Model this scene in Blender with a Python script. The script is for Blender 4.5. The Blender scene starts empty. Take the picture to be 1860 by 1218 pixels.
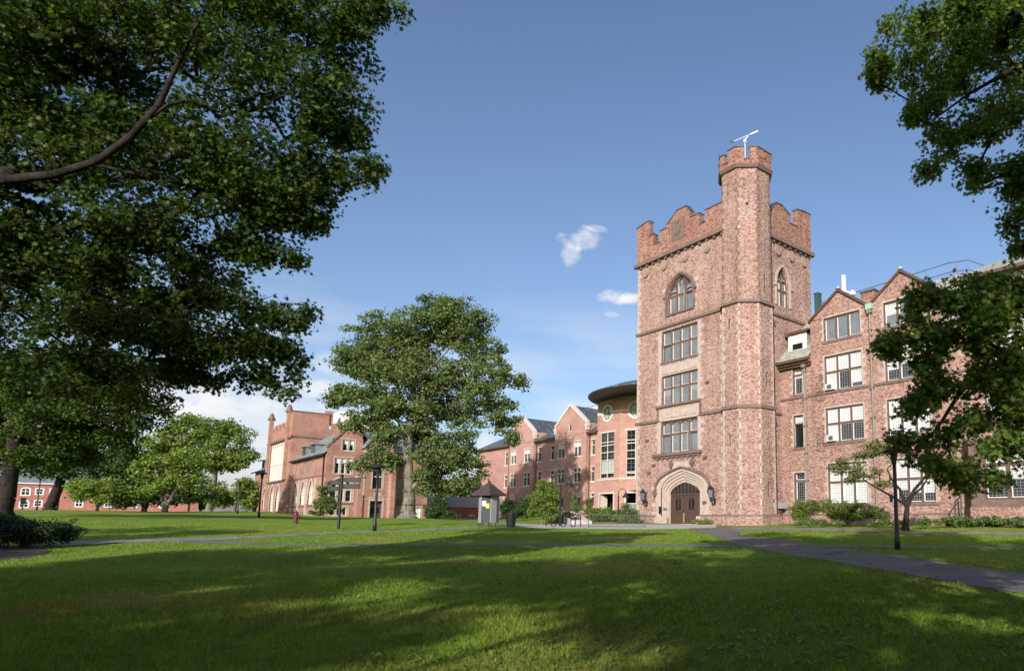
import bpy, math, random
import numpy as np
from mathutils import Vector

# ---------------------------------------------------------------- camera, sky, sun, exposure
scene = bpy.context.scene
SUN_EL, SUN_OFF = 22.0, 36.0          # elevation; light travels 36 degrees left of +Y
F_PX, CX, CY, W_PX, H_PX = 1189.5, 1245.35, 788.5, 1860.0, 1218.0
YAW, PITCH = math.radians(-46.214), math.radians(7.491)
EYE = np.array([0.0, 0.0, 1.6])
cam_d = bpy.data.cameras.new("camera")
cam = bpy.data.objects.new("camera", cam_d)
scene.collection.objects.link(cam)
cam.location = EYE
cam.rotation_euler = (math.radians(90) + PITCH, 0, -YAW)
cam_d.sensor_width = 36.0
cam_d.lens = F_PX / W_PX * 36.0
cam_d.shift_x = (W_PX / 2 - CX) / W_PX
cam_d.shift_y = (CY - H_PX / 2) / W_PX
cam_d.clip_start = 0.1
cam_d.clip_end = 6000
scene.camera = cam

world = bpy.data.worlds.new("World")
scene.world = world
world.use_nodes = True
wn, wl = world.node_tree.nodes, world.node_tree.links
wn.clear()
def wnode(t, **k):
    n = wn.new(t)
    for a, b in k.items():
        setattr(n, a, b)
    return n
sky = wnode('ShaderNodeTexSky', sky_type='NISHITA', sun_disc=False)
sky.sun_elevation = math.radians(SUN_EL)
sky.sun_rotation = math.radians(180 - SUN_OFF)
sky.altitude = 100
sky.air_density = 1.05
sky.dust_density = 2.2
sky.ozone_density = 2.2
tc = wnode('ShaderNodeTexCoord')
sep = wnode('ShaderNodeSeparateXYZ'); wl.new(tc.outputs['Generated'], sep.inputs[0])
# thin broken cloud near the horizon
mp = wnode('ShaderNodeMapping'); mp.inputs['Scale'].default_value = (2.2, 2.2, 9.0); mp.inputs['Location'].default_value = (3.1, 1.4, 0.6)
wl.new(tc.outputs['Generated'], mp.inputs[0])
nz = wnode('ShaderNodeTexNoise'); nz.inputs['Scale'].default_value = 1.6; nz.inputs['Detail'].default_value = 8; nz.inputs['Roughness'].default_value = 0.55
wl.new(mp.outputs[0], nz.inputs['Vector'])
cr = wnode('ShaderNodeMapRange'); cr.inputs['From Min'].default_value = 0.42; cr.inputs['From Max'].default_value = 0.68
wl.new(nz.outputs['Fac'], cr.inputs['Value'])
hr = wnode('ShaderNodeMapRange'); hr.inputs['From Min'].default_value = 0.34; hr.inputs['From Max'].default_value = 0.10
wl.new(sep.outputs['Z'], hr.inputs['Value'])
def wmath(op, a, b=None, clamp=False):
    m = wnode('ShaderNodeMath', operation=op, use_clamp=clamp)
    for i, v in enumerate((a, b)):
        if v is None: continue
        if isinstance(v, (int, float)): m.inputs[i].default_value = v
        else: wl.new(v, m.inputs[i])
    return m.outputs[0]
low = wmath('MULTIPLY', cr.outputs[0], hr.outputs[0])
total = wmath('MULTIPLY', low, 0.9)
# small fair-weather puffs at fixed compass bearings
mp2 = wnode('ShaderNodeMapping'); mp2.inputs['Scale'].default_value = (14, 14, 18)
wl.new(tc.outputs['Generated'], mp2.inputs[0])
nz2 = wnode('ShaderNodeTexNoise'); nz2.inputs['Scale'].default_value = 1.5; nz2.inputs['Detail'].default_value = 7; nz2.inputs['Roughness'].default_value = 0.62; nz2.inputs['Distortion'].default_value = 0.4
wl.new(mp2.outputs[0], nz2.inputs['Vector'])
def bearing(px, py):
    f = np.array([math.sin(YAW) * math.cos(PITCH), math.cos(YAW) * math.cos(PITCH), math.sin(PITCH)])
    r = np.array([math.cos(YAW), -math.sin(YAW), 0]); d = np.cross(f, r)
    v = f + r * (px - CX) / F_PX + d * (py - CY) / F_PX
    return v / np.linalg.norm(v), v
for (px, py, rad, squash, amt) in [(1048, 432, .038, 1.8, .6), (1020, 428, .024, 2.4, .45), (1036, 462, .02, .8, .45), (1085, 415, .02, 3, .3), (1122, 541, .04, 2.8, .6), (1150, 543, .038, 2.8, .5), (1110, 570, .02, 3.5, .3), (560, 705, .055, 3.0, .5), (870, 830, .09, 2.0, .55), (450, 770, .16, 2.6, .5), (620, 660, .07, 3.0, .35)]:
    c, _ = bearing(px, py)
    sub = wnode('ShaderNodeVectorMath', operation='SUBTRACT'); wl.new(tc.outputs['Generated'], sub.inputs[0]); sub.inputs[1].default_value = tuple(c)
    mul = wnode('ShaderNodeVectorMath', operation='MULTIPLY'); wl.new(sub.outputs[0], mul.inputs[0]); mul.inputs[1].default_value = (1, 1, squash)
    ln = wnode('ShaderNodeVectorMath', operation='LENGTH'); wl.new(mul.outputs[0], ln.inputs[0])
    mr = wnode('ShaderNodeMapRange'); mr.inputs['From Min'].default_value = rad; mr.inputs['From Max'].default_value = 0.0
    wl.new(ln.outputs['Value'], mr.inputs['Value'])
    x = wmath('ADD', wmath('MULTIPLY', wmath('SUBTRACT', nz2.outputs['Fac'], 0.5), 2.4), mr.outputs[0])
    x = wmath('MULTIPLY', wmath('MULTIPLY', wmath('SUBTRACT', x, 0.28), 2.2, True), wmath('MULTIPLY', mr.outputs[0], 4.0, True))
    total = wmath('ADD', total, wmath('MULTIPLY', x, amt), True)
mixc = wnode('ShaderNodeMix', data_type='RGBA')
wl.new(total, mixc.inputs['Factor'])
tint = wnode('ShaderNodeMix', data_type='RGBA', blend_type='MULTIPLY'); tint.inputs['Factor'].default_value = 1.0
wl.new(sky.outputs[0], tint.inputs['A']); tint.inputs['B'].default_value = (0.98, 0.985, 1.06, 1)
wl.new(tint.outputs['Result'], mixc.inputs['A'])
mixc.inputs['B'].default_value = (5.7, 5.7, 5.9, 1)
bg = wnode('ShaderNodeBackground'); bg.inputs['Strength'].default_value = 0.134
wo = wnode('ShaderNodeOutputWorld')
wl.new(mixc.outputs['Result'], bg.inputs['Color']); wl.new(bg.outputs[0], wo.inputs['Surface'])

sun_d = bpy.data.lights.new("sun", 'SUN')
sun = bpy.data.objects.new("sun", sun_d)
scene.collection.objects.link(sun)
sun_d.energy = 5.0
sun_d.angle = math.radians(0.55)
sun_d.color = (1.0, 0.95, 0.88)
_e, _o = math.radians(SUN_EL), math.radians(SUN_OFF)
LIGHT = Vector((-math.sin(_o) * math.cos(_e), math.cos(_o) * math.cos(_e), -math.sin(_e)))
sun.rotation_euler = LIGHT.to_track_quat('-Z', 'Y').to_euler()
scene.view_settings.view_transform = 'Standard'
scene.view_settings.look = 'None'
scene.view_settings.exposure = 0.3
scene.view_settings.gamma = 1.0
scene.cycles.max_bounces = 6
scene.cycles.diffuse_bounces = 3
scene.cycles.transparent_max_bounces = 6

# ---------------------------------------------------------------- view geometry helpers
FWD = np.array([math.sin(YAW), math.cos(YAW), 0.0])
RGT = np.array([math.cos(YAW), -math.sin(YAW), 0.0])
_f3 = np.array([math.sin(YAW) * math.cos(PITCH), math.cos(YAW) * math.cos(PITCH), math.sin(PITCH)])
_d3 = np.cross(_f3, RGT)
def ray(px, py): return _f3 + RGT * (px - CX) / F_PX + _d3 * (py - CY) / F_PX
def at(px, py, D):
    d = ray(px, py); return EYE + d * (D / float(d @ FWD))
# ground height: surveyed as a table over bearing (rows) and distance (columns)
HZ = {
 -900: [(0,0),(7,.1),(14,.25),(22,.4),(28,.6),(34,1.0),(40,1.5),(50,2.0),(60,2.4),(75,2.8),(95,3.0),(130,3.7)],
 100: [(0,0),(7,.1),(14,.25),(22,.4),(28,.55),(34,1.0),(40,1.45),(50,2.0),(60,2.38),(75,2.78),(95,3.0),(130,3.7)],
 300: [(0,0),(7,.1),(14,.25),(22,.45),(28,.66),(34,.95),(40,1.25),(50,1.75),(60,2.1),(75,2.5),(95,2.8),(130,3.4)],
 450: [(0,0),(7,.1),(14,.25),(22,.42),(28,.62),(34,.9),(40,1.2),(50,1.6),(60,1.86),(75,2.2),(95,2.9),(130,3.4)],
 620: [(0,0),(7,.1),(14,.25),(22,.42),(28,.6),(34,.85),(40,1.15),(50,1.5),(60,1.66),(75,1.9),(95,2.15),(130,2.3)],
 750: [(0,0),(7,.1),(14,.25),(22,.42),(28,.6),(34,.8),(40,1.05),(50,1.65),(60,1.82),(75,1.86),(95,1.92),(130,2.0)],
 900: [(0,0),(7,.1),(14,.25),(22,.42),(28,.6),(34,.85),(40,1.1),(50,1.33),(60,1.4),(75,1.55),(95,1.9),(130,2.0)],
 1010: [(0,0),(7,.1),(14,.25),(22,.4),(28,.58),(34,.8),(40,1.0),(50,1.15),(60,1.22),(75,1.75),(95,2.15),(130,2.2)],
 1150: [(0,0),(7,.1),(14,.25),(22,.4),(28,.55),(34,.75),(40,.95),(50,1.12),(60,1.26),(75,1.9),(95,2.15),(130,2.2)],
 1330: [(0,0),(7,.1),(14,.22),(22,.36),(28,.5),(34,.67),(40,.85),(50,1.1),(60,1.3),(75,1.4),(95,1.4),(130,1.4)],
 1600: [(0,0),(7,.1),(14,.2),(22,.38),(28,.53),(34,.7),(40,.9),(50,1.25),(60,1.45),(75,1.45),(95,1.45),(130,1.45)],
 1860: [(0,0),(7,.08),(14,.15),(22,.3),(28,.45),(34,.7),(40,1.15),(50,1.5),(60,1.5),(75,1.5),(95,1.5),(130,1.5)],
}
_Dg = np.linspace(0, 130, 261)
_pxs = np.array(sorted(HZ))
_tab = []
for _p in _pxs:
    a = np.array(HZ[_p], float); v = np.interp(_Dg, a[:, 0], a[:, 1])
    k = np.hanning(17); k /= k.sum(); v = np.convolve(np.pad(v, 8, mode='edge'), k, 'valid'); _tab.append(v)
_tab = np.array(_tab)
_tg = (_pxs - CX) / F_PX
def H(x, y):
    x = np.asarray(x, float); y = np.asarray(y, float)
    D = x * FWD[0] + y * FWD[1]; R = x * RGT[0] + y * RGT[1]
    Dc = np.clip(D, 0.5, 129.9)
    t = np.clip(R / Dc, _tg[0], _tg[-1])
    i = np.clip(np.searchsorted(_tg, t) - 1, 0, len(_tg) - 2)
    s = (t - _tg[i]) / (_tg[i + 1] - _tg[i]); s = s * s * (3 - 2 * s)
    g = Dc * 2; j = np.clip(g.astype(int), 0, 259); q = g - j
    za = _tab[i, j] * (1 - q) + _tab[i, j + 1] * q
    zb = _tab[i + 1, j] * (1 - q) + _tab[i + 1, j + 1] * q
    z = za * (1 - s) + zb * s
    z = z * np.clip(D / 3, 0, 1)
    # gentle unevenness of a mown lawn
    return z + 0.025 * np.sin(x * .31 + 1) * np.cos(y * .27) * np.clip(D / 10, 0, 1)
def G(px, D, dz=0.0):
    x, y = FWD[:2] * D + RGT[:2] * ((px - CX) / F_PX * D)
    return np.array([x, y, float(H(x, y)) + dz])

# ---------------------------------------------------------------- object helpers
COL = scene.collection
def tag(o, label=None, cat=None, group=None, kind=None):
    for k, v in (("label", label), ("category", cat), ("group", group), ("kind", kind)):
        if v: o[k] = v
    return o
def thing(name, label, cat, loc=(0, 0, 0), group=None):
    o = bpy.data.objects.new(name, None); COL.objects.link(o)
    o.empty_display_size = 0.3
    o.location = tuple(float(c) for c in loc)
    return tag(o, label, cat, group)
def origin_of(o):
    v = np.zeros(3)
    while o is not None:
        v += np.array(o.location); o = o.parent
    return v
SPLIT = dict(string_course=.1, window_surround=.35, sill=.1, quoin=.5, turret_quoin=.45, upper_turret_quoin=.45, stone_dressing=.1, stone_trim=.1, medallion=.05, coping=.1, plinth=.1,
             gutter=.15, hood_mould=.1, projecting_stone=.1, flashing=.1, bargeboard=.1, side_board=.1, roof_vent=.1, entrance_dressing=.1, drum_trim=.12, cornice=.1, wall=.1, downpipe=.1, tower_block=.1,
             turret_coping=.1, turret_parapet=.1, parapet=.1, door_surround=.2, roof=.1, roof_railing=.1, tracery=.1, bay_plinth=.1, entrance_bay=.1)
class MB:
    """collects faces in world coordinates and links them as one mesh object"""
    def __init__(s): s.v = []; s.f = []
    def add(s, vs, fs):
        b = len(s.v); s.v += [tuple(map(float, p)) for p in vs]; s.f += [tuple(b + i for i in f) for f in fs]; return s
    def pieces(s, gap):
        """groups of faces that touch or nearly touch: each becomes a part of its own"""
        p = list(range(len(s.v)))
        def root(i):
            while p[i] != i: p[i] = p[p[i]]; i = p[i]
            return i
        for f in s.f:
            a = root(f[0])
            for i in f[1:]: p[root(i)] = a
        V = np.array(s.v); rid = np.array([root(i) for i in range(len(s.v))])
        ids = [i for i in np.unique(rid)]
        lo = np.array([V[rid == i].min(0) for i in ids]) - gap / 2; hi = np.array([V[rid == i].max(0) for i in ids]) + gap / 2
        q = list(range(len(ids)))
        def r2(i):
            while q[i] != i: q[i] = q[q[i]]; i = q[i]
            return i
        for i in range(len(ids)):
            t = np.all((lo[i] <= hi) & (hi[i] >= lo), axis=1)
            for j in np.nonzero(t)[0]: q[r2(int(j))] = r2(i)
        grp = {rt: r2(k) for k, rt in enumerate(ids)}
        out = {}
        for f in s.f: out.setdefault(grp[rid[f[0]]], []).append(f)
        res = []
        for fs in out.values():
            mb = MB(); mp_ = {}
            for f in fs:
                for i in f:
                    if i not in mp_: mp_[i] = len(mb.v); mb.v.append(s.v[i])
                mb.f.append(tuple(mp_[i] for i in f))
            res.append(mb)
        return res
    def build(s, name, m, parent=None, smooth=False, loc=None):
        if parent is not None and name in SPLIT and s.f:
            ps = s.pieces(SPLIT[name])
            if len(ps) > 1:
                return [q.build_one(name, m, parent, smooth, loc) for q in ps][0]
        return s.build_one(name, m, parent, smooth, loc)
    def build_one(s, name, m, parent=None, smooth=False, loc=None):
        me = bpy.data.meshes.new(name)
        o = bpy.data.objects.new(name, me); COL.objects.link(o)
        if parent is not None:
            o.parent = parent; w = origin_of(parent)
        else:
            w = np.zeros(3) if loc is None else np.array(loc, float); o.location = tuple(w)
        vs = np.array(s.v) - w if s.v else np.zeros((0, 3))
        me.from_pydata([tuple(p) for p in vs], [], s.f)
        me.materials.append(m)
        if smooth: me.polygons.foreach_set("use_smooth", [True] * len(me.polygons))
        me.update()
        return o
    # world-axis shapes
    def box(s, a, b):
        (x0, y0, z0), (x1, y1, z1) = a, b
        P = [(x0,y0,z0),(x1,y0,z0),(x1,y1,z0),(x0,y1,z0),(x0,y0,z1),(x1,y0,z1),(x1,y1,z1),(x0,y1,z1)]
        return s.add(P, [(0,3,2,1),(4,5,6,7),(0,1,5,4),(1,2,6,5),(2,3,7,6),(3,0,4,7)])
    def tube(s, pts, r, n=8, cap=True):
        pts = [np.array(p, float) for p in pts]
        rs = r if isinstance(r, (list, tuple)) else [r] * len(pts)
        rings = []
        for i, p in enumerate(pts):
            d = pts[min(i + 1, len(pts) - 1)] - pts[max(i - 1, 0)]
            d /= (np.linalg.norm(d) + 1e-9)
            u = np.cross(d, (0, 0, 1) if abs(d[2]) < .9 else (1, 0, 0)); u /= np.linalg.norm(u); w = np.cross(d, u)
            rings.append([p + rs[i] * (u * math.cos(6.28318 * k / n) + w * math.sin(6.28318 * k / n)) for k in range(n)])
        vs = [v for rg in rings for v in rg]; fs = []
        for i in range(len(pts) - 1):
            for k in range(n):
                a, b = i * n + k, i * n + (k + 1) % n
                fs.append((a, b, b + n, a + n))
        if cap:
            fs.append(tuple(range(n))[::-1]); fs.append(tuple((len(pts) - 1) * n + k for k in range(n)))
        return s.add(vs, fs)
    def lathe(s, c, prof, n=16, rot=0.0):
        """prof: (radius, z) pairs"""
        vs = []
        for r, z in prof:
            for k in range(n):
                a = rot + 6.28318530718 * k / n
                vs.append((c[0] + r * math.cos(a), c[1] + r * math.sin(a), c[2] + z))
        fs = []
        for i in range(len(prof) - 1):
            for k in range(n):
                a, b = i * n + k, i * n + (k + 1) % n
                fs.append((a, b, b + n, a + n))
        fs.append(tuple(range(n))[::-1]); fs.append(tuple((len(prof) - 1) * n + k for k in range(n)))
        return s.add(vs, fs)
class Frame:
    """a facade: u along the wall, z up, d outward"""
    def __init__(s, O, u): s.O = np.array(O, float); s.u = np.array([u[0], u[1], 0.0]) / math.hypot(*u[:2]); s.n = np.cross(s.u, (0, 0, 1.0))
    def P(s, u, z, d=0.0):
        p = s.O + s.u * u + s.n * d; return (p[0], p[1], z)
    def off(s, d): return Frame(s.O + s.n * d, s.u)
    def box(s, m, u0, u1, z0, z1, d0, d1):
        P = [s.P(u0,z0,d1), s.P(u1,z0,d1), s.P(u1,z0,d0), s.P(u0,z0,d0), s.P(u0,z1,d1), s.P(u1,z1,d1), s.P(u1,z1,d0), s.P(u0,z1,d0)]
        m.add(P, [(0,3,2,1),(4,5,6,7),(0,1,5,4),(1,2,6,5),(2,3,7,6),(3,0,4,7)])
    def prism(s, m, pts, d0, d1):
        """pts (u,z) anticlockwise seen from outside"""
        n = len(pts)
        vs = [s.P(u, z, d1) for u, z in pts] + [s.P(u, z, d0) for u, z in pts]
        fs = [tuple(range(n)), tuple(range(2 * n - 1, n - 1, -1))]
        for i in range(n):
            j = (i + 1) % n; fs.append((i, n + i, n + j, j))
        m.add(vs, fs)
    def bar(s, m, a, b, w, d0, d1):
        """flat bar between (u,z) points"""
        du, dz = b[0] - a[0], b[1] - a[1]; L = math.hypot(du, dz) or 1e-6
        nu, nz_ = -dz / L * w / 2, du / L * w / 2
        s.prism(m, [(a[0] - nu, a[1] - nz_), (b[0] - nu, b[1] - nz_), (b[0] + nu, b[1] + nz_), (a[0] + nu, a[1] + nz_)], d0, d1)
FY = lambda Y: Frame((0, Y, 0), (1, 0))        # wall facing -Y, u = X
FX = lambda X: Frame((X, 0, 0), (0, 1))        # wall facing +X, u = Y

def arch_pts(c, w, spr, rise, style='tudor', n=14):
    """(u,z) from left springing to right springing"""
    out = []
    for i in range(n + 1):
        t = -1 + 2 * i / n; a = abs(t); s_ = math.sqrt(max(0, 1 - t * t))
        if style == 'round': z = s_
        elif style == 'gothic': z = math.sqrt(max(0, 4 - (1 + a) ** 2)) / math.sqrt(3)
        else: z = .62 * s_ + .38 * (1 - a)
        out.append((c + w * t, spr + rise * z))
    return out
def arch_z(u, hole):
    a = hole.get('arch')
    if not a: return hole['z1']
    c = (hole['u0'] + hole['u1']) / 2; w = (hole['u1'] - hole['u0']) / 2
    t = min(1, abs(u - c) / w)
    s_ = math.sqrt(max(0, 1 - t * t)); st = a[1] if len(a) > 1 else 'tudor'
    k = s_ if st == 'round' else (math.sqrt(max(0, 4 - (1 + t) ** 2)) / math.sqrt(3) if st == 'gothic' else .62 * s_ + .38 * (1 - t))
    return hole['z1'] - a[0] + a[0] * k
def hole(u0, u1, z0, z1, rise=None, style='tudor'):
    h = dict(u0=u0, u1=u1, z0=z0, z1=z1)
    if rise: h['arch'] = (rise, style)
    return h
def hole_outline(h, grow=0.0):
    u0, u1, z0, z1 = h['u0'] - grow, h['u1'] + grow, h['z0'] - grow, h['z1'] + grow
    if h.get('arch'):
        r, st = h['arch']
        return [(u0, z0)] + arch_pts((u0 + u1) / 2, (u1 - u0) / 2, z1 - r, r, st) + [(u1, z0)]
    return [(u0, z0), (u0, z1), (u1, z1), (u1, z0)]
def wall(m, F, u0, u1, z0, z1, holes=(), dep=0.35, d=0.0, top=None):
    """wall face with real openings and their reveals"""
    us = sorted({u0, u1, *[h['u0'] for h in holes], *[h['u1'] for h in holes]})
    zs = sorted({z0, z1, *[h['z0'] for h in holes], *[h['z1'] for h in holes]})
    us = [u for u in us if u0 <= u <= u1]; zs = [z for z in zs if z0 <= z <= z1]
    for a, b in zip(us, us[1:]):
        for c, e in zip(zs, zs[1:]):
            mu, mz = (a + b) / 2, (c + e) / 2
            if any(h['u0'] < mu < h['u1'] and h['z0'] < mz < h['z1'] for h in holes): continue
            m.add([F.P(a, c, d), F.P(b, c, d), F.P(b, e, d), F.P(a, e, d)], [(0, 1, 2, 3)])
    for h in holes:
        if h.get('arch'):
            pts = arch_pts((h['u0'] + h['u1']) / 2, (h['u1'] - h['u0']) / 2, h['z1'] - h['arch'][0], h['arch'][0], h['arch'][1])
            for (a, za), (b, zb) in zip(pts, pts[1:]):
                m.add([F.P(a, za, d), F.P(b, zb, d), F.P(b, h['z1'], d), F.P(a, h['z1'], d)], [(0, 1, 2, 3)])
        o = hole_outline(h); o = o + [o[0]]
        for (a, za), (b, zb) in zip(o, o[1:]):
            m.add([F.P(a, za, d), F.P(a, za, d - dep), F.P(b, zb, d - dep), F.P(b, zb, d)], [(0, 1, 2, 3)])
def ring(m, F, h, grow0, grow1, d0, d1, bottom=False):
    """moulded band round an opening, from outline grown by grow0 to grown by grow1"""
    a, b = hole_outline(h, grow0), hole_outline(h, grow1)
    if not bottom:
        a[0] = (a[0][0], h['z0']); a[-1] = (a[-1][0], h['z0']); b[0] = (b[0][0], h['z0']); b[-1] = (b[-1][0], h['z0'])
    else: a.append(a[0]); b.append(b[0])
    n = len(a)
    vs = [F.P(u, z, d1) for u, z in a] + [F.P(u, z, d1) for u, z in b] + [F.P(u, z, d0) for u, z in a] + [F.P(u, z, d0) for u, z in b]
    fs = []
    for i in range(n - 1):
        fs += [(i + 1, i, n + i, n + i + 1), (i, i + 1, 2*n + i + 1, 2*n + i), (n + i + 1, n + i, 3*n + i, 3*n + i + 1)]
    m.add(vs, fs)
# ---------------------------------------------------------------- materials
def mat(name):
    m = bpy.data.materials.new(name); m.use_nodes = True
    nt = m.node_tree; nt.nodes.clear()
    out = nt.nodes.new('ShaderNodeOutputMaterial'); p = nt.nodes.new('ShaderNodeBsdfPrincipled')
    nt.links.new(p.outputs[0], out.inputs['Surface'])
    return m, nt, p, out
def nd(nt, t, **k):
    n = nt.nodes.new(t)
    for a, b in k.items():
        if a.startswith('i_'):
            n.inputs[a[2:].replace('_', ' ')].default_value = b
        else: setattr(n, a, b)
    return n
def ramp(nt, src, stops, interp='LINEAR'):
    r = nt.nodes.new('ShaderNodeValToRGB'); r.color_ramp.interpolation = interp
    e = r.color_ramp.elements
    while len(e) < len(stops): e.new(0.5)
    for i, (p, c) in enumerate(stops):
        e[i].position = p; e[i].color = (*c, 1) if len(c) == 3 else c
    nt.links.new(src, r.inputs[0]); return r.outputs['Color']
def mixc_(nt, fac, a, b, mode='MIX'):
    m = nt.nodes.new('ShaderNodeMix'); m.data_type = 'RGBA'; m.blend_type = mode
    for inp, v in (('Factor', fac), ('A', a), ('B', b)):
        if isinstance(v, (int, float)): m.inputs[inp].default_value = v
        elif isinstance(v, tuple): m.inputs[inp].default_value = (*v, 1) if len(v) == 3 else v
        else: nt.links.new(v, m.inputs[inp])
    return m.outputs['Result']
def pos(nt, scale=(1, 1, 1)):
    g = nd(nt, 'ShaderNodeNewGeometry'); mp_ = nd(nt, 'ShaderNodeMapping'); mp_.inputs['Scale'].default_value = scale
    nt.links.new(g.outputs['Position'], mp_.inputs[0]); return mp_.outputs[0]
def bump(nt, p, h, strength=.4, dist=.03):
    b = nd(nt, 'ShaderNodeBump'); b.inputs['Strength'].default_value = strength; b.inputs['Distance'].default_value = dist
    nt.links.new(h, b.inputs['Height']); nt.links.new(b.outputs[0], p.inputs['Normal'])
def noise(nt, vec, scale, detail=4, rough=.55):
    n = nd(nt, 'ShaderNodeTexNoise'); n.inputs['Scale'].default_value = scale; n.inputs['Detail'].default_value = detail; n.inputs['Roughness'].default_value = rough
    if vec is not None: nt.links.new(vec, n.inputs['Vector'])
    return n.outputs['Fac']

def rubble(name, cols, mortar, scale=(2.3, 2.3, 6.2), mort_w=.10, dark=.16):
    """coursed rough-faced sandstone rubble with wide pale joints"""
    m, nt, p, out = mat(name)
    v = pos(nt, scale)
    w = nd(nt, 'ShaderNodeTexNoise'); w.inputs['Scale'].default_value = .9; nt.links.new(v, w.inputs['Vector'])
    add = nd(nt, 'ShaderNodeVectorMath', operation='MULTIPLY_ADD'); nt.links.new(w.outputs['Color'], add.inputs[0]); add.inputs[1].default_value = (.8, .8, .8); nt.links.new(v, add.inputs[2])
    vc = nd(nt, 'ShaderNodeTexVoronoi', feature='F1'); nt.links.new(add.outputs[0], vc.inputs['Vector']); vc.inputs['Scale'].default_value = 1.0
    ve = nd(nt, 'ShaderNodeTexVoronoi', feature='DISTANCE_TO_EDGE'); nt.links.new(add.outputs[0], ve.inputs['Vector']); ve.inputs['Scale'].default_value = 1.0
    sep_ = nd(nt, 'ShaderNodeSeparateColor'); nt.links.new(vc.outputs['Color'], sep_.inputs[0])
    c = ramp(nt, sep_.outputs[0], [(i / len(cols), k) for i, k in enumerate(cols)], 'CONSTANT')
    fine = noise(nt, pos(nt, (1, 1, 1.6)), 9, 5, .7)
    c = mixc_(nt, 1.0, c, ramp(nt, fine, [(.28, (.5, .47, .45)), (.62, (1.2, 1.18, 1.16))]), 'MULTIPLY')
    # small dark red-brown stones scattered among the others
    sp = nd(nt, 'ShaderNodeTexVoronoi', feature='F1'); sp.inputs['Scale'].default_value = 1.0
    nt.links.new(pos(nt, (scale[0] * 1.25, scale[1] * 1.25, scale[2] * 1.5)), sp.inputs['Vector'])
    s2 = nd(nt, 'ShaderNodeSeparateColor'); nt.links.new(sp.outputs['Color'], s2.inputs[0])
    near = ramp(nt, sp.outputs['Distance'], [(.22, (1, 1, 1)), (.36, (0, 0, 0))])
    pick = ramp(nt, s2.outputs[1], [(dark, (1, 1, 1)), (dark + .03, (0, 0, 0))])
    dk = mixc_(nt, 1.0, near, pick, 'MULTIPLY')
    em = ramp(nt, ve.outputs['Distance'], [(mort_w * .5, (1, 1, 1)), (mort_w * 1.25, (0, 0, 0))])
    c = mixc_(nt, em, c, mortar)
    c = mixc_(nt, dk, c, (.095, .032, .018))
    stk = noise(nt, pos(nt, (1.1, 1.1, .07)), 1.6, 5, .65)
    c = mixc_(nt, 1.0, c, ramp(nt, stk, [(.30, (.66, .63, .62)), (.50, (.86, .86, .86)), (.75, (.92, .92, .92))]), 'MULTIPLY')
    big = noise(nt, pos(nt, (.22, .22, .3)), 1.0, 4, .6)
    c = mixc_(nt, 1.0, c, ramp(nt, big, [(.3, (.84, .82, .8)), (.7, (1.1, 1.08, 1.06))]), 'MULTIPLY')
    nt.links.new(c, p.inputs['Base Color']); p.inputs['Roughness'].default_value = .92; p.inputs['Specular IOR Level'].default_value = .2
    hh = nd(nt, 'ShaderNodeMath', operation='MULTIPLY_ADD'); nt.links.new(ramp(nt, ve.outputs['Distance'], [(0, (0, 0, 0)), (.3, (1, 1, 1))]), hh.inputs[0]); hh.inputs[1].default_value = .8; nt.links.new(fine, hh.inputs[2])
    bump(nt, p, hh.outputs[0], .8, .06)
    return m
def brickwork(name, cols, mortar, variation=.25):
    """machine-made brick: fine horizontal coursing, slight mottling"""
    m, nt, p, out = mat(name)
    v = pos(nt, (3.6, 3.6, 11.0))
    vc = nd(nt, 'ShaderNodeTexVoronoi', feature='F1'); nt.links.new(v, vc.inputs['Vector']); vc.inputs['Scale'].default_value = 1.0
    s = nd(nt, 'ShaderNodeSeparateColor'); nt.links.new(vc.outputs['Color'], s.inputs[0])
    c = ramp(nt, s.outputs[0], [(i / (len(cols) - 1), k) for i, k in enumerate(cols)])
    g = nd(nt, 'ShaderNodeNewGeometry'); sz = nd(nt, 'ShaderNodeSeparateXYZ'); nt.links.new(g.outputs['Position'], sz.inputs[0])
    q = nd(nt, 'ShaderNodeMath', operation='MULTIPLY'); nt.links.new(sz.outputs[2], q.inputs[0]); q.inputs[1].default_value = 1 / .2
    fr = nd(nt, 'ShaderNodeMath', operation='FRACT'); nt.links.new(q.outputs[0], fr.inputs[0])
    j = ramp(nt, fr.outputs[0], [(.0, (1, 1, 1)), (.12, (0, 0, 0)), (1, (0, 0, 0))])
    c = mixc_(nt, mixc_(nt, 1.0, j, (.5, .5, .5), 'MULTIPLY'), c, mortar)
    big = noise(nt, pos(nt, (.3, .3, .5)), 1.3, 5, .6)
    c = mixc_(nt, 1.0, c, ramp(nt, big, [(.25, (1 - variation,) * 3), (.75, (1 + variation * .5,) * 3)]), 'MULTIPLY')
    nt.links.new(c, p.inputs['Base Color']); p.inputs['Roughness'].default_value = .9; p.inputs['Specular IOR Level'].default_value = .2
    bump(nt, p, s.outputs[1], .25, .015)
    return m
def plain(name, col, rough=.6, metal=0.0, var=.15, scale=4, spec=.4, bmp=0.0, bscale=20):
    m, nt, p, out = mat(name)
    n = noise(nt, pos(nt), scale, 5, .6)
    c = mixc_(nt, 1.0, tuple(col), ramp(nt, n, [(.3, (1 - var,) * 3), (.7, (1 + var * .6,) * 3)]), 'MULTIPLY')
    nt.links.new(c, p.inputs['Base Color']); p.inputs['Roughness'].default_value = rough; p.inputs['Metallic'].default_value = metal
    p.inputs['Specular IOR Level'].default_value = spec
    if bmp: bump(nt, p, noise(nt, pos(nt), bscale, 5, .6), bmp, .02)
    return m
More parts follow.
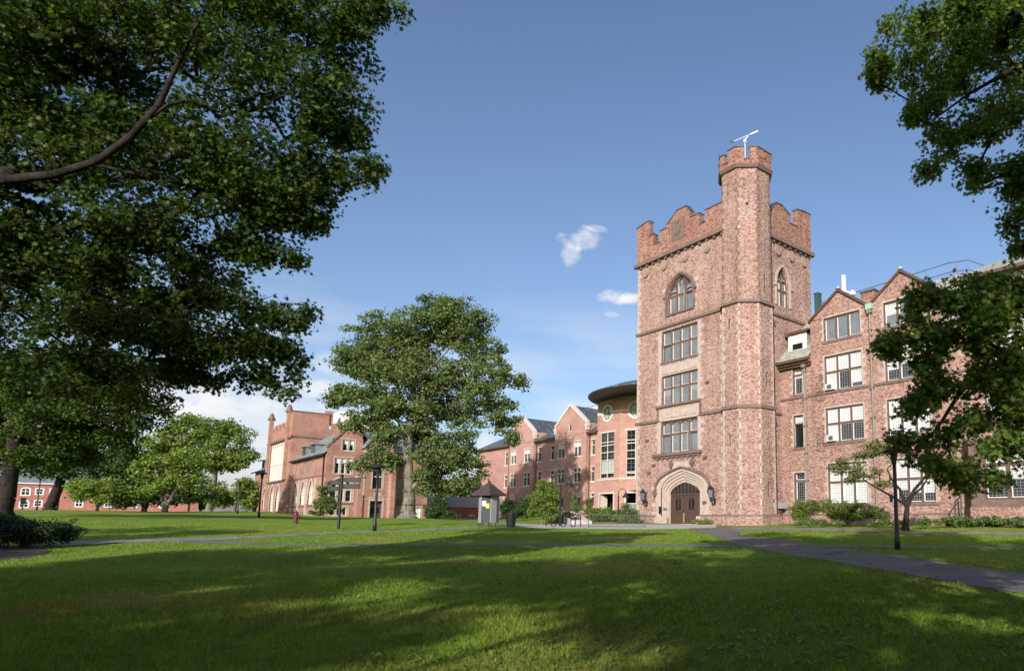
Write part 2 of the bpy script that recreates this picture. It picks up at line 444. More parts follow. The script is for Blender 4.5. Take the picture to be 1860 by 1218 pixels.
def paving(name, c0, c1):
    m, nt, p, out = mat(name)
    a = noise(nt, pos(nt, (1, 1, 0)), .55, 5, .65); b = noise(nt, pos(nt, (1, 1, 0)), 26, 4, .7)
    c = ramp(nt, a, [(.32, c0), (.5, tuple((x + y) / 2 for x, y in zip(c0, c1))), (.68, c1)])
    c = mixc_(nt, 1.0, c, ramp(nt, b, [(.3, (.62,) * 3), (.7, (1.25,) * 3)]), 'MULTIPLY')
    vo = nd(nt, 'ShaderNodeTexVoronoi', feature='DISTANCE_TO_EDGE'); vo.inputs['Scale'].default_value = .55
    w = nd(nt, 'ShaderNodeTexNoise'); w.inputs['Scale'].default_value = 1.2; w.inputs['Detail'].default_value = 5; nt.links.new(pos(nt, (1, 1, 0)), w.inputs['Vector'])
    ad = nd(nt, 'ShaderNodeVectorMath', operation='MULTIPLY_ADD'); nt.links.new(w.outputs['Color'], ad.inputs[0]); ad.inputs[1].default_value = (1.5, 1.5, 0); nt.links.new(pos(nt, (1, 1, 0)), ad.inputs[2]); nt.links.new(ad.outputs[0], vo.inputs['Vector'])
    c = mixc_(nt, ramp(nt, vo.outputs['Distance'], [(.006, (.8,) * 3), (.02, (0, 0, 0))]), c, (.03, .03, .022))
    nt.links.new(c, p.inputs['Base Color']); p.inputs['Roughness'].default_value = .92; p.inputs['Specular IOR Level'].default_value = .2
    bump(nt, p, b, .5, .01)
    return m
def slate(name, cols, sz=(3.2, 3.2, 3.6), rough=.65):
    m, nt, p, out = mat(name)
    vc = nd(nt, 'ShaderNodeTexVoronoi', feature='F1', distance='CHEBYCHEV'); nt.links.new(pos(nt, sz), vc.inputs['Vector']); vc.inputs['Scale'].default_value = 1.0; vc.inputs['Randomness'].default_value = .75
    s = nd(nt, 'ShaderNodeSeparateColor'); nt.links.new(vc.outputs['Color'], s.inputs[0])
    c = ramp(nt, s.outputs[0], [(i / (len(cols) - 1), k) for i, k in enumerate(cols)])
    g = nd(nt, 'ShaderNodeNewGeometry'); z = nd(nt, 'ShaderNodeSeparateXYZ'); nt.links.new(g.outputs['Position'], z.inputs[0])
    q = nd(nt, 'ShaderNodeMath', operation='MULTIPLY'); nt.links.new(z.outputs[2], q.inputs[0]); q.inputs[1].default_value = 4.5
    fr = nd(nt, 'ShaderNodeMath', operation='FRACT'); nt.links.new(q.outputs[0], fr.inputs[0])
    c = mixc_(nt, 1.0, c, ramp(nt, fr.outputs[0], [(0, (.62,) * 3), (.16, (1, 1, 1)), (1, (1, 1, 1))]), 'MULTIPLY')
    nt.links.new(c, p.inputs['Base Color']); p.inputs['Roughness'].default_value = rough
    bump(nt, p, fr.outputs[0], .3, .03)
    return m
def glass(name, tint=(.02, .025, .03), rough=.04, wav=.04):
    m, nt, p, out = mat(name)
    n = noise(nt, pos(nt), 1.3, 3, .5)
    nt.links.new(mixc_(nt, n, tuple(t * .5 for t in tint), tuple(t * 1.6 for t in tint)), p.inputs['Base Color'])
    p.inputs['Roughness'].default_value = rough; p.inputs['IOR'].default_value = 1.52; p.inputs['Specular IOR Level'].default_value = .75
    bump(nt, p, noise(nt, pos(nt), 3.5, 2, .5), wav, .05)
    return m
def leafmat(name, c0, c1, c2, trans=.35, gloss=.35):
    m, nt, p, out = mat(name)
    g = nd(nt, 'ShaderNodeNewGeometry')
    c = ramp(nt, g.outputs['Random Per Island'], [(0, c0), (.5, c1), (1, c2)])
    big = noise(nt, pos(nt), .45, 3, .6)
    c = mixc_(nt, 1.0, c, ramp(nt, big, [(.3, (.72, .78, .8)), (.7, (1.22, 1.15, 1.0))]), 'MULTIPLY')
    nt.links.new(c, p.inputs['Base Color']); p.inputs['Roughness'].default_value = .55; p.inputs['Specular IOR Level'].default_value = gloss
    t = nd(nt, 'ShaderNodeBsdfTranslucent'); nt.links.new(mixc_(nt, 1.0, c, (1.25, 1.35, .5), 'MULTIPLY'), t.inputs['Color'])
    mx = nd(nt, 'ShaderNodeMixShader'); mx.inputs[0].default_value = trans
    nt.links.new(p.outputs[0], mx.inputs[1]); nt.links.new(t.outputs[0], mx.inputs[2]); nt.links.new(mx.outputs[0], out.inputs['Surface'])
    return m
def bark(name, c0, c1, sc=6):
    m, nt, p, out = mat(name)
    n = noise(nt, pos(nt, (1, 1, .22)), sc, 6, .65)
    c = mixc_(nt, 1.0, ramp(nt, n, [(.35, c0), (.62, c1)]), ramp(nt, noise(nt, pos(nt), .8, 3), [(.3, (.75,) * 3), (.7, (1.15,) * 3)]), 'MULTIPLY')
    nt.links.new(c, p.inputs['Base Color']); p.inputs['Roughness'].default_value = .95; p.inputs['Specular IOR Level'].default_value = .1
    bump(nt, p, n, .9, .05)
    return m
M = {}
M['stone'] = rubble('tower_rubble_stone', [(.36,.205,.165),(.44,.275,.235),(.30,.16,.125),(.48,.325,.285),(.38,.22,.18),(.44,.26,.215),(.33,.195,.16)], (.47,.345,.31), (2.7,2.7,7.2), dark=.23)
M['stone_red'] = rubble('parapet_red_rubble', [(.30,.135,.10),(.37,.185,.14),(.235,.095,.07),(.41,.23,.18),(.32,.15,.115),(.35,.17,.13)], (.39,.245,.20), dark=.24)
M['wing_stone'] = rubble('hall_rubble_stone', [(.38,.21,.165),(.45,.275,.23),(.33,.17,.13),(.49,.32,.275),(.40,.225,.18),(.36,.20,.16)], (.48,.345,.30), (2.7,2.7,7.4), dark=.18)
M['trim'] = plain('pale_dressed_sandstone', (.42,.335,.29), .85, var=.22, scale=2.5, spec=.2, bmp=.3)
M['trim_brown'] = plain('brown_dressed_sandstone', (.175,.12,.10), .85, var=.3, scale=2.5, spec=.2, bmp=.3)  # brown stone, its colour darkened further for the shadow at the cornice
M['brownstone'] = plain('weathered_pink_brownstone', (.30,.215,.18), .85, var=.25, scale=2.5, spec=.2, bmp=.3)
M['lettering'] = plain('faded_sign_lettering', (.045,.05,.05), .6)
M['mullion'] = plain('dark_brownstone_mullion', (.125,.075,.06), .8, var=.2, spec=.25)
M['coping'] = plain('lead_grey_coping', (.07,.065,.065), .6, var=.3)
M['copper'] = plain('verdigris_copper', (.30,.42,.35), .8, var=.3, scale=3)
M['casement'] = plain('putty_painted_casement', (.62,.57,.50), .6, var=.1)
M['lead'] = plain('lead_cames', (.26,.27,.27), .5, var=.1)
M['glass'] = glass('old_leaded_glass', (.13,.15,.17), .10, .15)  # lighter grey-blue tint puts the reflected sky into the pane colour
M['glass_dark'] = glass('dark_window_glass', (.012,.014,.016), .03, .03)
M['blind'] = plain('white_roller_blind', (.58,.59,.585), .5, var=.1, spec=.4)
M['door'] = plain('dark_stained_oak_door', (.075,.045,.034), .55, var=.25, scale=8)
M['wood'] = plain('worn_bare_wood', (.34,.22,.13), .7, var=.25)
M['iron'] = plain('black_painted_iron', (.012,.012,.013), .45, var=.2)
M['iron_grey'] = plain('grey_painted_steel', (.09,.10,.105), .5, var=.2)
M['pipe'] = plain('weathered_lead_downpipe', (.22,.20,.18), .6, metal=.2, var=.3)
M['gutter'] = plain('brown_copper_gutter', (.14,.085,.06), .5, metal=.3, var=.3)
M['slate'] = slate('mottled_green_slate', [(.20,.215,.19),(.33,.33,.285),(.25,.22,.19),(.37,.38,.34),(.22,.25,.21)])
M['slate_grey'] = slate('blue_grey_slate', [(.12,.135,.14),(.20,.215,.215),(.16,.175,.18),(.24,.25,.25)])
M['shingle'] = slate('dark_metal_shingles', [(.045,.055,.065),(.075,.085,.10),(.06,.07,.08),(.17,.18,.19)], (2.0, 2.0, 2.6), .5)
M['kiosk_roof'] = slate('brown_cedar_shingles', [(.035,.02,.02),(.065,.04,.04),(.05,.03,.03)], (7, 7, 9), .8)
M['brick'] = brickwork('pink_new_brick', [(.36,.185,.15),(.44,.255,.21),(.39,.21,.17),(.48,.30,.255)], (.45,.34,.30))
M['brick_trim'] = plain('cast_stone_trim', (.55,.49,.44), .8, var=.12)
M['red_brick'] = brickwork('red_sandstone_ashlar', [(.29,.14,.10),(.36,.20,.15),(.31,.155,.115),(.39,.24,.19)], (.37,.25,.205), .35)
M['low_brick'] = brickwork('dull_red_brick', [(.27,.085,.06),(.36,.13,.095),(.31,.10,.075)], (.34,.18,.15))
M['dorm_brick'] = brickwork('old_red_brick', [(.30,.11,.085),(.42,.19,.155),(.36,.14,.11),(.46,.24,.20)], (.42,.26,.22))
M['window_frame'] = plain('buff_metal_window_frame', (.55,.52,.43), .5, var=.08)
M['green_frame'] = plain('pale_green_window_frame', (.12,.30,.19), .5, var=.08)
M['white'] = plain('white_painted_wood', (.66,.65,.63), .55, var=.1)
M['cream'] = plain('cream_limestone_tracery', (.60,.54,.475), .8, var=.14)
M['pale_glass'] = plain('milky_reflecting_glass', (.42,.42,.42), .2, var=.2, scale=.8, spec=.7)
M['dark_metal'] = plain('dark_bronze_soffit', (.035,.032,.032), .5, var=.2)
M['room'] = plain('dark_interior', (.03,.026,.024), .9)
M['ac'] = plain('white_enamel_appliance', (.68,.67,.63), .5, var=.08)
M['kiosk_panel'] = plain('weathered_grey_board', (.27,.285,.285), .8, var=.25, scale=6)
M['kiosk_board'] = plain('dark_green_notice_board', (.018,.04,.038), .6, var=.3, scale=12)
M['paper'] = plain('white_paper', (.78,.76,.80), .8, var=.03)
M['paper_yellow'] = plain('yellow_paper', (.50,.44,.08), .8, var=.05)
M['hydrant'] = plain('maroon_hydrant_paint', (.10,.022,.03), .45, var=.3)
M['rock'] = plain('pale_pink_boulder', (.58,.48,.42), .9, var=.2, scale=5, bmp=.6, bscale=8)
M['lamp_glow'] = None
M['concrete'] = plain('pale_concrete', (.40,.37,.335), .9, var=.15, scale=1.2, bmp=.2, bscale=30)
M['asphalt'] = paving('worn_asphalt_path', (.125,.116,.102), (.195,.184,.163))
M['asphalt_pale'] = paving('bleached_asphalt_walk', (.18,.168,.152), (.26,.245,.225))
M['mulch'] = plain('brown_bark_mulch', (.06,.04,.03), .95, var=.5, scale=9, bmp=.8, bscale=25)
M['teal'] = plain('teal_enamel_plate', (.10,.32,.34), .4, var=.05)
M['blue'] = plain('blue_enamel_plate', (.03,.06,.22), .4, var=.05)
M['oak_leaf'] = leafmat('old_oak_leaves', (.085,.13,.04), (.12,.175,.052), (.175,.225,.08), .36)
M['near_leaf'] = leafmat('near_oak_leaves', (.026,.052,.012), (.042,.08,.017), (.12,.165,.03), .45, .2)  # canopy shade and sunlit leaves put into the tones, dark to yellow-green
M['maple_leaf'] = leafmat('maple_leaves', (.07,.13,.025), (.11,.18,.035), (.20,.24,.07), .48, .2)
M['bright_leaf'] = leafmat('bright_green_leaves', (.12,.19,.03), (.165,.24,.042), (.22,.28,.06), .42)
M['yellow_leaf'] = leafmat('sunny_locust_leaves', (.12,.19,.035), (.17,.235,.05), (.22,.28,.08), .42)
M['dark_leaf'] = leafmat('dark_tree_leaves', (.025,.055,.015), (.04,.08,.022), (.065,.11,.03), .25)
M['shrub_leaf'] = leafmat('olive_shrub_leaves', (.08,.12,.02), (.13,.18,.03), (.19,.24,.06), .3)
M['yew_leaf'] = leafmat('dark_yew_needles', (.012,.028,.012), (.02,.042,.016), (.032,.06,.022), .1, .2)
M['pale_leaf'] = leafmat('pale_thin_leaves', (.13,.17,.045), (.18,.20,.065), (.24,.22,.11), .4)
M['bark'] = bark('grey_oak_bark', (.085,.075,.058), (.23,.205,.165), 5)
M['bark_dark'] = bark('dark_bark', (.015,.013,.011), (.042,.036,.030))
# lawn
def lawn(name, blades=False):
    m, nt, p, out = mat(name)
    n1 = noise(nt, pos(nt, (1, 1, 0)), .16, 4, .6); n2 = noise(nt, pos(nt, (1, 1, 0)), 1.7, 5, .7)
    c = ramp(nt, n1, [(.30, (.155,.255,.030)), (.52, (.18,.275,.036)), (.64, (.24,.26,.058)), (.75, (.31,.27,.10))])
    c = mixc_(nt, 1.0, c, ramp(nt, n2, [(.25, (.62,.66,.6)), (.75, (1.22,1.2,1.15))]), 'MULTIPLY')
    if blades:
        g = nd(nt, 'ShaderNodeNewGeometry')
        c = mixc_(nt, 1.0, c, ramp(nt, g.outputs['Random Per Island'], [(0, (.6,.7,.6)), (.8, (1.25,1.2,1.1)), (.97, (1.6,1.4,1.2)), (1, (2.4,2.0,2.2))]), 'MULTIPLY')
        nt.links.new(c, p.inputs['Base Color']); p.inputs['Roughness'].default_value = .5; p.inputs['Specular IOR Level'].default_value = .25
        t = nd(nt, 'ShaderNodeBsdfTranslucent'); nt.links.new(c, t.inputs['Color'])
        mx = nd(nt, 'ShaderNodeMixShader'); mx.inputs[0].default_value = .35
        nt.links.new(p.outputs[0], mx.inputs[1]); nt.links.new(t.outputs[0], mx.inputs[2]); nt.links.new(mx.outputs[0], out.inputs['Surface'])
    else:
        f = noise(nt, pos(nt, (1, 1, 0)), 14, 5, .75)
        c = mixc_(nt, 1.0, c, ramp(nt, f, [(.3, (.6,.62,.55)), (.7, (1.15,1.15,1.1))]), 'MULTIPLY')
        nt.links.new(c, p.inputs['Base Color']); p.inputs['Roughness'].default_value = .95; p.inputs['Specular IOR Level'].default_value = .1
        bump(nt, p, f, .9, .05)
    return m
M['lawn'] = lawn('mown_lawn'); M['blades'] = lawn('grass_blades', True)

# ---------------------------------------------------------------- fast mesh from numpy
def np_mesh(name, verts, loop_v, starts, m, parent=None, smooth=False):
    loop_v = np.asarray(loop_v).ravel()
    me = bpy.data.meshes.new(name)
    me.vertices.add(len(verts)); me.loops.add(len(loop_v)); me.polygons.add(len(starts))
    me.vertices.foreach_set("co", np.ascontiguousarray(verts, dtype=np.float32).ravel())
    me.loops.foreach_set("vertex_index", np.ascontiguousarray(loop_v, dtype=np.int32).ravel())
    me.polygons.foreach_set("loop_start", np.ascontiguousarray(starts, dtype=np.int32))
    if smooth: me.polygons.foreach_set("use_smooth", np.ones(len(starts), dtype=bool))
    me.update(calc_edges=True)
    me.materials.append(m)
    o = bpy.data.objects.new(name, me); COL.objects.link(o)
    if parent is not None:
        o.parent = parent
    return o
LEAF = {
 'diamond': (np.array([(0, -.5, 0), (.32, 0, .06), (0, .5, 0), (-.32, 0, .06)]), [[0, 1, 2, 3]]),
 'tuft': (np.array([(0, -.5, 0), (.36, -.1, .08), (.2, .42, 0), (-.16, .5, .05), (-.4, .05, 0)]), [[0, 1, 2, 3, 4]]),
 'lobed': (np.array([(0, -.5, 0), (.1, -.2, 0), (.42, -.22, .05), (.2, .02, 0), (.48, .22, .06), (.14, .2, 0), (0, .55, .04), (-.14, .2, 0), (-.48, .22, .06), (-.2, .02, 0), (-.42, -.22, .05), (-.1, -.2, 0)]),
           [[0, 1, 2, 3, 4, 5, 6, 7, 8, 9, 10, 11]]),
}
def scatter_leaves(name, C, size, kind, m, parent, rng, up=.5, N=None):
    """C: leaf centres in world coordinates, size: array"""
    n = len(C)
    nrm = rng.normal(size=(n, 3)) + np.array([0, 0, up]) * 2
    if N is not None: nrm += N
    nrm /= np.linalg.norm(nrm, axis=1)[:, None]
    a = rng.normal(size=(n, 3)); a -= (a * nrm).sum(1)[:, None] * nrm; a /= np.linalg.norm(a, axis=1)[:, None]
    b = np.cross(nrm, a)
    T, faces = LEAF[kind]
    k = len(T)
    V = C[:, None, :] + size[:, None, None] * (T[None, :, 1:2] * a[:, None, :] + T[None, :, 0:1] * b[:, None, :] + T[None, :, 2:3] * nrm[:, None, :])
    w = origin_of(parent) if parent is not None else np.zeros(3)
    V = V.reshape(-1, 3) - w
    ln = len(faces[0])
    lv = (np.arange(n) * k)[:, None] + np.array(faces[0])[None, :]
    return np_mesh(name, V, lv, np.arange(n) * ln, m, parent)
def tubes(P0, P1, R0, R1, n=6):
    d = P1 - P0; L = np.linalg.norm(d, axis=1)[:, None] + 1e-9; d = d / L
    ref = np.where(np.abs(d[:, 2:3]) < .9, np.array([[0, 0, 1.0]]), np.array([[1.0, 0, 0]]))
    u = np.cross(d, ref); u /= np.linalg.norm(u, axis=1)[:, None]; w = np.cross(d, u)
    an = np.arange(n) / n * 2 * np.pi
    cir = u[:, None, :] * np.cos(an)[None, :, None] + w[:, None, :] * np.sin(an)[None, :, None]
    V = np.concatenate([P0[:, None, :] + cir * R0[:, None, None], P1[:, None, :] + cir * R1[:, None, None]], 1).reshape(-1, 3)
    m = len(P0); base = (np.arange(m) * 2 * n)[:, None, None]
    k = np.arange(n); q = np.stack([k, (k + 1) % n, (k + 1) % n + n, k + n], 1)[None]
    lv = (base + q).reshape(-1)
    return V, lv, np.arange(m * n) * 4
def tree(name, label, cat, base, limbs, blobs, n_clump, per, leaf, kind, lm, bm, seed, spread=.62, up=.5, squash=.6, group=None, rmin=.012, pipe=.028, shell=.5, crown_name='crown', trunk_name='trunk', fam=4, fam_r=1.0, fam_sq=.5):
    """limbs: polylines [(x,y,z,r)..] world; blobs: (centre, (rx,ry,rz)) world. Returns the thing."""
    rng = np.random.default_rng(seed)
    root = thing(name, label, cat, base, group)
    nodes, par, rad, fixed = [], [], [], []
    for li, L in enumerate(limbs):
        prev = -1
        if li > 0:
            d = np.linalg.norm(np.array(nodes) - np.array(L[0][:3]), axis=1); prev = int(d.argmin())
        for i in range(len(L)):
            if i == 0:
                nodes.append(np.array(L[0][:3], float)); par.append(prev); rad.append(L[0][3]); prev = len(nodes) - 1; continue
            a, b = np.array(L[i - 1]), np.array(L[i]); ns = max(1, int(np.linalg.norm(a[:3] - b[:3]) / .7))
            for s in range(1, ns + 1):
                q = a + (b - a) * s / ns
                jit = rng.normal(size=3) * .03 * min(1, .3 + q[3])
                nodes.append(q[:3] + jit); par.append(prev); rad.append(q[3]); prev = len(nodes) - 1
    nfix = len(nodes)
    vol = np.array([np.prod(b[1]) ** .72 for b in blobs]); vol = vol / vol.sum()
    ns_ = max(len(blobs), n_clump // fam)
    pick = rng.choice(len(blobs), ns_, p=vol); pick[:len(blobs)] = np.arange(len(blobs))
    dirs = rng.normal(size=(ns_, 3)); dirs /= np.linalg.norm(dirs, axis=1)[:, None]
    rr = rng.random(ns_) ** shell
    S = np.array([np.array(blobs[k][0]) + dirs[i] * rr[i] * np.array(blobs[k][1]) for i, k in enumerate(pick)])
    own = rng.integers(0, ns_, n_clump); own[:ns_] = np.arange(ns_)
    lim = np.array([min(blobs[k][1]) for k in pick]) * .7
    dv = rng.normal(size=(n_clump, 3)); dv /= np.linalg.norm(dv, axis=1)[:, None]
    fr_ = np.minimum(fam_r, lim[own]) * rng.uniform(.6, 1.2, ns_)[own]
    C = S[own] + dv * (rng.random(n_clump) ** .4 * fr_)[:, None] * np.array([1, 1, fam_sq])
    c0 = np.mean([n for n in nodes[:nfix]], axis=0)
    order = np.argsort(np.linalg.norm(C - c0, axis=1))
    NP = np.zeros((nfix + n_clump * 4 + 8, 3)); NP[:nfix] = nodes; cnt = nfix; LEN = 0
    lo = min(2, nfix - 1)
    for ci in order:
        c = C[ci]
        df = NP[lo:cnt] - c
        d = np.sqrt((df ** 2).sum(1)) + .35 * np.maximum(0, df[:, 2])
        j = int(d.argmin()) + lo
        a = NP[j]; L = np.linalg.norm(c - a); ns = 1 if L < .8 else (2 if L < 1.8 else 3)
        prev = j; side = rng.normal(size=3) * .09 * L
        for s in range(1, ns + 1):
            t = s / ns; q = a + (c - a) * t + side * math.sin(t * 3.14) + np.array([0, 0, .12 * L * math.sin(t * 3.14)])
            NP[cnt] = q; par.append(prev); rad.append(0.0); prev = cnt; cnt += 1
    NP = NP[:cnt]; par = np.array(par); rad = np.array(rad)
    count = np.zeros(cnt); has = np.zeros(cnt); 
    ischild = np.zeros(cnt, bool); ischild[par[par >= 0]] = True
    count[~ischild] = 1
    for i in range(cnt - 1, -1, -1):
        if par[i] >= 0 and par[i] < i: count[par[i]] += count[i]
    r = np.maximum(rmin, pipe * np.sqrt(count) * .55)
    r[:nfix] = np.where(rad[:nfix] > 0, rad[:nfix], r[:nfix])
    ok = par >= 0
    P1, P0 = NP[ok], NP[par[ok]]
    R1 = r[ok]; R0 = np.minimum(r[par[ok]], np.where(np.arange(cnt)[ok] < nfix, 9, R1 * 1.6))
    V, lv, st = tubes(P0, P1, R0, R1, 8 if n_clump < 1200 else 7)
    w = origin_of(root)
    np_mesh(trunk_name, V - w, lv, st, bm, root, True)
    # leaves
    k = np.maximum(1, rng.poisson(per, len(C)))
    idx = np.repeat(np.arange(len(C)), k)
    off = rng.normal(size=(len(idx), 3)); off /= np.linalg.norm(off, axis=1)[:, None]
    off *= (rng.random(len(idx)) ** .5 * 1.75)[:, None] * spread * np.array([1, 1, squash])
    sc = np.repeat(rng.uniform(.65, 1.25, len(C)), k)
    LC = C[idx] + off * sc[:, None]
    size = leaf * rng.uniform(.65, 1.3, len(idx))
    scatter_leaves(crown_name, LC, size, kind, lm, root, rng, up, off / (spread * 1.2))
    return root
def pblobs(lst, D, depth_scale=1.0):
    """crown lobes measured on the photograph: (px, py, rx, ry[, dD])"""
    out = []
    for b in lst:
        dD = b[4] if len(b) > 4 else 0
        d = D + dD; c = at(b[0], b[1], d); rx, ry = b[2] * d / F_PX, b[3] * d / F_PX
        out.append((c, (rx, rx * depth_scale, ry)))
    return out
def plimb(lst, D):
    """(px, py, dD, radius)"""
    return [(*at(p[0], p[1], D + p[2]), p[3]) for p in lst]
# ---------------------------------------------------------------- building parts
def window(parent, F, h, cols=3, transoms=(), dep=.30, mull='mullion', case='casement', pane='glass', lead=(3, 4), blinds=(), bar=.14, heads=0.0, name='window', cw=.055, label=None, lead_m='lead', open_=(), sill=None, blind_m='blind'):
    """one window: stone mullions, casements with lead cames, glass and blinds set into a real opening"""
    u0, u1, z0, z1 = h['u0'], h['u1'], h['z0'], h['z1']
    m = MB()
    b2 = bar * .5
    edges = [u0 + (u1 - u0) * i / cols for i in range(cols + 1)]
    zs = [z0] + list(transoms) + [z1]
    outl = hole_outline(h)
    F.box(m, u0, u1, z0, z0 + b2, -dep - .12, -dep + .16)
    F.box(m, u0, u0 + b2, z0 + b2, arch_z(u0 + b2 * .5, h) if h.get('arch') else z1, -dep - .12, -dep + .16)
    F.box(m, u1 - b2, u1, z0 + b2, arch_z(u1 - b2 * .5, h) if h.get('arch') else z1, -dep - .12, -dep + .16)
    if not h.get('arch'): F.box(m, u0 + b2, u1 - b2, z1 - b2, z1, -dep - .12, -dep + .16)
    else:
        pts = arch_pts((u0 + u1) / 2, (u1 - u0) / 2, z1 - h['arch'][0], *h['arch'])
        for a, b in zip(pts, pts[1:]): F.bar(m, (a[0], a[1] - b2 * .5), (b[0], b[1] - b2 * .5), b2 * 1.3, -dep - .12, -dep + .158)
    for e in edges[1:-1]:
        F.box(m, e - b2, e + b2, z0 + b2, arch_z(e, h) - .02, -dep - .12, -dep + .15)
    for t in transoms: F.box(m, u0 + b2, u1 - b2, t - b2, t + b2, -dep - .12, -dep + .145)
    if heads:
        for i in range(cols):
            a, b = edges[i] + b2, edges[i + 1] - b2; zt = min(z1 - (0 if h.get('arch') else b2), arch_z(edges[i], h) if i else 99, arch_z(edges[i + 1], h) if i < cols - 1 else 99) if h.get('arch') else z1 - b2
            if h.get('arch'): zt = min(arch_z(a, h), arch_z(b, h)) - .05
            pts = arch_pts((a + b) / 2, (b - a) / 2, zt - heads, heads * .92, 'tudor', 8)
            for (p, pz), (q, qz) in zip(pts, pts[1:]):
                F.prism(m, [(p, pz), (q, qz), (q, zt), (p, zt)], -dep - .1, -dep + .13)
    w = m.build(name, M[mull], parent)
    if label: w['label'] = label
    g = MB(); o = hole_outline(h)
    g.add([F.P(u, z, -dep) for u, z in o][::-1], [tuple(range(len(o)))])
    g.build('pane', M[pane], w)
    c = MB(); bl = MB(); ld = MB()
    for i in range(cols):
        for j in range(len(zs) - 1):
            a, b = edges[i] + b2, edges[i + 1] - b2
            lo_, hi_ = zs[j] + b2, zs[j + 1] - b2
            if h.get('arch'): hi_ = min(hi_, min(arch_z(a + .04, h), arch_z(b - .04, h)) - b2 * .6)
            if hi_ - lo_ < .12: continue
            if (i, j) in dict.fromkeys(open_):   # casement swung out on its left hinge
                P = lambda t, z, k: F.P(a + t * (b - a) * .5, z, -dep + .1 + t * (b - a) * .8 + k)
                for t0, t1, q0, q1 in ((0, .1, lo_, hi_), (.9, 1, lo_, hi_), (.1, .9, lo_, lo_ + cw), (.1, .9, hi_ - cw, hi_)):
                    c.add([P(t0, q0, 0), P(t1, q0, 0), P(t1, q1, 0), P(t0, q1, 0), P(t0, q0, .04), P(t1, q0, .04), P(t1, q1, .04), P(t0, q1, .04)], [(0,3,2,1),(4,5,6,7),(0,1,5,4),(1,2,6,5),(2,3,7,6),(3,0,4,7)])
                continue
            F.box(c, a, a + cw, lo_, hi_, -dep, -dep + .07); F.box(c, b - cw, b, lo_, hi_, -dep, -dep + .07)
            F.box(c, a + cw, b - cw, lo_, lo_ + cw, -dep, -dep + .068); F.box(c, a + cw, b - cw, hi_ - cw, hi_, -dep, -dep + .068)
            fr = dict(blinds).get((i, j), 0)
            if fr: F.box(bl, a + cw, b - cw, hi_ - cw - (hi_ - lo_ - 2 * cw) * fr, hi_ - cw, -dep + .004, -dep + .010)
            nx = lead[0]; nzz = max(1, round(lead[1] * (hi_ - lo_) / 1.3)) if lead[1] else 0
            for k in range(1, nx):
                x = a + cw + (b - a - 2 * cw) * k / nx; F.box(ld, x - .010, x + .010, lo_ + cw, hi_ - cw, -dep + .012, -dep + .03)
            for k in range(1, nzz):
                z = lo_ + (hi_ - lo_) * k / nzz; F.box(ld, a + cw, b - cw, z - .010, z + .010, -dep + .012, -dep + .028)
    if c.f: c.build('casement', M[case], w)
    if ld.f: ld.build('glazing_bars', M[lead_m], w)
    if bl.f: bl.build('blind', M[blind_m], w)
    return w
def prof_wall(m, F, prof, zb, d0, d1):
    """parapet with a stepped or sloping top: prof = [(u, z), ...] left to right"""
    # remove exact duplicates, build as one prism
    pts = [(prof[0][0], zb), (prof[-1][0], zb)] + [p for p in prof[::-1]]
    F.prism(m, pts, d0, d1)
def coping(m, F, prof, th=.12, d0=-.5, d1=.06):
    for a, b in zip(prof, prof[1:]):
        if abs(a[0] - b[0]) < .02: continue
        dz = .06
        F.prism(m, [(a[0] - .04, a[1] + .003), (b[0] + .04, b[1] + .003), (b[0] + .04, b[1] + th), (a[0] - .04, a[1] + th)], d0, d1)
def quoins(m, Fa, ua, sa, Fb, ub, sb, z0, z1, seed=0, long_=.42, short=.2, hgt=.42, dd=.018):
    """alternating corner blocks on two adjoining faces"""
    z = z0; k = 0; r = random.Random(seed)
    while z < z1 - .1:
        hh = min(hgt * r.uniform(.8, 1.25), z1 - z)
        la, lb = (long_, short) if k % 2 else (short, long_)
        la *= r.uniform(.85, 1.15); lb *= r.uniform(.85, 1.15)
        for q_, (F, u, s_, L) in enumerate(((Fa, ua, sa, la), (Fb, ub, sb, lb))):
            if F is None or (Fb is not None and (k + q_) % 2): continue
            a, b = (u, u + L * s_) if s_ > 0 else (u + L * s_, u)
            F.box(m, a, b, z + .012, z + hh - .012, -.05, dd)
        z += hh; k += 1

# ================================================================ TOWER
TX0, TX1, TY0, TY1 = -50.6, -36.4, 41.67, 52.0
tower = thing('stone_tower', 'tall square pink-brown rubble stone tower with battlements and a corner stair turret', 'tower', (-44.0, 46.0, 1.2))
Ff, Fr = FY(TY0), FX(TX1)
hDoor = hole(-46.85, -41.15, .6, 6.15, 1.45)
hr3 = hole(-46.88, -41.87, 7.95, 11.05); hr2 = hole(-46.84, -41.85, 12.62, 15.49); hr1 = hole(-46.84, -41.83, 16.86, 19.95)
hA = hole(-46.0, -42.5, 21.55, 25.15, 1.75)
bR = [hole(45.45, 46.25, a, b) for a, b in ((16.5, 18.7), (12.2, 14.3), (7.55, 9.9), (3.0, 4.9))]
hB = hole(46.62, 48.35, 21.4, 25.15, 1.75, 'gothic')
m = MB()
wall(m, Ff, TX0, -38.3, .6, 27.7, [hDoor, hr3, hr2, hr1, hA], dep=.55)
wall(m, Fr, 43.6, TY1, .6, 27.7, bR + [hB], dep=.5)
m.add([(TX0, TY1, .6), (TX0, TY0, .6), (TX0, TY0, 27.7), (TX0, TY1, 27.7)], [(0, 1, 2, 3)])
m.add([(TX1, TY1, .6), (TX0, TY1, .6), (TX0, TY1, 27.7), (TX1, TY1, 27.7)], [(0, 1, 2, 3)])
m.add([(TX0, TY0, 27.6), (TX1, TY0, 27.6), (TX1, TY1, 27.6), (TX0, TY1, 27.6)], [(0, 1, 2, 3)])
m.build('wall', M['stone'], tower)
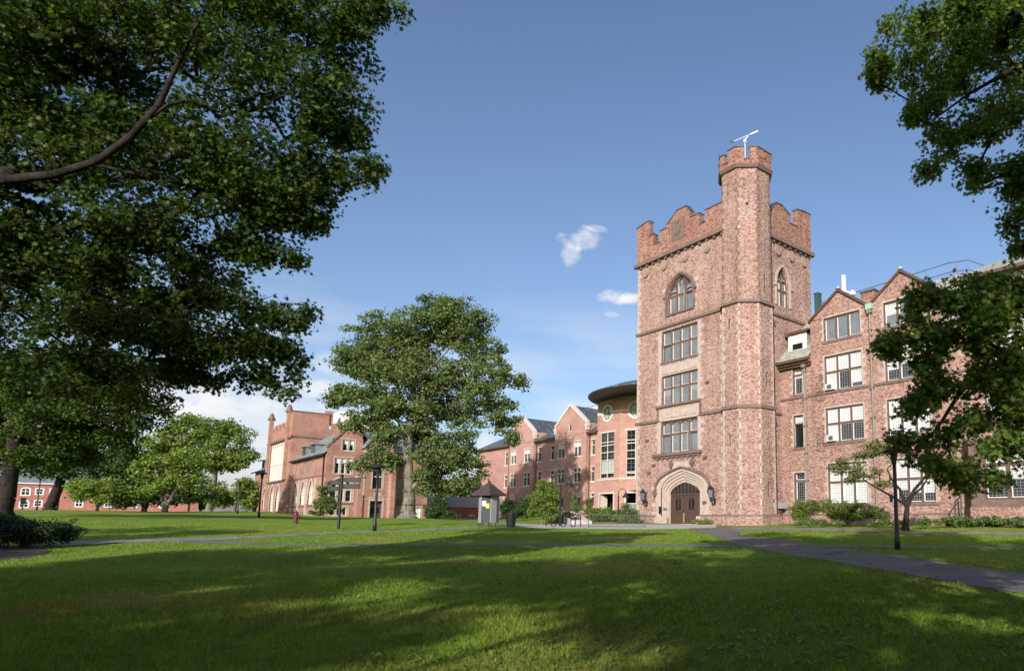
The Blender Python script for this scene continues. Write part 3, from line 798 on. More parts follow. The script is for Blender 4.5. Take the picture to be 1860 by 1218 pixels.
# plinth
m = MB(); Ff.box(m, TX0 - .12, -47.62, .6, 1.95, 0, .16); Ff.box(m, -41.4, -38.2, .6, 1.95, 0, .16)
Fr.box(m, 45.3, 46.9, .6, 1.95, 0, .14)
m.build('plinth', M['stone'], tower)
m = MB()
for a, b in ((TX0 - .14, -47.6), (-41.42, -38.2)):
    Ff.prism(m, [(a, 1.95), (b, 1.95), (b, 2.12), (a, 2.12)], -.02, .15)
Fr.box(m, 45.3, 46.9, 1.95, 2.1, -.02, .13)
# string courses
def course(m, z, uA, uB, dz=.26, pr=.16):
    Ff.prism(m, [(uA, z - dz / 2), (uB, z - dz / 2), (uB, z + dz / 2), (uA, z + dz / 2)], -.02, pr)
course(m, 11.2, TX0 - .15, -47.42); course(m, 11.2, -41.45, -38.3); course(m, 20.4, TX0 - .15, -38.3)
for z in (11.2, 20.4): Fr.box(m, 44.4, TY1 + .1, z - .12, z + .12, -.02, .15)
m.build('string_course', M['trim_brown'], tower)
# cornice with little corbels
m = MB()
Ff.prism(m, [(TX0 - .38, 27.55), (-38.35, 27.55), (-38.35, 27.92), (TX0 - .38, 27.92)], -.02, .36)
Fr.prism(m, [(44.6, 27.55), (TY1 + .36, 27.55), (TY1 + .36, 27.92), (44.6, 27.92)], -.02, .36)
for i in range(13):
    u = TX0 + .5 + i * .95; Ff.box(m, u, u + .24, 27.3, 27.56, -.02, .22)
for i in range(8):
    u = 46.0 + i * .82; Fr.box(m, u, u + .22, 27.3, 27.56, -.02, .22)
m.build('cornice', M['trim_brown'], tower)
m = MB()
for u in (-49.25, -46.5, -43.45, -40.5):
    for k in range(1):
        pts = [(u + .42 * math.cos(a), 26.75 + .52 * math.sin(a)) for a in np.linspace(0, 2 * math.pi, 15)[:-1]]
        Ff.prism(m, pts, -.02, .16)
        pts = [(u + .26 * math.cos(a), 26.75 + .34 * math.sin(a)) for a in np.linspace(0, 2 * math.pi, 13)[:-1]]
        Ff.prism(m, pts, .15, .22)
for u in (46.8, 48.85, 50.85):
    pts = [(u + .38 * math.cos(a), 26.7 + .52 * math.sin(a)) for a in np.linspace(0, 2 * math.pi, 15)[:-1]]
    Fr.prism(m, pts, -.02, .16)
m.build('medallion', M['brownstone'], tower)
# parapet
pf = [(-50.72, 31.35), (-49.75, 31.55), (-49.75, 30.9), (-49.68, 30.9), (-49.68, 32.1), (-48.75, 32.15), (-48.75, 30.45), (-48.1, 30.55), (-48.1, 29.3), (-47.1, 29.3), (-47.1, 30.5), (-46.05, 30.6), (-46.05, 31.0), (-44.55, 32.05), (-43.2, 31.95), (-42.78, 31.3), (-42.78, 30.75), (-41.5, 30.9), (-41.5, 29.3), (-40.72, 29.3), (-40.72, 30.65), (-38.4, 30.75)]
pf = [(-50.72, 31.9), (-49.85, 32.05), (-49.85, 30.7), (-49.68, 30.7), (-49.68, 32.1), (-48.75, 32.1), (-48.75, 30.45), (-48.1, 30.45), (-48.1, 29.3), (-47.1, 29.3), (-47.1, 30.45), (-46.05, 30.45), (-46.05, 30.75), (-44.6, 31.75), (-43.25, 31.75), (-42.78, 31.1), (-42.78, 30.4), (-41.5, 30.4), (-41.5, 29.3), (-40.72, 29.3), (-40.72, 30.4), (-38.3, 30.4)]
pr_ = [(45.0, 30.3), (45.9, 30.3), (46.3, 30.9), (46.6, 31.3), (47.5, 31.35), (48.75, 30.75), (48.75, 29.95), (49.9, 29.95), (49.9, 31.75), (51.0, 31.95), (51.0, 30.6), (51.12, 30.6), (51.12, 31.95), (52.12, 31.95)]
m = MB(); prof_wall(m, Ff, pf, 27.92, -.48, .1)
prof_wall(m, Fr, pr_, 27.92, -.48, .1)
prof_wall(m, Frame((0, TY1, 0), (-1, 0)), [(36.5, 30.3), (38.0, 30.3), (38.0, 31.6), (40.5, 31.6), (40.5, 29.3), (42, 29.3), (42, 30.6), (45, 30.6), (45, 29.3), (46.4, 29.3), (46.4, 30.6), (48.5, 30.6), (48.5, 31.9), (50.2, 31.9)], 27.92, -.48, .1)
prof_wall(m, Frame((TX0, 0, 0), (0, -1)), [(-51.5, 30.6), (-49, 30.6), (-49, 29.3), (-48, 29.3), (-48, 30.6), (-45, 30.6), (-45, 29.3), (-44, 29.3), (-44, 31.9), (-42.2, 31.9)], 27.92, -.48, .1)
m.build('parapet', M['stone_red'], tower)
m = MB(); coping(m, Ff, pf, .11, -.52, .15); coping(m, Fr, pr_, .11, -.52, .15)
m.build('coping', M['coping'], tower)
m = MB()   # carved coat of arms panel in the parapet, left blank-shielded as it reads at this distance
Ff.prism(m, [(-45.4, 28.75), (-43.55, 28.75), (-43.55, 30.9), (-45.4, 30.9)], .09, .14)
Ff.prism(m, [(-44.95, 30.35), (-44.9, 29.6), (-44.48, 29.05), (-44.05, 29.6), (-44.0, 30.35)], .13, .22)
Ff.prism(m, [(-44.75, 30.45), (-44.2, 30.45), (-44.3, 30.7), (-44.65, 30.7)], .13, .2)
m.build('carved_panel', M['trim_brown'], tower)
# window surround bands, spandrel panels
m = MB()
for h in (hr1, hr2, hr3):
    for a, b in ((h['u0'] - .5, h['u0'] - .0), (h['u1'] + .0, h['u1'] + .38)):
        Ff.box(m, a, b, h['z0'] - .05, h['z1'] + .1, -.05, .03)
Ff.box(m, -47.3, -41.5, 15.49, 16.86, -.3, .01); Ff.box(m, -47.42, -41.45, 11.06, 12.62, -.3, .03)
for z0, z1 in ((15.66, 16.62), (11.35, 12.3)):
    for i in range(4):
        a = -46.84 + i * 1.2475; 
        Ff.box(m, a + .1, a + 1.15, z0, z0 + .06, 0, .075); Ff.box(m, a + .1, a + 1.15, z1 - .06, z1, 0, .075)
        Ff.box(m, a + .1, a + .16, z0 + .06, z1 - .06, 0, .075); Ff.box(m, a + 1.09, a + 1.15, z0 + .06, z1 - .06, 0, .075)
r_ = random.Random(4)
for h in (hr1, hr2, hr3, hA):      # toothed jamb stones
    z = h['z0']
    while z < h['z1'] - .5:
        L = r_.choice((.55, .8)); Ff.box(m, h['u1'] + .2, h['u1'] + L, z, z + .38, -.05, .012); Ff.box(m, h['u0'] - L, h['u0'] - .2, z, z + .38, -.05, .012); z += .8
m.build('window_surround', M['trim'], tower)
m = MB()
Ff.box(m, -47.5, -41.4, 12.4, 12.62, -.2, .26); Ff.box(m, -47.42, -47.2, 11.06, 12.4, -.02, .13); Ff.box(m, -41.6, -41.4, 11.06, 12.4, -.02, .13)
Ff.box(m, -47.9, -41.3, 7.68, 7.93, -.2, .34); Ff.box(m, -47.7, -41.5, 7.5, 7.69, -.1, .2)
for i in range(9): Ff.box(m, -47.4 + i * .7, -47.2 + i * .7, 7.32, 7.52, -.02, .15)
Ff.box(m, -46.95, -41.75, 16.7, 16.86, -.2, .12); Ff.box(m, -46.2, -42.3, 21.35, 21.55, -.2, .14)
m.build('sill', M['trim_brown'], tower)
window(tower, Ff, hr3, 4, (9.75,), dep=.3, lead=(3, 5), heads=.34, open_=((0, 0), (3, 0)), bar=.17)
window(tower, Ff, hr2, 4, (14.25,), dep=.3, lead=(3, 5), bar=.17, blinds=(((0, 0), .4), ((3, 0), .35)), blind_m='lead')
window(tower, Ff, hr1, 4, (18.55,), dep=.3, lead=(3, 5), bar=.17, open_=((0, 0),))
window(tower, Ff, hA, 3, (23.3,), dep=.32, lead=(3, 5), heads=.4, bar=.2, open_=((2, 0),))
m = MB(); ring(m, Ff, hA, .12, .34, -.02, .13)
for s_ in (0, 1):
    u = -46.35 if s_ == 0 else -42.15; Ff.box(m, u - .22, u + .22, 23.25, 23.45, -.02, .2)
ring(m, Ff, hA, .0, .13, -.05, .02)
m.build('hood_mould', M['trim_brown'], tower)
# tracery in the arched windows
m = MB()
for c_ in (-45.42, -44.25, -43.08):
    for k in (-.3, .3):
        u = c_ + k; zt = arch_z(u, hA) - .12
        if zt > 24.45: Ff.box(m, u - .05, u + .05, 24.2, zt, -.42, -.2)
m.build('tracery', M['mullion'], tower)
window(tower, Fr, hB, 2, (23.0,), dep=.35, heads=.4, lead=(2, 4), bar=.2, label='narrow pointed window of the side face')
m = MB(); ring(m, Fr, hB, .1, .3, -.02, .13); Fr.box(m, 46.15, 46.5, 23.2, 23.4, 0, .2); Fr.box(m, 48.5, 48.85, 23.2, 23.4, 0, .2)
m.build('hood_mould', M['trim'], tower)
for h in bR: window(tower, Fr, h, 1, ((h['z0'] + h['z1']) / 2,), dep=.3, lead=(2, 4), bar=.12, name='side_window')
# doorway
hD = hole(-45.87, -42.08, .6, 5.15, .95)
m = MB()
for k in range(5):
    g0 = hD['u0'] + .98 - .98 * (1 - k / 5)
def grown(g, gz): return hole(hD['u0'] - g, hD['u1'] + g, .6, 5.15 + gz, .95 + .10 * gz * 5)
steps = [(0, 0, .45), (.25, .26, .34), (.5, .52, .22), (.74, .78, .10), (.98, 1.02, -.012), (1.62, 1.35, -.045)]
for (g0, z0_, d0_), (g1, z1_, d1_) in zip(steps, steps[1:]):
    a, b = hole_outline(grown(g0, z0_)), hole_outline(grown(g1, z1_))
    n = len(a)
    vs = [Ff.P(u, z, -d0_) for u, z in a] + [Ff.P(u, z, -d0_) for u, z in b] + [Ff.P(u, z, -d1_) for u, z in b]
    fs = []
    for i in range(n - 1):
        fs += [(i + 1, i, n + i, n + i + 1), (n + i + 1, n + i, 2 * n + i, 2 * n + i + 1)]
    m.add(vs, fs)
# flat stone quoined jambs either side
for z in np.arange(1.3, 4.7, .8): Ff.box(m, -48.2, -47.4, z, z + .38, -.04, .025); Ff.box(m, -40.95, -40.2, z, z + .38, -.04, .025)
Ff.prism(m, [(-47.65, .6), (-45.95, .6), (-45.95, 2.0), (-47.65, 2.0)], -.03, .14); Ff.prism(m, [(-42.0, .6), (-41.1, .6), (-41.1, 2.0), (-42.0, 2.0)], -.03, .14)
Ff.box(m, -45.3, -42.6, 6.45, 7.05, -.03, .03)
m.build('door_surround', M['trim'], tower)
m = MB(); hH = grown(1.62, 1.3); ring(m, Ff, dict(hH, z0=4.3), .0, .16, -.02, .2)
for u, z in ((-47.7, 4.15), (-40.3, 4.15), (-45.35, 6.85), (-42.55, 6.85)):
    Ff.prism(m, [(u - .32, z), (u, z - .4), (u + .32, z), (u, z + .4)], 0, .2)
    Ff.prism(m, [(u - .18, z), (u, z - .22), (u + .18, z), (u, z + .22)], .19, .27)
m.build('hood_mould', M['trim_brown'], tower)
m = MB(); Ff.box(m, -45.95, -42.0, 1.0, 1.31, -.6, .6); m.build('door_step', M['concrete'], tower)
m = MB()
dd = -.44
F_ = Ff
F_.box(m, -45.87, -45.72, 1.31, 4.3, dd - .1, dd + .1); F_.box(m, -42.23, -42.08, 1.31, 4.3, dd - .1, dd + .1)
F_.box(m, -45.72, -42.23, 3.93, 4.08, dd - .1, dd + .14)
pts = arch_pts(-43.975, 1.895, 4.2, .95)
for a, b in zip(pts, pts[1:]): F_.bar(m, (a[0], a[1] - .06), (b[0], b[1] - .06), .14, dd - .1, dd + .1)
for i in range(1, 8):
    u = -45.87 + i * 3.79 / 8; F_.box(m, u - .05, u + .05, 4.08, arch_z(u, hD) - .05, dd - .06, dd + .08)
dfr = m.build('door_frame', M['door'], tower)
m = MB(); o = [(u, z) for u, z in hole_outline(hD)]; m.add([F_.P(u, z, dd - .04) for u, z in o][::-1], [tuple(range(len(o)))])
m.build('fanlight_pane', M['glass_dark'], dfr)
for k, (a, b) in enumerate(((-45.72, -43.99), (-43.96, -42.23))):
    m = MB(); F_.box(m, a, b, 1.33, 3.93, dd - .03, dd + .03)
    for x in (a, a + .38, b - .5, b - .12): F_.box(m, x, x + .12, 1.33, 3.93, dd + .03, dd + .075)
    for z in (1.36, 2.42, 3.78): F_.box(m, a + .12, b - .12, z, z + .13, dd + .03, dd + .07)
    ax = (a + .5, b - .5); mid = (ax[0] + ax[1]) / 2
    F_.box(m, mid - .04, mid + .04, 2.5, 3.75, dd + .03, dd + .08)
    for z in np.linspace(1.5, 2.35, 2): F_.box(m, ax[0], ax[1], z, z + .02, dd + .03, dd + .05)
    dl = m.build('door_leaf', M['door'], tower)
    m = MB()
    for x0, x1 in ((ax[0] + .02, mid - .05), (mid + .05, ax[1] - .02)):
        p = [(x0, 2.58), (x1, 2.58)] + arch_pts((x0 + x1) / 2, (x1 - x0) / 2, 3.45, .28, 'gothic', 8)[::-1]
        F_.prism(m, p, dd + .03, dd + .045)
    m.build('lancet_pane', M['glass_dark'], dl)
    if k == 0:
        m = MB(); F_.box(m, b - .16, b - .02, 1.4, 2.4, dd + .075, dd + .1); m.build('kick_strip', M['wood'], dl)
        m = MB(); m.tube([F_.P(b - .09, 2.3, dd + .15), F_.P(b - .09, 2.62, dd + .15)], .025, 6); F_.box(m, b - .12, b - .06, 2.28, 2.64, dd + .07, dd + .1); m.build('handle', M['iron'], dl)
m = MB(); Ff.box(m, -47.05, -46.82, 2.25, 2.95, .03, .12); m.build('call_box', M['iron'], tower)
m = MB(); Ff.box(m, -46.55, -46.1, 2.72, 2.84, -.0, .06); m.build('sign_plate', M['teal'], tower)
# odd dark projecting blocks in the rubble
m = MB()
for u, z in ((-40.6, 14.0), (-40.9, 7.2), (-48.9, 9.4), (-47.9, 6.9), (-41.0, 3.2), (-48.6, 6.2)):
    r_.seed(u); Ff.prism(m, [(u - .22, z - .1), (u + .18, z - .13), (u + .26, z + .06), (u + .02, z + .14), (u - .2, z + .1)], -.02, .13)
m.build('projecting_stone', M['mullion'], tower)
# left edge and joint strips of dressed stone
m = MB()
quoins(m, Ff, TX0, 1, None, 0, 1, 2.12, 27.3, 3, .5, .28, .5)
quoins(m, Ff, -38.62, -1, None, 0, 1, 2.12, 20.2, 5, .34, .16, .46)
m.build('quoin', M['trim'], tower)
# ---- turret
S_ = 1.86
def octo(ins=0.0):
    x0, y0 = -38.12 + ins * .41, 40.97 + ins; s = S_ - ins * .82; q = s / math.sqrt(2)
    V1 = (x0, y0); V2 = (x0 + s, y0); V3 = (V2[0] + q, y0 + q); V4 = (V3[0], V3[1] + s); V5 = (V2[0], V4[1] + q); V6 = (V1[0], V5[1]); V7 = (x0 - q, V4[1]); V0 = (x0 - q, V3[1])
    return [V0, V1, V2, V3, V4, V5, V6, V7]
def oct_frames(P):
    out = []
    for a, b in zip(P, P[1:] + P[:1]): out.append((Frame((a[0], a[1], 0), (b[0] - a[0], b[1] - a[1])), math.hypot(b[0] - a[0], b[1] - a[1])))
    return out
slits = {1: [(14.9 + 3.6, 1.0), (15 - 6.7, 1.0)], 2: [(28.8, 1.2)], 3: [(22.2, 1.6), (13.6, 1.2), (4.2, 1.3)]}
turret = MB(); TQ = MB(); TC = MB()
def oct_level(z0, z1, ins, mb):
    fr = oct_frames(octo(ins))
    for k, (F, L) in enumerate(fr):
        hs = []
        for (zc, hh) in slits.get(k, []):
            if z0 < zc - hh / 2 and zc + hh / 2 < z1: hs.append(hole(L * .5 - .13 if k != 1 else L * .46 - .13, L * .5 + .13 if k != 1 else L * .46 + .13, zc - hh / 2, zc + hh / 2))
        wall(mb, F, 0, L, z0, z1, hs, dep=.3)
        for h in hs: SL.append((F, h))
SL = []
oct_level(.6, 11.2, 0.0, turret); oct_level(11.2, 20.3, .03, turret); oct_level(20.3, 32.8, .1, turret)
turret.build('turret_wall', M['stone'], tower)
for F, h in SL: 
    w = window(tower, F, h, 1, (), dep=.28, lead=(1, 3), bar=.05, name='slit_window', cw=.03)
def oct_band(mb, z0, z1, out0, out1):
    A, B = octo(-out0), octo(-out1)
    vs = [(x, y, z0) for x, y in A] + [(x, y, z1) for x, y in B]
    fs = [(i, (i + 1) % 8, 8 + (i + 1) % 8, 8 + i) for i in range(8)] + [tuple(range(7, -1, -1)), tuple(range(8, 16))]
    mb.add(vs, fs)
m = MB(); oct_band(m, 11.05, 11.33, .14, .12); oct_band(m, 20.25, 20.55, .16, .10); oct_band(m, 32.65, 32.95, .06, .2); oct_band(m, 1.92, 2.1, .15, .08)
m.build('turret_course', M['trim_brown'], tower)
m = MB(); oct_band(m, .6, 1.93, .14, .14); m.build('turret_plinth', M['stone'], tower)
m = MB()
frs = oct_frames(octo(.1)); f0 = oct_frames(octo(0.0)); f1 = oct_frames(octo(.03))
for k in (1, 2, 3):
    for fr, z0, z1 in ((f0, 2.12, 11.0), (f1, 11.35, 20.2)):
        Fa, La = fr[k]; Fb, Lb = fr[k + 1] if k < 3 else (None, 0)
        quoins(m, Fa, La, -1, Fb, 0, 1, z0, z1, k + int(z0), .34, .17, .42)
quoins(m, f0[1][0], 0, 1, None, 0, 1, 2.12, 11.0, 9, .3, .15, .42); quoins(m, f1[1][0], 0, 1, None, 0, 1, 11.35, 20.2, 9, .3, .15, .42)
m.build('turret_quoin', M['trim'], tower)
m = MB()
for k in (0, 1, 2, 3): quoins(m, frs[k][0], frs[k][1], -1, frs[k + 1][0] if k < 3 else None, 0, 1, 20.6, 32.6, k + 30, .3, .17, .42)
m.build('upper_turret_quoin', M['trim_brown'], tower)
# turret battlements
m = MB(); mc = MB()
fp = oct_frames(octo(-.10))
for k, (F, L) in enumerate(fp):
    lo_, hi_ = 33.35, 34.5
    if k == 2: prof = [(0, hi_), (L * .38, hi_), (L * .38, lo_), (L * .62, lo_), (L * .62, hi_), (L, hi_)]
    elif k == 1: prof = [(0, hi_ - .2), (L * .3, hi_ - .2), (L * .3, lo_), (L * .52, lo_), (L * .52, hi_), (L, hi_)]
    elif k == 3: prof = [(0, hi_), (L * .48, hi_), (L * .48, lo_ + .4), (L * .56, lo_ + .4), (L * .56, hi_), (L, hi_)]
    else: prof = [(0, hi_ - .1), (L * .38, hi_ - .1), (L * .38, lo_), (L * .62, lo_), (L * .62, hi_), (L, hi_)]
    prof_wall(m, F, prof, 32.95, -.32, 0); coping(mc, F, prof, .1, -.36, .06)
m.build('turret_parapet', M['stone_red'], tower); mc.build('turret_coping', M['coping'], tower)
m = MB(); P = octo(.12); m.add([(x, y, 33.2) for x, y in P], [tuple(range(8))]); m.build('turret_deck', M['coping'], tower)

# ---- things fixed to the tower
def wall_lantern(u, label):
    x, y, z = u, TY0 - .55, 3.95
    t = thing('wall_lantern', label, 'lantern', (x, TY0, z - .6), 'iron lanterns beside the arched door')
    m = MB(); m.tube([(x, TY0, z - .75), (x, TY0 - .25, z - .95), (x, y, z - .62), (x, y, z - .45)], [.05, .05, .04, .05], 8)
    m.tube([(x, TY0, z - .2), (x, TY0 - .2, z - .5), (x, y + .05, z - .55)], .025, 6); m.box((x - .1, TY0 - .06, z - .95), (x + .1, TY0, z - .45)); m.build('bracket', M['iron'], t)
    m = MB(); m.lathe((x, y, z - .45), [(.08, 0), (.17, .06), (.19, .08)], 8); m.lathe((x, y, z + .32), [(.30, 0), (.22, .16), (.08, .3), (.03, .46)], 8)
    for k in range(8):
        a = k * math.pi / 4; m.tube([(x + .17 * math.cos(a), y + .17 * math.sin(a), z - .4), (x + .26 * math.cos(a), y + .26 * math.sin(a), z + .34)], .018, 4)
        m.tube([(x + .26 * math.cos(a), y + .26 * math.sin(a), z + .3), (x + .3 * math.cos(a), y + .3 * math.sin(a), z + .5)], .014, 4)
    m.build('cage', M['iron'], t)
    m = MB(); m.lathe((x, y, z - .37), [(.14, 0), (.23, .68)], 8); m.build('glass', M['glass'], t)
wall_lantern(-48.9, 'black iron lantern on the tower wall left of the arched door')
wall_lantern(-39.75, 'black iron lantern on the tower wall right of the arched door')
t = thing('weather_camera', 'white pole instrument like a camera on top of the stair turret', 'camera', (-37.2, 43.3, 33.2))
bx, by = -36.6, 42.6
m = MB(); m.tube([(bx, by, 33.2), (bx, by, 35.9)], .035, 8); m.build('pole', M['white'], t)
m = MB(); m.box((bx - .09, by - .09, 35.85), (bx + .09, by + .09, 36.15)); m.tube([(bx, by, 36.1), (bx + .2, by + .2, 36.42)], .06, 8); m.build('mount', M['white'], t)
m = MB(); m.tube([(bx - .75, by - .75, 35.95), (bx + .55, by + .55, 36.75)], .035, 8); m.tube([(bx + .35, by + .35, 36.62), (bx + .85, by + .85, 36.93)], .085, 10); m.build('arm', M['white'], t)
m = MB(); m.tube([(bx - .95, by - .95, 35.9), (bx - .75, by - .75, 36.0)], .08, 8); m.tube([(bx - .95, by - .95, 36.1), (bx - .92, by - .92, 35.7)], .04, 6); m.build('sensor', M['iron_grey'], t)
m = MB(); m.tube([(-38.9, 44.4, 32.9), (-38.9, 44.4, 36.9)], [.06, .035], 6); tag(m.build('radio_mast', M['white'], loc=(-38.9, 44.4, 32.9)), 'thin white pole mast behind the turret battlements', 'mast')
m = MB(); m.tube([(-38.95, 43.3, 30.5), (-38.95, 43.3, 33.0)], .035, 6); tag(m.build('lightning_rod', M['white'], loc=(-38.95, 43.3, 30.5)), 'short white rod at the left foot of the turret top', 'rod')
t = thing('flood_light', 'grey flood light box fixed low on the side of the tower', 'light', (-36.3, 46.4, 2.5))
m = MB(); m.box((-36.35, 46.0, 2.65), (-35.75, 46.7, 3.15)); m.build('lamp_box', M['kiosk_panel'], t)
m = MB(); m.tube([(-36.4, 46.4, 2.3), (-36.1, 46.4, 2.3), (-36.05, 46.4, 2.7)], .05, 6); m.build('bracket', M['iron'], t)
x, y, z = G(1325, 57.5)
t = thing('boulder', 'pale pink boulder lying by the foot of the stair turret', 'rock', (x, y, z))
m = MB(); m.lathe((x, y, z - .1), [(.55, 0), (.7, .18), (.55, .42), (.25, .56), (.05, .6)], 9, .3)
m.v = [(a + .12 * math.sin(b * 5 + c_ * 3), b + .12 * math.cos(a * 4), c_ + .05 * math.sin(a * 7 + b * 3)) for a, b, c_ in m.v]; m.build('stone', M['rock'], t)
# metal cabinet and chimney stacks seen behind the tower
# ================================================================ WING (stone hall right of the tower)
YW = 46.9; WX1 = -2.0
hall = thing('stone_hall', 'long pink rubble stone hall with gables joined to the right of the tower', 'building', (-25, YW, 1.3))
Fw = FY(YW)
cols = [(-31.6, -28.0), (-25.88, -22.35), (-18.3, -14.8), (-12.0, -8.5)]
H_ = {}
holes = []
for i, (a, b) in enumerate(cols):
    if i < 3: H_[i, 4] = hole(a + .02, b - .02, 16.95, 19.0)
    H_[i, 3] = hole(a, b, 12.55, 15.6)
    H_[i, 2] = hole(a, b, 8.15, 11.08)
    H_[i, 1] = hole(a + (.05 if i == 0 else .42 if i == 1 else 0), b + (.12 if i < 2 else 0), 2.95, 6.35)
for k in list(H_):
    if k[0] >= 2 and k[1] == 1: del H_[k]
sm = [hole(-35.0, -33.98, 12.72, 15.15), hole(-35.03, -33.98, 7.98, 10.85), hole(-35.08, -33.95, 3.2, 5.75)]
gab = [(-33.0, -27.05, -29.95, 21.1, 19.05), (-27.0, -21.45, -24.2, 21.2, 19.15)]
m = MB()
allh = list(H_.values()) + sm
low = [h for h in allh if h['z1'] < 16]
wall(m, Fw, TX1, WX1, .8, 16.1, low, dep=.5)
top = [h for h in allh if h['z1'] > 16]
wall(m, Fw, -33.0, -21.45, 16.1, 19.1, [h for h in top if h['u0'] < -21], dep=.5)
wall(m, Fw, -19.0, -6, 16.1, 19.15, [h for h in top if h['u0'] > -19], dep=.5)
for u0, u1, ua, za, zf in gab:
    m.add([Fw.P(u0, 19.1), Fw.P(u1, 19.1), Fw.P(u1, zf), Fw.P(ua, za), Fw.P(u0, zf)], [(0, 1, 2, 3, 4)])
# sides of the raised gable blocks, far gable end and back
for x in (-33.0, -21.45, -19.0, -6): m.add([(x, YW, 16.1), (x, YW + 4, 16.1), (x, YW + 4, 19.1), (x, YW, 19.1)], [(0, 1, 2, 3)])
m.add([(WX1, YW, .8), (WX1, YW + 11, .8), (WX1, YW + 11, 16.1), (WX1, YW + 5.4, 21.8), (WX1, YW, 16.1)], [(0, 1, 2, 3, 4)])
m.build('wall', M['wing_stone'], hall)
m = MB(); Fw.box(m, -36.35, -19.3, .8, 2.0, -.02, .12); m.build('plinth', M['wing_stone'], hall)
m = MB()
Fw.box(m, -36.4, -33.8, 12.33, 12.52, -.02, .1); Fw.box(m, -33.45, WX1, 12.33, 12.52, -.02, .1); Fw.box(m, -36.35, -19.3, 2.0, 2.15, -.02, .1)
for h in allh: Fw.box(m, h['u0'] - .15, h['u1'] + .15, h['z0'] - .22, h['z0'], -.3, .07)
m.build('string_course', M['trim_brown'], hall)
m = MB()
r_ = random.Random(8)
def surround(h, w):
    m = MB(); ring(m, Fw, h, 0, .14, -.05, .018); z = h['z0'] + .1
    while z < h['z1'] - .4:
        L = r_.uniform(.25, .42); Fw.box(m, h['u0'] - .14 - L * .6, h['u0'] - .13, z, z + .3, -.04, .014); Fw.box(m, h['u1'] + .13, h['u1'] + .14 + L * .6, z, z + .3, -.04, .014); z += .72
    m.build('surround', M['trim'], w)
bl = {(0, 4): {}, (0, 3): {(0, 1): 1, (1, 1): 1, (2, 1): 1, (0, 0): 1, (2, 0): .78}, (0, 2): {(0, 1): 1, (1, 1): 1, (2, 1): 1, (0, 0): 1},
      (0, 1): {(i, j): 1 for i in range(3) for j in range(2)}, (1, 4): {(0, 0): .5, (2, 0): 1}, (1, 3): {(0, 1): 1, (1, 1): 1, (2, 1): 1, (0, 0): .45, (1, 0): .2, (2, 0): .4},
      (1, 2): {(0, 1): 1, (1, 1): 1, (2, 1): 1, (0, 0): .75, (1, 0): .9, (2, 0): .8}, (1, 1): {(0, 1): 1, (1, 1): 1, (2, 1): 1, (0, 0): .45, (1, 0): .6, (2, 0): .62},
      (2, 4): {(0, 0): 1, (1, 0): .8, (2, 0): 1}, (2, 3): {(i, j): 1 for i in range(3) for j in range(2)}, (2, 2): {(i, j): .9 for i in range(3) for j in range(2)}, (3, 3): {(0, 1): 1, (1, 0): 1}, (3, 2): {(0, 1): 1, (2, 1): 1}}
for k, h in H_.items():
    tr = () if k[1] == 4 else ((h['z0'] + (h['z1'] - h['z0']) * .545),)
    w = window(hall, Fw, h, 3, tr, dep=.26, lead=(4, 6), bar=.16, blinds=tuple(bl.get(k, {}).items()), pane='glass' if k[1] == 4 else 'glass_dark', case='white'); surround(h, w)
for i, h in enumerate(sm):
    w = window(hall, Fw, h, 1, (h['z0'] + (h['z1'] - h['z0']) * .74,), dep=.3, lead=(4, 6), bar=.13, blinds=(((0, 0), .12), ((0, 1), .9)) if i == 0 else ((((0, 1), .9),) if i == 1 else ()), pane='glass_dark', name='narrow_window', case='white', open_=((0, 0),) if i == 1 else ()); surround(h, w)
# roofs
m = MB()
m.add([(TX1 + .0, YW - .55, 15.75), (-33.0, YW - .55, 15.75), (-33.0, YW + 5.3, 21.75), (TX1, YW + 5.3, 21.75)], [(0, 1, 2, 3)])
m.add([(-33.0, YW + .05, 16.35), (WX1, YW + .05, 16.35), (WX1, YW + 5.3, 21.75), (-33.0, YW + 5.3, 21.75)], [(0, 1, 2, 3)])
m.add([(WX1, YW + 11, 15.9), (TX1, YW + 11, 15.9), (TX1, YW + 5.3, 21.75), (WX1, YW + 5.3, 21.75)], [(0, 1, 2, 3)])
for u0, u1, ua, za, zf in gab:
    y0, y1 = YW + .02, YW + 5.0
    for a, b in (((u0, zf), (ua, za)), ((ua, za), (u1, zf))):
        m.add([(a[0], y0, a[1] + .12), (b[0], y0, b[1] + .12), (b[0], y1, b[1] + .12), (a[0], y1, a[1] + .12)], [(0, 1, 2, 3)])
m.add([(-19.3, YW - .5, 19.1), (-5.7, YW - .5, 19.1), (-5.7, YW + 5.3, 21.95), (-19.3, YW + 5.3, 21.95)], [(0, 1, 2, 3)])
m.build('roof', M['slate'], hall)
m = MB()
for u0, u1, ua, za, zf in gab:
    for a, b in (((u0 - .12, zf - .15), (ua, za)), ((ua, za), (u1 + .12, zf - .15))):
        Fw.prism(m, [(a[0], a[1] - .02), (b[0], b[1] - .02), (b[0], b[1] + .22), (a[0], a[1] + .22)], -.3, .2)
m.box((-19.4, YW - .62, 18.92), (-5.6, YW - .42, 19.16))
m.build('bargeboard', M['gutter'], hall)
m = MB(); m.box((TX1 - .35, YW - .72, 15.55), (-32.75, YW - .5, 15.8)); m.box((TX1, YW - .5, 15.35), (-32.95, YW, 15.5)); m.box((TX1 - .2, YW - .3, 15.15), (-32.95, YW, 15.3))
m.build('gutter', M['gutter'], hall)
m = MB()
for u0, u1, ua, za, zf in gab: m.lathe((ua, YW - .1, za + .15), [(.22, 0), (.12, .14), (.03, .3)], 8)
m.box((-27.3, YW - .35, 18.75), (-26.75, YW + .3, 19.2)); m.add([(-36.3, YW + 3.3, 19.8), (-36.3, YW + 3.6, 20.1), (-35.4, YW + .9, 17.5), (-35.7, YW + .5, 17.1)], [(0, 1, 2, 3)])
m.build('flashing', M['copper'], hall)
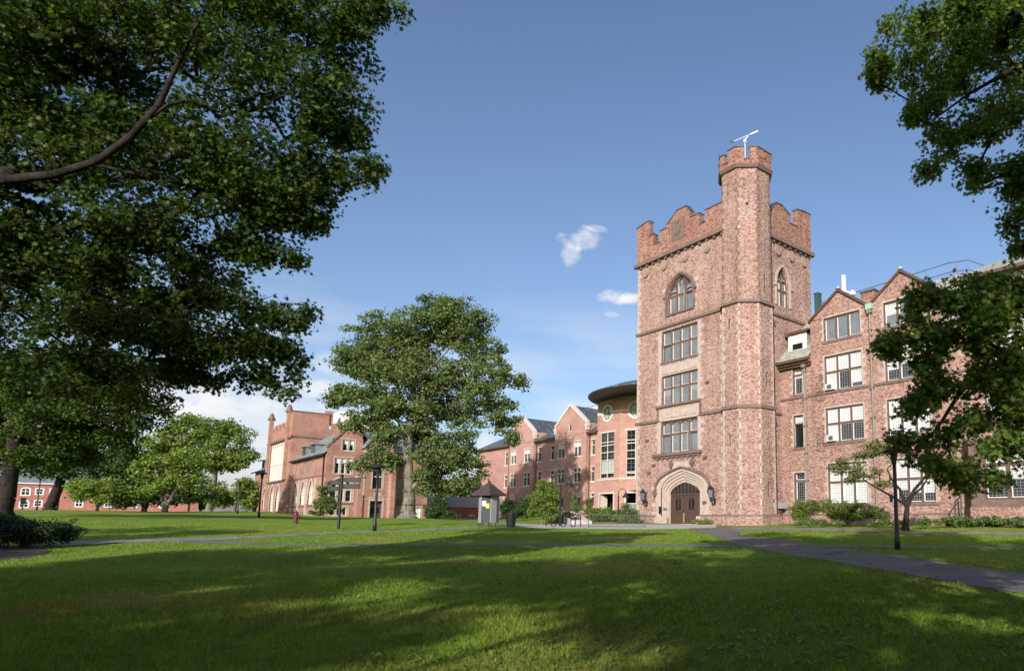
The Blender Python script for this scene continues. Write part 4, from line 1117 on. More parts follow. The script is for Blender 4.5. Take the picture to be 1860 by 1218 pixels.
# dormer over the narrow bay
m = MB(); m.box((-35.9, YW + .75, 16.7), (-33.95, YW + 3.2, 18.55)); dm = m.build('dormer', M['slate'], hall)
Fd = FY(YW + .74)
m = MB(); Fd.box(m, -35.95, -35.5, 16.75, 18.55, 0, .05); Fd.box(m, -34.35, -33.9, 16.75, 18.55, 0, .05); Fd.box(m, -35.5, -34.35, 18.2, 18.55, 0, .05); Fd.box(m, -35.5, -34.35, 16.75, 17.05, 0, .05); Fd.box(m, -35.5, -34.35, 17.6, 17.66, .0, .04)
m.build('dormer_frame', M['white'], dm)
m = MB(); Fd.box(m, -35.5, -34.35, 17.05, 18.2, -.02, .015); m.build('dormer_pane', M['glass_dark'], dm)
m = MB(); Fd.box(m, -35.48, -34.37, 17.62, 18.18, .016, .022); m.build('dormer_blind', M['blind'], dm)
m = MB(); m.add([(-36.15, YW + .45, 18.5), (-33.7, YW + .45, 18.5), (-33.7, YW + 3.4, 19.3), (-36.15, YW + 3.4, 19.3), (-36.15, YW + .45, 18.72), (-33.7, YW + .45, 18.72), (-33.7, YW + 3.4, 19.5), (-36.15, YW + 3.4, 19.5)], [(0,3,2,1),(4,5,6,7),(0,1,5,4),(1,2,6,5),(2,3,7,6),(3,0,4,7)])
m.build('dormer_roof', M['gutter'], dm)
# downpipes
for x, z1 in ((-33.62, 15.1), (-27.02, 18.7)):
    m = MB(); m.tube([(x, YW - .16, 1.3), (x, YW - .16, z1)], .085, 8)
    for z in np.arange(2.6, z1, 2.4): m.box((x - .15, YW - .26, z), (x + .15, YW, z + .1))
    m.box((x - .22, YW - .36, z1 - .1), (x + .22, YW, z1 + .45)) if x < -30 else m.box((x - .2, YW - .34, z1 - .3), (x + .2, YW, z1 + .2))
    if x < -30: m.tube([(x - .1, YW - .3, z1 + .4), (x - .75, YW - .6, z1 + .75)], .07, 6)
    m.build('downpipe', M['pipe'], hall)
# iron window guards on the stair-side windows
for h in (H_[0, 3], H_[0, 2]):
    m = MB(); x = h['u0'] - .25; z0, z1 = h['z0'] - .15, h['z0'] + 1.55
    for y_ in (YW - .05, YW - 1.0):
        m.tube([(x, y_, z0 if y_ < YW - .5 else z0 - .6), (x, y_, z1 - (.35 if y_ < YW - .5 else 0))], .022, 4)
    for k in range(6):
        z = z0 + .1 + k * .26; m.tube([(x, YW - .05, z), (x, YW - 1.0, z - .02)], .014, 4)
    m.tube([(x, YW - .05, z1), (x, YW - 1.0, z1 - .4)], .022, 4); m.tube([(x, YW - .05, z0 - .6), (x, YW - 1.0, z0)], .022, 4)
    m.tube([(x, YW - 1.0, z0), (x + .9, YW - 1.0, z0)], .02, 4)
    m.build('window_guard', M['iron'], hall)
# roof-walk railing
m = MB(); yr = YW + 4.2
for z in (21.7, 22.5): m.tube([(-34.8, yr, z - .35), (-22.2, yr, z), (-20.6, yr, z - .2), (-19.6, yr + .6, z - .8)], .04, 6)
for x in np.arange(-34.5, -20.5, 2.6): m.tube([(x, yr, 20.0), (x, yr, 22.45)], .035, 6)
m.build('roof_railing', M['iron_grey'], hall)
# projecting stone bay at the right end
bay = MB(); Fb = FY(YW - 1.6)
hb = [hole(-18.05, -14.9, 3.0, 6.6)]
wall(bay, Fb, -19.0, -13.9, .8, 7.2, hb, dep=.4)
Fs = Frame((-19.0, YW - .05, 0), (0, -1)); 
Fsl = Frame((-20.1, YW, 0), (1.1, -1.6)); Ls = math.hypot(1.1, 1.6)
hs_ = hole(Ls * .35, Ls * .68, 3.1, 6.3)
wall(bay, Fsl, 0, Ls, .8, 7.2, [hs_], dep=.3)
bay.add([(-20.1, YW, 7.2), (-19.0, YW - 1.6, 7.2), (-13.9, YW - 1.6, 7.2), (-12.8, YW, 7.2)], [(0, 1, 2, 3)])
bay.add([(-13.9, YW - 1.6, .8), (-12.8, YW, .8), (-12.8, YW, 7.2), (-13.9, YW - 1.6, 7.2)], [(0, 1, 2, 3)])
by_ = bay.build('bay', M['trim_brown'], hall)
m = MB(); Fb.box(m, -19.05, -13.85, .8, 2.5, -.02, .08); Fsl.box(m, -.0, Ls, .8, 2.5, -.02, .08); m.build('bay_plinth', M['wing_stone'], hall)
window(hall, Fb, hb[0], 2, (5.35,), dep=.25, lead=(5, 7), bar=.24, heads=.45, pane='glass_dark', blinds=(((0, 1), 1), ((1, 1), 1), ((0, 0), .42), ((1, 0), .42)), name='bay_window', case='white')
window(hall, Fsl, hs_, 1, (5.35,), dep=.2, lead=(2, 7), bar=.1, pane='glass_dark', name='bay_window', case='white')
# air conditioners in the windows
def aircon(u, z, label):
    t = thing('air_conditioner', label, 'appliance', (u, YW - .1, z), 'window air conditioners on the stone hall')
    m = MB(); Fw.box(m, u - .38, u + .38, z, z + .5, -.25, .32); m.build('case', M['ac'], t)
    m = MB()
    for k in range(7): Fw.box(m, u - .32, u + .32, z + .06 + k * .055, z + .075 + k * .055, .32, .335)
    Fw.box(m, u - .2, u + .2, z + .06, z + .44, .322, .33); m.build('grille', M['iron_grey'], t)
aircon(-31.0, 12.62, 'white air conditioner in the third-floor window beside the upper iron guard')
aircon(-31.0, 8.22, 'white air conditioner in the second-floor window beside the lower iron guard')
t = thing('vent_stack', 'tall white vent stack rising behind the first gable of the stone hall', 'chimney', (-32.4, 51.6, 20.5))
m = MB(); m.tube([(-32.4, 51.6, 20.5), (-32.4, 51.6, 24.4)], .21, 12); m.build('pipe', M['white'], t)
m = MB(); m.tube([(-32.1, 51.4, 22.7), (-31.2, 51.0, 22.2)], .12, 8); m.lathe((-31.1, 50.95, 22.0), [(.28, 0), (.34, .2), (.2, .4), (.05, .5)], 10); m.build('dish', M['white'], t)
t = thing('roof_cabinet', 'dark green metal box standing on the roof right behind the tower', 'cabinet', (-36.0, 52.9, 21.0))
m = MB(); m.box((-36.3, 52.4, 20.9), (-35.85, 53.0, 23.8)); m.box((-36.36, 52.35, 23.8), (-35.8, 53.05, 23.88)); m.build('casing', plain('dark_teal_metal', (.035, .075, .075), .6), t)
t = thing('brick_chimney', 'squat orange brick chimney low on the roof behind the first gable', 'chimney', (-29.6, 51.4, 20.8))
m = MB(); m.box((-30.2, 50.9, 20.0), (-28.9, 51.8, 21.9)); m.build('stack', M['stone_red'], t)
m = MB(); m.box((-30.3, 50.8, 21.9), (-28.8, 51.9, 22.05)); m.build('cap', M['coping'], t)

# ================================================================ MODERN BRICK BUILDING
YM = 58.0
mod = thing('brick_hall', 'pink brick hall with pointed gables and dark shingled roof left of the tower', 'building', (-95, YM + 5, 2.0))
Fm = FY(YM)
fl = [(3.65, 5.65), (7.45, 9.65), (11.45, 13.75)]
def trio(u0, u1, zs=(0, 1, 2)): return [hole(u0, u1, fl[k][0], fl[k][1]) for k in zs]
wn_flat = trio(-107.75, -106.7) + trio(-96.5, -95.4) + trio(-92.55, -91.5) + trio(-81.2, -80.3)
wn_g1 = trio(-104.8, -102.95) + trio(-100.25, -98.2); wn_g2 = trio(-89.65, -87.8) + trio(-85.2, -83.3)
m = MB()
wall(m, Fm, -118.2, -79.3, .8, 15.0, wn_flat + [h for h in []], dep=.35)
Fg = FY(YM - .45)
g_ = [(-105.3, -97.15, -101.3, 19.3, 16.3, wn_g1), (-90.6, -81.9, -86.35, 19.6, 16.4, wn_g2)]
for u0, u1, ua, za, zf, ws in g_:
    sw = hole(ua - .42, ua + .42, 15.55, 16.65)
    ws_ = ws
    wall(m, Fg, u0, u1, .8, 15.2, ws, dep=.35)
    wall(m, Fg, u0, u1, 15.2, 16.65, [hole(ua - .42, ua + .42, 15.5, 16.6)], dep=.3)
    m.add([Fg.P(u0, 16.65), Fg.P(u1, 16.65), Fg.P(u1 - .05, 16.7), Fg.P(ua, za), Fg.P(u0 + .05, 16.7)], [(0, 1, 2, 3, 4)])
    for x in (u0, u1): m.add([(x, YM - .45, .8), (x, YM, .8), (x, YM, 16.7), (x, YM - .45, 16.7)], [(0, 1, 2, 3)]); m.add([(x, YM, 14.9), (x, YM + 3, 14.9), (x, YM + 3, 16.55), (x, YM, 16.55)], [(0, 1, 2, 3)])
m.add([(-118.2, YM, .8), (-118.2, YM + 15, .8), (-118.2, YM + 15, 15), (-118.2, YM, 15)], [(0, 3, 2, 1)])
m.build('wall', M['brick'], mod)
for h in wn_flat: window(mod, Fm, h, 1, (h['z0'] + 1.5,), dep=.2, mull='window_frame', case='window_frame', pane='glass_dark', lead=(2, 3), bar=.1, cw=.04, name='narrow_window')
for u0, u1, ua, za, zf, ws in g_:
    for k, h in enumerate(ws): window(mod, Fg, h, 2, (h['z0'] + 1.5,), dep=.2, mull='window_frame', case='window_frame', pane='glass_dark', lead=(2, 3), bar=.12, cw=.04, blinds=(((0, 1), 1), ((1, 1), 1)) if k % 3 != 1 else ())
    window(mod, Fg, hole(ua - .42, ua + .42, 15.5, 16.6), 1, (), dep=.18, mull='brick_trim', case='window_frame', pane='glass_dark', lead=(1, 0), bar=.12, name='gable_window')
m = MB()
for F, hs in ((Fm, wn_flat), (Fg, wn_g1 + wn_g2)):
    for h in hs: F.box(m, h['u0'] - .15, h['u1'] + .15, h['z0'] - .2, h['z0'], -.1, .07); F.box(m, h['u0'] - .1, h['u1'] + .1, h['z1'], h['z1'] + .16, -.05, .04)
for a, b in ((-118.2, -105.3), (-97.15, -90.6), (-81.9, -79.3)): Fm.box(m, a, b, 14.55, 14.8, -.05, .08); Fm.box(m, a, b, 2.9, 3.05, -.05, .06)
for u0, u1, ua, za, zf, ws in g_:
    Fg.box(m, u0, u1, 2.9, 3.05, -.05, .06)
    for a, b in (((u0 - .1, 16.35), (ua, za)), ((ua, za), (u1 + .1, 16.35))): Fg.prism(m, [(a[0], a[1]), (b[0], b[1]), (b[0], b[1] + .45), (a[0], a[1] + .45)], -.5, .1)
    for u in (u0, u1): Fg.box(m, u - .28, u + .28, 15.9, 16.35, -.5, .14); Fg.box(m, u - .18, u + .18, 15.4, 15.9, -.5, .1)
m.build('stone_trim', M['brick_trim'], mod)
m = MB()
zr = 19.4
m.add([(-118.9, YM - .5, 14.9), (-79.0, YM - .5, 14.9), (-79.0, YM + 7, zr), (-112, YM + 7, zr)], [(0, 1, 2, 3)])
m.add([(-118.9, YM - .5, 14.9), (-112, YM + 7, zr), (-118.9, YM + 15, 14.9)], [(0, 1, 2)])
m.add([(-118.9, YM + 15, 14.9), (-112, YM + 7, zr), (-79, YM + 7, zr), (-79, YM + 15, 14.9)], [(0, 1, 2, 3)])
for u0, u1, ua, za, zf, ws in g_:
    for a, b in (((u0, 16.5), (ua, za)), ((ua, za), (u1, 16.5))): m.add([(a[0], YM - .4, a[1] + .1), (b[0], YM - .4, b[1] + .1), (b[0], YM + 7, b[1] + .1), (a[0], YM + 7, a[1] + .1)], [(0, 1, 2, 3)])
m.build('roof', M['shingle'], mod)
m = MB()
for a, b in ((-119, -105.5), (-96.95, -90.8), (-81.7, -79.2)): m.box((a, YM - .65, 14.7), (b, YM - .45, 15.0)); m.box((a, YM - .45, 14.8), (b, YM, 14.88))
m.build('gutter', M['gutter'], mod)
for x in (-106.0, -96.8, -81.5):
    m = MB(); m.tube([(x, YM - .12, 2), (x, YM - .12, 14.6)], .1, 8); m.box((x - .2, YM - .3, 14.3), (x + .2, YM, 14.7)); m.build('downpipe', M['gutter'], mod)
m = MB()
for x0, x1 in ((-96, -86.5), (-82, -79)):
    yq = YM + 8
    for z in (20.6, 21.3): m.tube([(x0, yq, z), (x1, yq, z)], .035, 5); m.tube([(x0, yq, z), (x0, yq + 4, z)], .035, 5)
    for x in np.linspace(x0, x1, 6): m.tube([(x, yq, 19), (x, yq, 21.3)], .03, 5)
m.build('roof_railing', M['iron_grey'], mod)
m = MB(); m.box((-93.5, YM + 7.5, 18.8), (-86.5, YM + 12, 20.9)); m.build('roof_plant_box', M['white'], mod)
# faceted entrance drum under a wide round roof
A = (-79.3, YM - .3); B = (-73.9, YM - .3)
an = [0, 22, 44, 66, 88]
pts = [A, B]; L = 5.2
for a in an[1:]: pts.append((pts[-1][0] + L * math.cos(math.radians(a)), pts[-1][1] + L * math.sin(math.radians(a))))
m = MB(); trimm = MB(); DW = []
for k, (a, b) in enumerate(zip(pts, pts[1:])):
    F = Frame((a[0], a[1], 0), (b[0] - a[0], b[1] - a[1])); Lk = math.hypot(b[0] - a[0], b[1] - a[1])
    c = Lk / 2 if k else 2.5
    hw = 1.62 if k == 0 else 1.45
    big = hole(c - hw, c + hw, 7.75, 14.4); ent = hole(c - hw, c + hw, 3.2 if k else 1.2, 5.45)
    rd = hole(c - 1.0, c + 1.0, 16.3, 18.3)
    wall(m, F, 0, Lk, .8, 15.3, [big, ent], dep=.35 if k else .35)
    # round window: square opening filled back to a circle
    wall(m, F, 0, Lk, 15.3, 19.6, [rd], dep=.3)
    n = 16
    for q in range(n):
        t0, t1 = 2 * math.pi * q / n, 2 * math.pi * (q + 1) / n
        def edge(t):
            cx_, sx_ = math.cos(t), math.sin(t); s_ = 1 / max(abs(cx_), abs(sx_)); return (c + cx_ * s_, 17.3 + sx_ * s_)
        e0, e1 = edge(t0), edge(t1); i0, i1 = (c + math.cos(t0), 17.3 + math.sin(t0)), (c + math.cos(t1), 17.3 + math.sin(t1))
        m.add([F.P(*i0), F.P(*e0), F.P(*e1), F.P(*i1), F.P(*i0, -.3), F.P(*i1, -.3)], [(0, 1, 2, 3), (0, 3, 5, 4)])
        j0, j1 = (c + 1.35 * math.cos(t0), 17.3 + 1.35 * math.sin(t0)), (c + 1.35 * math.cos(t1), 17.3 + 1.35 * math.sin(t1))
        F.prism(trimm, [i0, j0, j1, i1], -.05, .07)
    F.box(trimm, 0, c - 1.36, 17.1, 17.5, -.05, .05); F.box(trimm, c + 1.36, Lk, 17.1, 17.5, -.05, .05)
    F.box(trimm, 0, Lk, 7.45, 7.62, -.05, .06); F.box(trimm, c - hw - .25, c + hw + .25, 14.4, 14.6, -.05, .05)
    for h in (ent,): ring(trimm, F, h, 0, .22, -.1, .05)
    F.box(trimm, c - 1.2, c + 1.2, 18.95, 19.1, -.05, .05)
    DW.append((F, c, hw, big, ent, rd))
m.build('drum_wall', M['brick'], mod); trimm.build('drum_trim', M['brick_trim'], mod)
for k, (F, c, hw, big, ent, rd) in enumerate(DW[:3]):
    window(mod, F, big, 2, (8.45, 10.35, 11.5, 12.55, 13.0), dep=.2, mull='window_frame', case='iron', pane='glass_dark', lead=(2, 2), bar=.12, cw=.02, blinds=(((0, 1), 1), ((1, 1), 1)) if k == 0 else (((0, 0), .3),), name='tall_window', blind_m='pale_glass')
    w = MB(); F.box(w, c - 1, c + 1, 17.22, 17.38, -.22, -.1); F.box(w, c - .08, c + .08, 16.3, 18.3, -.22, -.1)
    for q in range(20):
        t0, t1 = 2 * math.pi * q / 20, 2 * math.pi * (q + 1) / 20
        F.prism(w, [(c + .88 * math.cos(t0), 17.3 + .88 * math.sin(t0)), (c + 1.0 * math.cos(t0), 17.3 + 1.0 * math.sin(t0)), (c + 1.0 * math.cos(t1), 17.3 + 1.0 * math.sin(t1)), (c + .88 * math.cos(t1), 17.3 + .88 * math.sin(t1))], -.22, -.12)
    wo_ = w.build('round_window', M['green_frame'], mod)
    g = MB(); F.prism(g, [(c + math.cos(t), 17.3 + math.sin(t)) for t in np.linspace(0, 2 * math.pi, 21)[:-1]], -.25, -.2); g.build('pane', M['pale_glass'], wo_)
# deep entrance loggia behind the ground-floor openings
m = MB(); m.add([(-79.0, YM + .2, 1), (-60, YM + .2, 1), (-60, YM + 4, 1), (-79.0, YM + 4, 1), (-79.0, YM + .2, 5.8), (-60, YM + .2, 5.8), (-60, YM + 4, 5.8), (-79.0, YM + 4, 5.8)], [(3, 7, 6, 2), (0, 3, 7, 4), (4, 7, 6, 5), (0, 1, 2, 3)]); m.build('loggia', M['room'], mod)
m = MB(); F, c, hw, *_r = DW[0]; m.add([F.P(c - hw, 1.2, -.1), F.P(c - hw, 5.45, -.1), F.P(c - hw + .12, 5.2, -1.3), F.P(c - hw + .12, 1.4, -1.3)], [(0, 1, 2, 3)]); m.build('entrance_splay', M['brick_trim'], mod)
m = MB()
F, c, hw, *_r = DW[1]
F.box(m, c - hw, c + hw, 3.95, 4.03, -.3, -.2)
for u in np.linspace(c - hw + .1, c + hw - .1, 14): F.box(m, u - .025, u + .025, 3.2, 3.95, -.28, -.22)
m.build('balustrade', M['white'], mod)
rc = (-71.0, 65.0); n = 64
m = MB(); m.lathe((rc[0], rc[1], 19.35), [(.3, .3), (11.4, -.05), (12.15, .04), (12.15, .2)], n); m.build('round_soffit', M['dark_metal'], mod)
m = MB(); m.lathe((rc[0], rc[1], 19.35), [(12.25, .12), (12.25, .26), (11.6, .5), (9, 1.45), (6, 2.15), (3, 2.6), (.2, 2.75)], n); m.build('round_roof', M['shingle'], mod)

# ================================================================ LEFT COLLEGIATE GOTHIC HALL
XG, YL = -98.8, 26.4
lh = thing('gothic_hall', 'red stone gothic hall with a battlemented tower block and arcade behind the old oak', 'building', (-110, 30, 2.2))
Fg_, Fl_ = FX(XG), FY(YL)
m = MB()
wT = hole(28.3, 29.9, 11.2, 12.9); wM = hole(27.45, 29.75, 7.95, 10.3); wL = hole(27.3, 29.5, 2.2, 3.5)
wA = hole(27.1, 30.0, 4.1, 7.45, 1.5, 'round'); wR1 = hole(36.0, 38.2, 4.8, 7.4); wR2 = hole(35.6, 37.6, 1.9, 3.6); wR3 = hole(38.7, 39.8, 1.9, 3.6)
wall(m, Fg_, YL, 40.6, 1.0, 11.6, [wM, wA, wL, wR1, wR2, wR3, hole(28.3, 29.9, 11.2, 11.6)], dep=.35)
wall(m, Fg_, YL + .6, 31.0, 11.6, 12.9, [hole(28.3, 29.9, 11.6, 12.9)], dep=.35)
m.add([Fg_.P(YL, 11.6), Fg_.P(YL + .6, 11.6), Fg_.P(YL + .6, 12.25)], [(0, 1, 2)])
m.add([Fg_.P(YL + .6, 12.9), Fg_.P(31.0, 12.9), Fg_.P(30.9, 13.2), Fg_.P(29.2, 14.8), Fg_.P(YL + .6, 12.9)], [(0, 1, 2, 3)])
m.add([Fg_.P(YL + .6, 12.2), Fg_.P(YL + .6, 12.9), Fg_.P(YL + 1.2, 12.9)], [(0, 1, 2)])
# long arcade front
ar = [(-114.95, -112.5), (-110.75, -108.35), (-106.7, -104.35)]
arh = [hole(a, b, 3.9, 7.35, 2.1, 'gothic') for a, b in ar]
up = [hole((a + b) / 2 - .6, (a + b) / 2 + .6, 8.25, 10.15) for a, b in ar]
bs = [hole((a + b) / 2 - 1, (a + b) / 2 + 1, 2.3, 3.1) for a, b in ar]
wall(m, Fl_, -116.2, XG, 1.0, 10.75, arh + up + bs, dep=.45)
# left part beyond the tower block
ar2 = [hole(-141, -139, 3.6, 7.2, 1.9, 'gothic'), hole(-135.5, -133.2, 3.6, 7.2, 1.9, 'gothic')]
up2 = [hole(u, u + 1.0, 7.9, 10.0) for u in (-141.3, -138.3, -135.2, -133)]
wall(m, Fl_, -143.0, -131.5, 1.0, 10.4, ar2 + up2, dep=.4)
m.add([(-143, YL, 1), (-143, YL + 12, 1), (-143, YL + 12, 10.4), (-143, YL + 6, 14), (-143, YL, 10.4)], [(4, 3, 2, 1, 0)])
m.add([(XG, 40.6, 1), (XG - 14, 40.6, 1), (XG - 14, 40.6, 10), (XG, 40.6, 10)], [(0, 1, 2, 3)])
m.build('wall', M['red_brick'], lh)
# tower block
FT = FY(YL - .5)
gw = hole(-129.7, -119.1, 8.1, 14.35); dr = [hole(-127.5, -125.0, 3.1, 7.3, 2.0, 'gothic'), hole(-123.6, -121.2, 3.1, 7.3, 2.0, 'gothic')]
m = MB()
wall(m, FT, -131.6, -116.0, 1.0, 15.1, [gw] + dr, dep=.45)
FTs = FX(-116.0); wall(m, FTs, YL - .5, 42.0, 1.0, 15.1, [hole(27.5, 28.9, 11.2, 13.0)], dep=.35)
m.add([(-131.6, YL - .5, 1), (-131.6, YL - .5, 15.1), (-131.6, 42, 15.1), (-131.6, 42, 1)], [(0, 1, 2, 3)])
prof_wall(m, FT, [(-129.2, 16.4), (-128.3, 16.4), (-128.3, 17.5)] + [p for k in range(4) for p in ((-128.3 + k * 2.35, 17.5), (-127.2 + k * 2.35, 17.5), (-127.2 + k * 2.35, 16.4), (-125.95 + k * 2.35, 16.4))], 15.1, -.5, 0)
prof_wall(m, FTs, [(26, 16.3)] + [p for k in range(8) for p in ((31.6 + k * 1.9, 16.3), (31.6 + k * 1.9, 17.3), (32.7 + k * 1.9, 17.3), (32.7 + k * 1.9, 16.3))], 15.1, -.5, 0)
m.box((-120.2, YL - .52, 15.1), (-115.98, 31.0, 18.6))
for x in (-130.4, -118.5): m.box((x - .5, YL - .85, 8), (x + .5, YL - .3, 18.8))
m.add([(-131.6, YL - .5, 15.1), (-116, YL - .5, 15.1), (-116, 42, 15.1), (-131.6, 42, 15.1)], [(0, 1, 2, 3)])
m.box((-131.6, YL - .52, 15.1), (-129.2, YL + .1, 17.2))
m.box((-112.5, 36.0, 12), (-111.2, 38.5, 19.0)); m.box((-117.0, 30.5, 17), (-116.2, 31.6, 19.3))
m.build('tower_block', M['red_brick'], lh)
m = MB()
FT.box(m, -131.8, -115.85, 14.45, 14.8, -.05, .25); FTs.box(m, YL - .7, 42, 14.6, 14.85, -.05, .15); m.box((-120.3, YL - .6, 18.6), (-115.9, 31.1, 18.8))
for x in (-130.4, -118.5): m.lathe((x, YL - .6, 18.8), [(.7, 0), (.35, .7), (.3, 1.0), (.02, 1.3)], 6)
FT.box(m, -130, -119, 7.8, 8.05, -.05, .25)
Fg_.box(m, YL, 40.65, 3.88, 4.06, -.05, .08); Fl_.box(m, -116, XG + .1, 3.6, 3.85, -.05, .1); Fl_.box(m, -116, XG, 7.75, 7.9, -.05, .06)
m.build('string_course', M['trim_brown'], lh)
m = MB()
for h in arh + dr + ar2: ring(m, Fl_ if h not in dr else FT, h, 0, .35, -.3, .05)
for h in [gw]: ring(m, FT, h, 0, .3, -.1, .04)
for h in (wT, wM, wL, wR1, wR2, wR3): ring(m, Fg_, h, 0, .16, -.05, .03)
ring(m, Fg_, wA, 0, .22, -.05, .05)
for x in (-116.0, -111.6, -107.5, -103.2): Fl_.box(m, x - .3, x + .3, 1, 7.6, -.05, .14)
m.build('stone_dressing', M['trim'], lh)
window(lh, FT, gw, 7, (10.9,), dep=.3, mull='cream', case='cream', pane='pale_glass', lead=(2, 0), bar=.35, heads=.5, name='great_window')
for h in arh: window(lh, Fl_, h, 2, (5.6,), dep=.3, mull='cream', case='cream', pane='pale_glass', lead=(1, 0), bar=.3, heads=.3, name='arcade_window')
for h in ar2: window(lh, Fl_, h, 2, (5.3,), dep=.3, mull='cream', case='cream', pane='pale_glass', lead=(1, 0), bar=.3, heads=.3, name='arcade_window')
window(lh, FT, dr[0], 2, (5.3,), dep=.3, mull='cream', case='cream', pane='pale_glass', lead=(1, 0), bar=.25, name='arched_door', label='arched doorway with a pale fanlight')
window(lh, FT, dr[1], 2, (5.3,), dep=.3, mull='cream', case='cream', pane='pale_glass', lead=(1, 0), bar=.25, name='arched_door', label='arched doorway with a pale fanlight')
m = MB(); FT.box(m, -124.9, -124.1, 3.0, 6.0, -.2, .02); m.build('orange_door', plain('orange_oak_door', (.42, .16, .04), .5), lh)
for h in up: window(lh, Fl_, h, 2, (), dep=.25, mull='trim', case='iron', pane='glass_dark', lead=(1, 0), bar=.13, cw=.02)
for h in bs: window(lh, Fl_, h, 2, (), dep=.2, mull='trim', case='iron', pane='glass_dark', lead=(1, 0), bar=.2, cw=.02, name='basement_window')
for h in up2: window(lh, Fl_, h, 1, (), dep=.2, mull='trim', case='iron', pane='glass_dark', lead=(1, 0), bar=.15, cw=.02)
bb = dict(mull='trim', case='white', pane='glass_dark', lead=(1, 2), bar=.26, cw=.05)
window(lh, Fg_, wT, 2, (), dep=.22, blinds=(((0, 0), .35), ((1, 0), .4)), **bb)
window(lh, Fg_, wM, 3, (), dep=.22, blinds=(((0, 0), .3), ((1, 0), .3), ((2, 0), .25)), **bb)
window(lh, Fg_, wL, 3, (), dep=.22, name='basement_window', **bb)
window(lh, Fg_, wA, 3, (5.9,), dep=.3, name='arched_window', **bb)
window(lh, Fg_, wR1, 2, (), dep=.22, **bb)
window(lh, Fg_, wR2, 2, (), dep=.22, name='basement_window', blinds=(((0, 0), 1), ((1, 0), 1)), **bb)
window(lh, Fg_, wR3, 1, (), dep=.22, name='basement_window', blinds=(((0, 0), 1),), **bb)
window(lh, FTs, hole(27.5, 28.9, 11.2, 13.0), 2, (12.1,), dep=.2, mull='trim', case='iron', pane='glass_dark', lead=(1, 0), bar=.12, cw=.02)
# entrance bay projecting from the gable wall
FE = FX(XG + 1.1)
dH = hole(32.05, 33.75, 1.4, 4.35); eW = hole(32.2, 33.6, 6.0, 9.6, .9, 'gothic')
m = MB(); wall(m, FE, 31.0, 34.9, 1.0, 12.0, [dH, eW], dep=.6)
m.add([FE.P(31.0, 12.0), FE.P(34.9, 12.0), FE.P(32.95, 14.2)], [(0, 1, 2)])
m.add([(XG, 31.0, 1), (XG + 1.1, 31.0, 1), (XG + 1.1, 31.0, 12), (XG, 31.0, 12)], [(0, 1, 2, 3)]); m.add([(XG, 34.9, 1), (XG + 1.1, 34.9, 1), (XG + 1.1, 34.9, 12), (XG, 34.9, 12)], [(3, 2, 1, 0)])
m.lathe((XG + .6, 35.0, 1), [(.85, 0), (.85, 9.5), (.75, 9.8), (.1, 10.8)], 8, .4)
m.box((XG, 30.3, 1), (XG + 1.3, 31.02, 5.2)); m.box((XG, 30.4, 5.2), (XG + 1.1, 31.02, 7.6))
m.build('entrance_bay', M['red_brick'], lh)
m = MB(); ring(m, FE, eW, 0, .18, -.05, .05); ring(m, FE, dH, 0, .2, -.05, .06); FE.box(m, 31.9, 33.9, 4.75, 4.95, -.05, .12); FE.box(m, 32.5, 33.6, 5.05, 5.5, -.02, .06); FE.box(m, 30.95, 34.95, 4.55, 4.7, -.05, .06)
FE.box(m, 30.98, 31.2, 1, 12, -.05, .03); m.box((XG + .2, 30.2, 7.6), (XG + 1.3, 31.05, 7.85)); m.build('entrance_dressing', M['trim'], lh)
window(lh, FE, eW, 2, (7.8,), dep=.3, mull='trim', case='iron', pane='glass_dark', lead=(2, 0), bar=.2, cw=.02, heads=.3, name='arched_window')
m = MB(); FE.box(m, 32.05, 33.75, 1.4, 4.3, -.62, -.5); dj = m.build('entrance_door', M['door'], lh)
m = MB(); FE.box(m, 32.3, 32.85, 2.6, 3.4, -.5, -.48); FE.box(m, 32.95, 33.5, 2.6, 3.4, -.5, -.48); m.build('door_pane', M['glass_dark'], dj)
# roofs
m = MB()
m.add([(-116.2, YL - .4, 10.7), (XG - .3, YL - .4, 10.7), (XG - .3, YL + 4.2, 14.9), (-116.2, YL + 4.2, 14.9)], [(0, 1, 2, 3)])
m.add([(XG - .3, YL + 4.2, 14.9), (XG - .3, 34, 11), (-116, 34, 11), (-116, YL + 4.2, 14.9)], [(0, 1, 2, 3)])
m.add([(XG + .2, 31.0, 11.6), (XG + .2, 40.9, 11.6), (XG - 6, 40.9, 15.0), (XG - 6, 31.0, 15.0)], [(0, 1, 2, 3)])
m.add([(XG + .2, 40.9, 11.6), (XG - 12, 40.9, 11.6), (XG - 6, 40.9, 15.0)], [(0, 1, 2)])
for a, b in (((30.7, 11.7), (32.95, 14.3)), ((32.95, 14.3), (35.2, 11.7))):
    m.add([(XG + 1.6, a[0], a[1]), (XG + 1.6, b[0], b[1]), (XG - 5, b[0], b[1]), (XG - 5, a[0], a[1]), (XG + 1.6, a[0], a[1] + .18), (XG + 1.6, b[0], b[1] + .18), (XG - 5, b[0], b[1] + .18), (XG - 5, a[0], a[1] + .18)], [(0,3,2,1),(4,5,6,7),(0,1,5,4),(3,0,4,7),(1,2,6,5)])
m.add([(-143.4, YL - .5, 10.3), (-131.6, YL - .5, 10.3), (-131.6, YL + 6, 14.2), (-143.4, YL + 6, 14.2)], [(0, 1, 2, 3)])
m.build('roof', M['slate_grey'], lh)
m = MB(); Fg_.prism(m, [(YL - .1, 11.55), (29.2, 14.8), (29.2, 15.1), (YL - .1, 11.85)], -.3, .12); Fg_.prism(m, [(29.2, 14.8), (30.9, 13.3), (30.9, 13.6), (29.2, 15.1)], -.3, .12); m.build('gable_coping', M['trim_brown'], lh)
m = MB(); m.box((-116.4, YL - .6, 10.55), (XG - .2, YL - .38, 10.75)); m.box((-143.4, YL - .65, 10.2), (-131.6, YL - .48, 10.4))
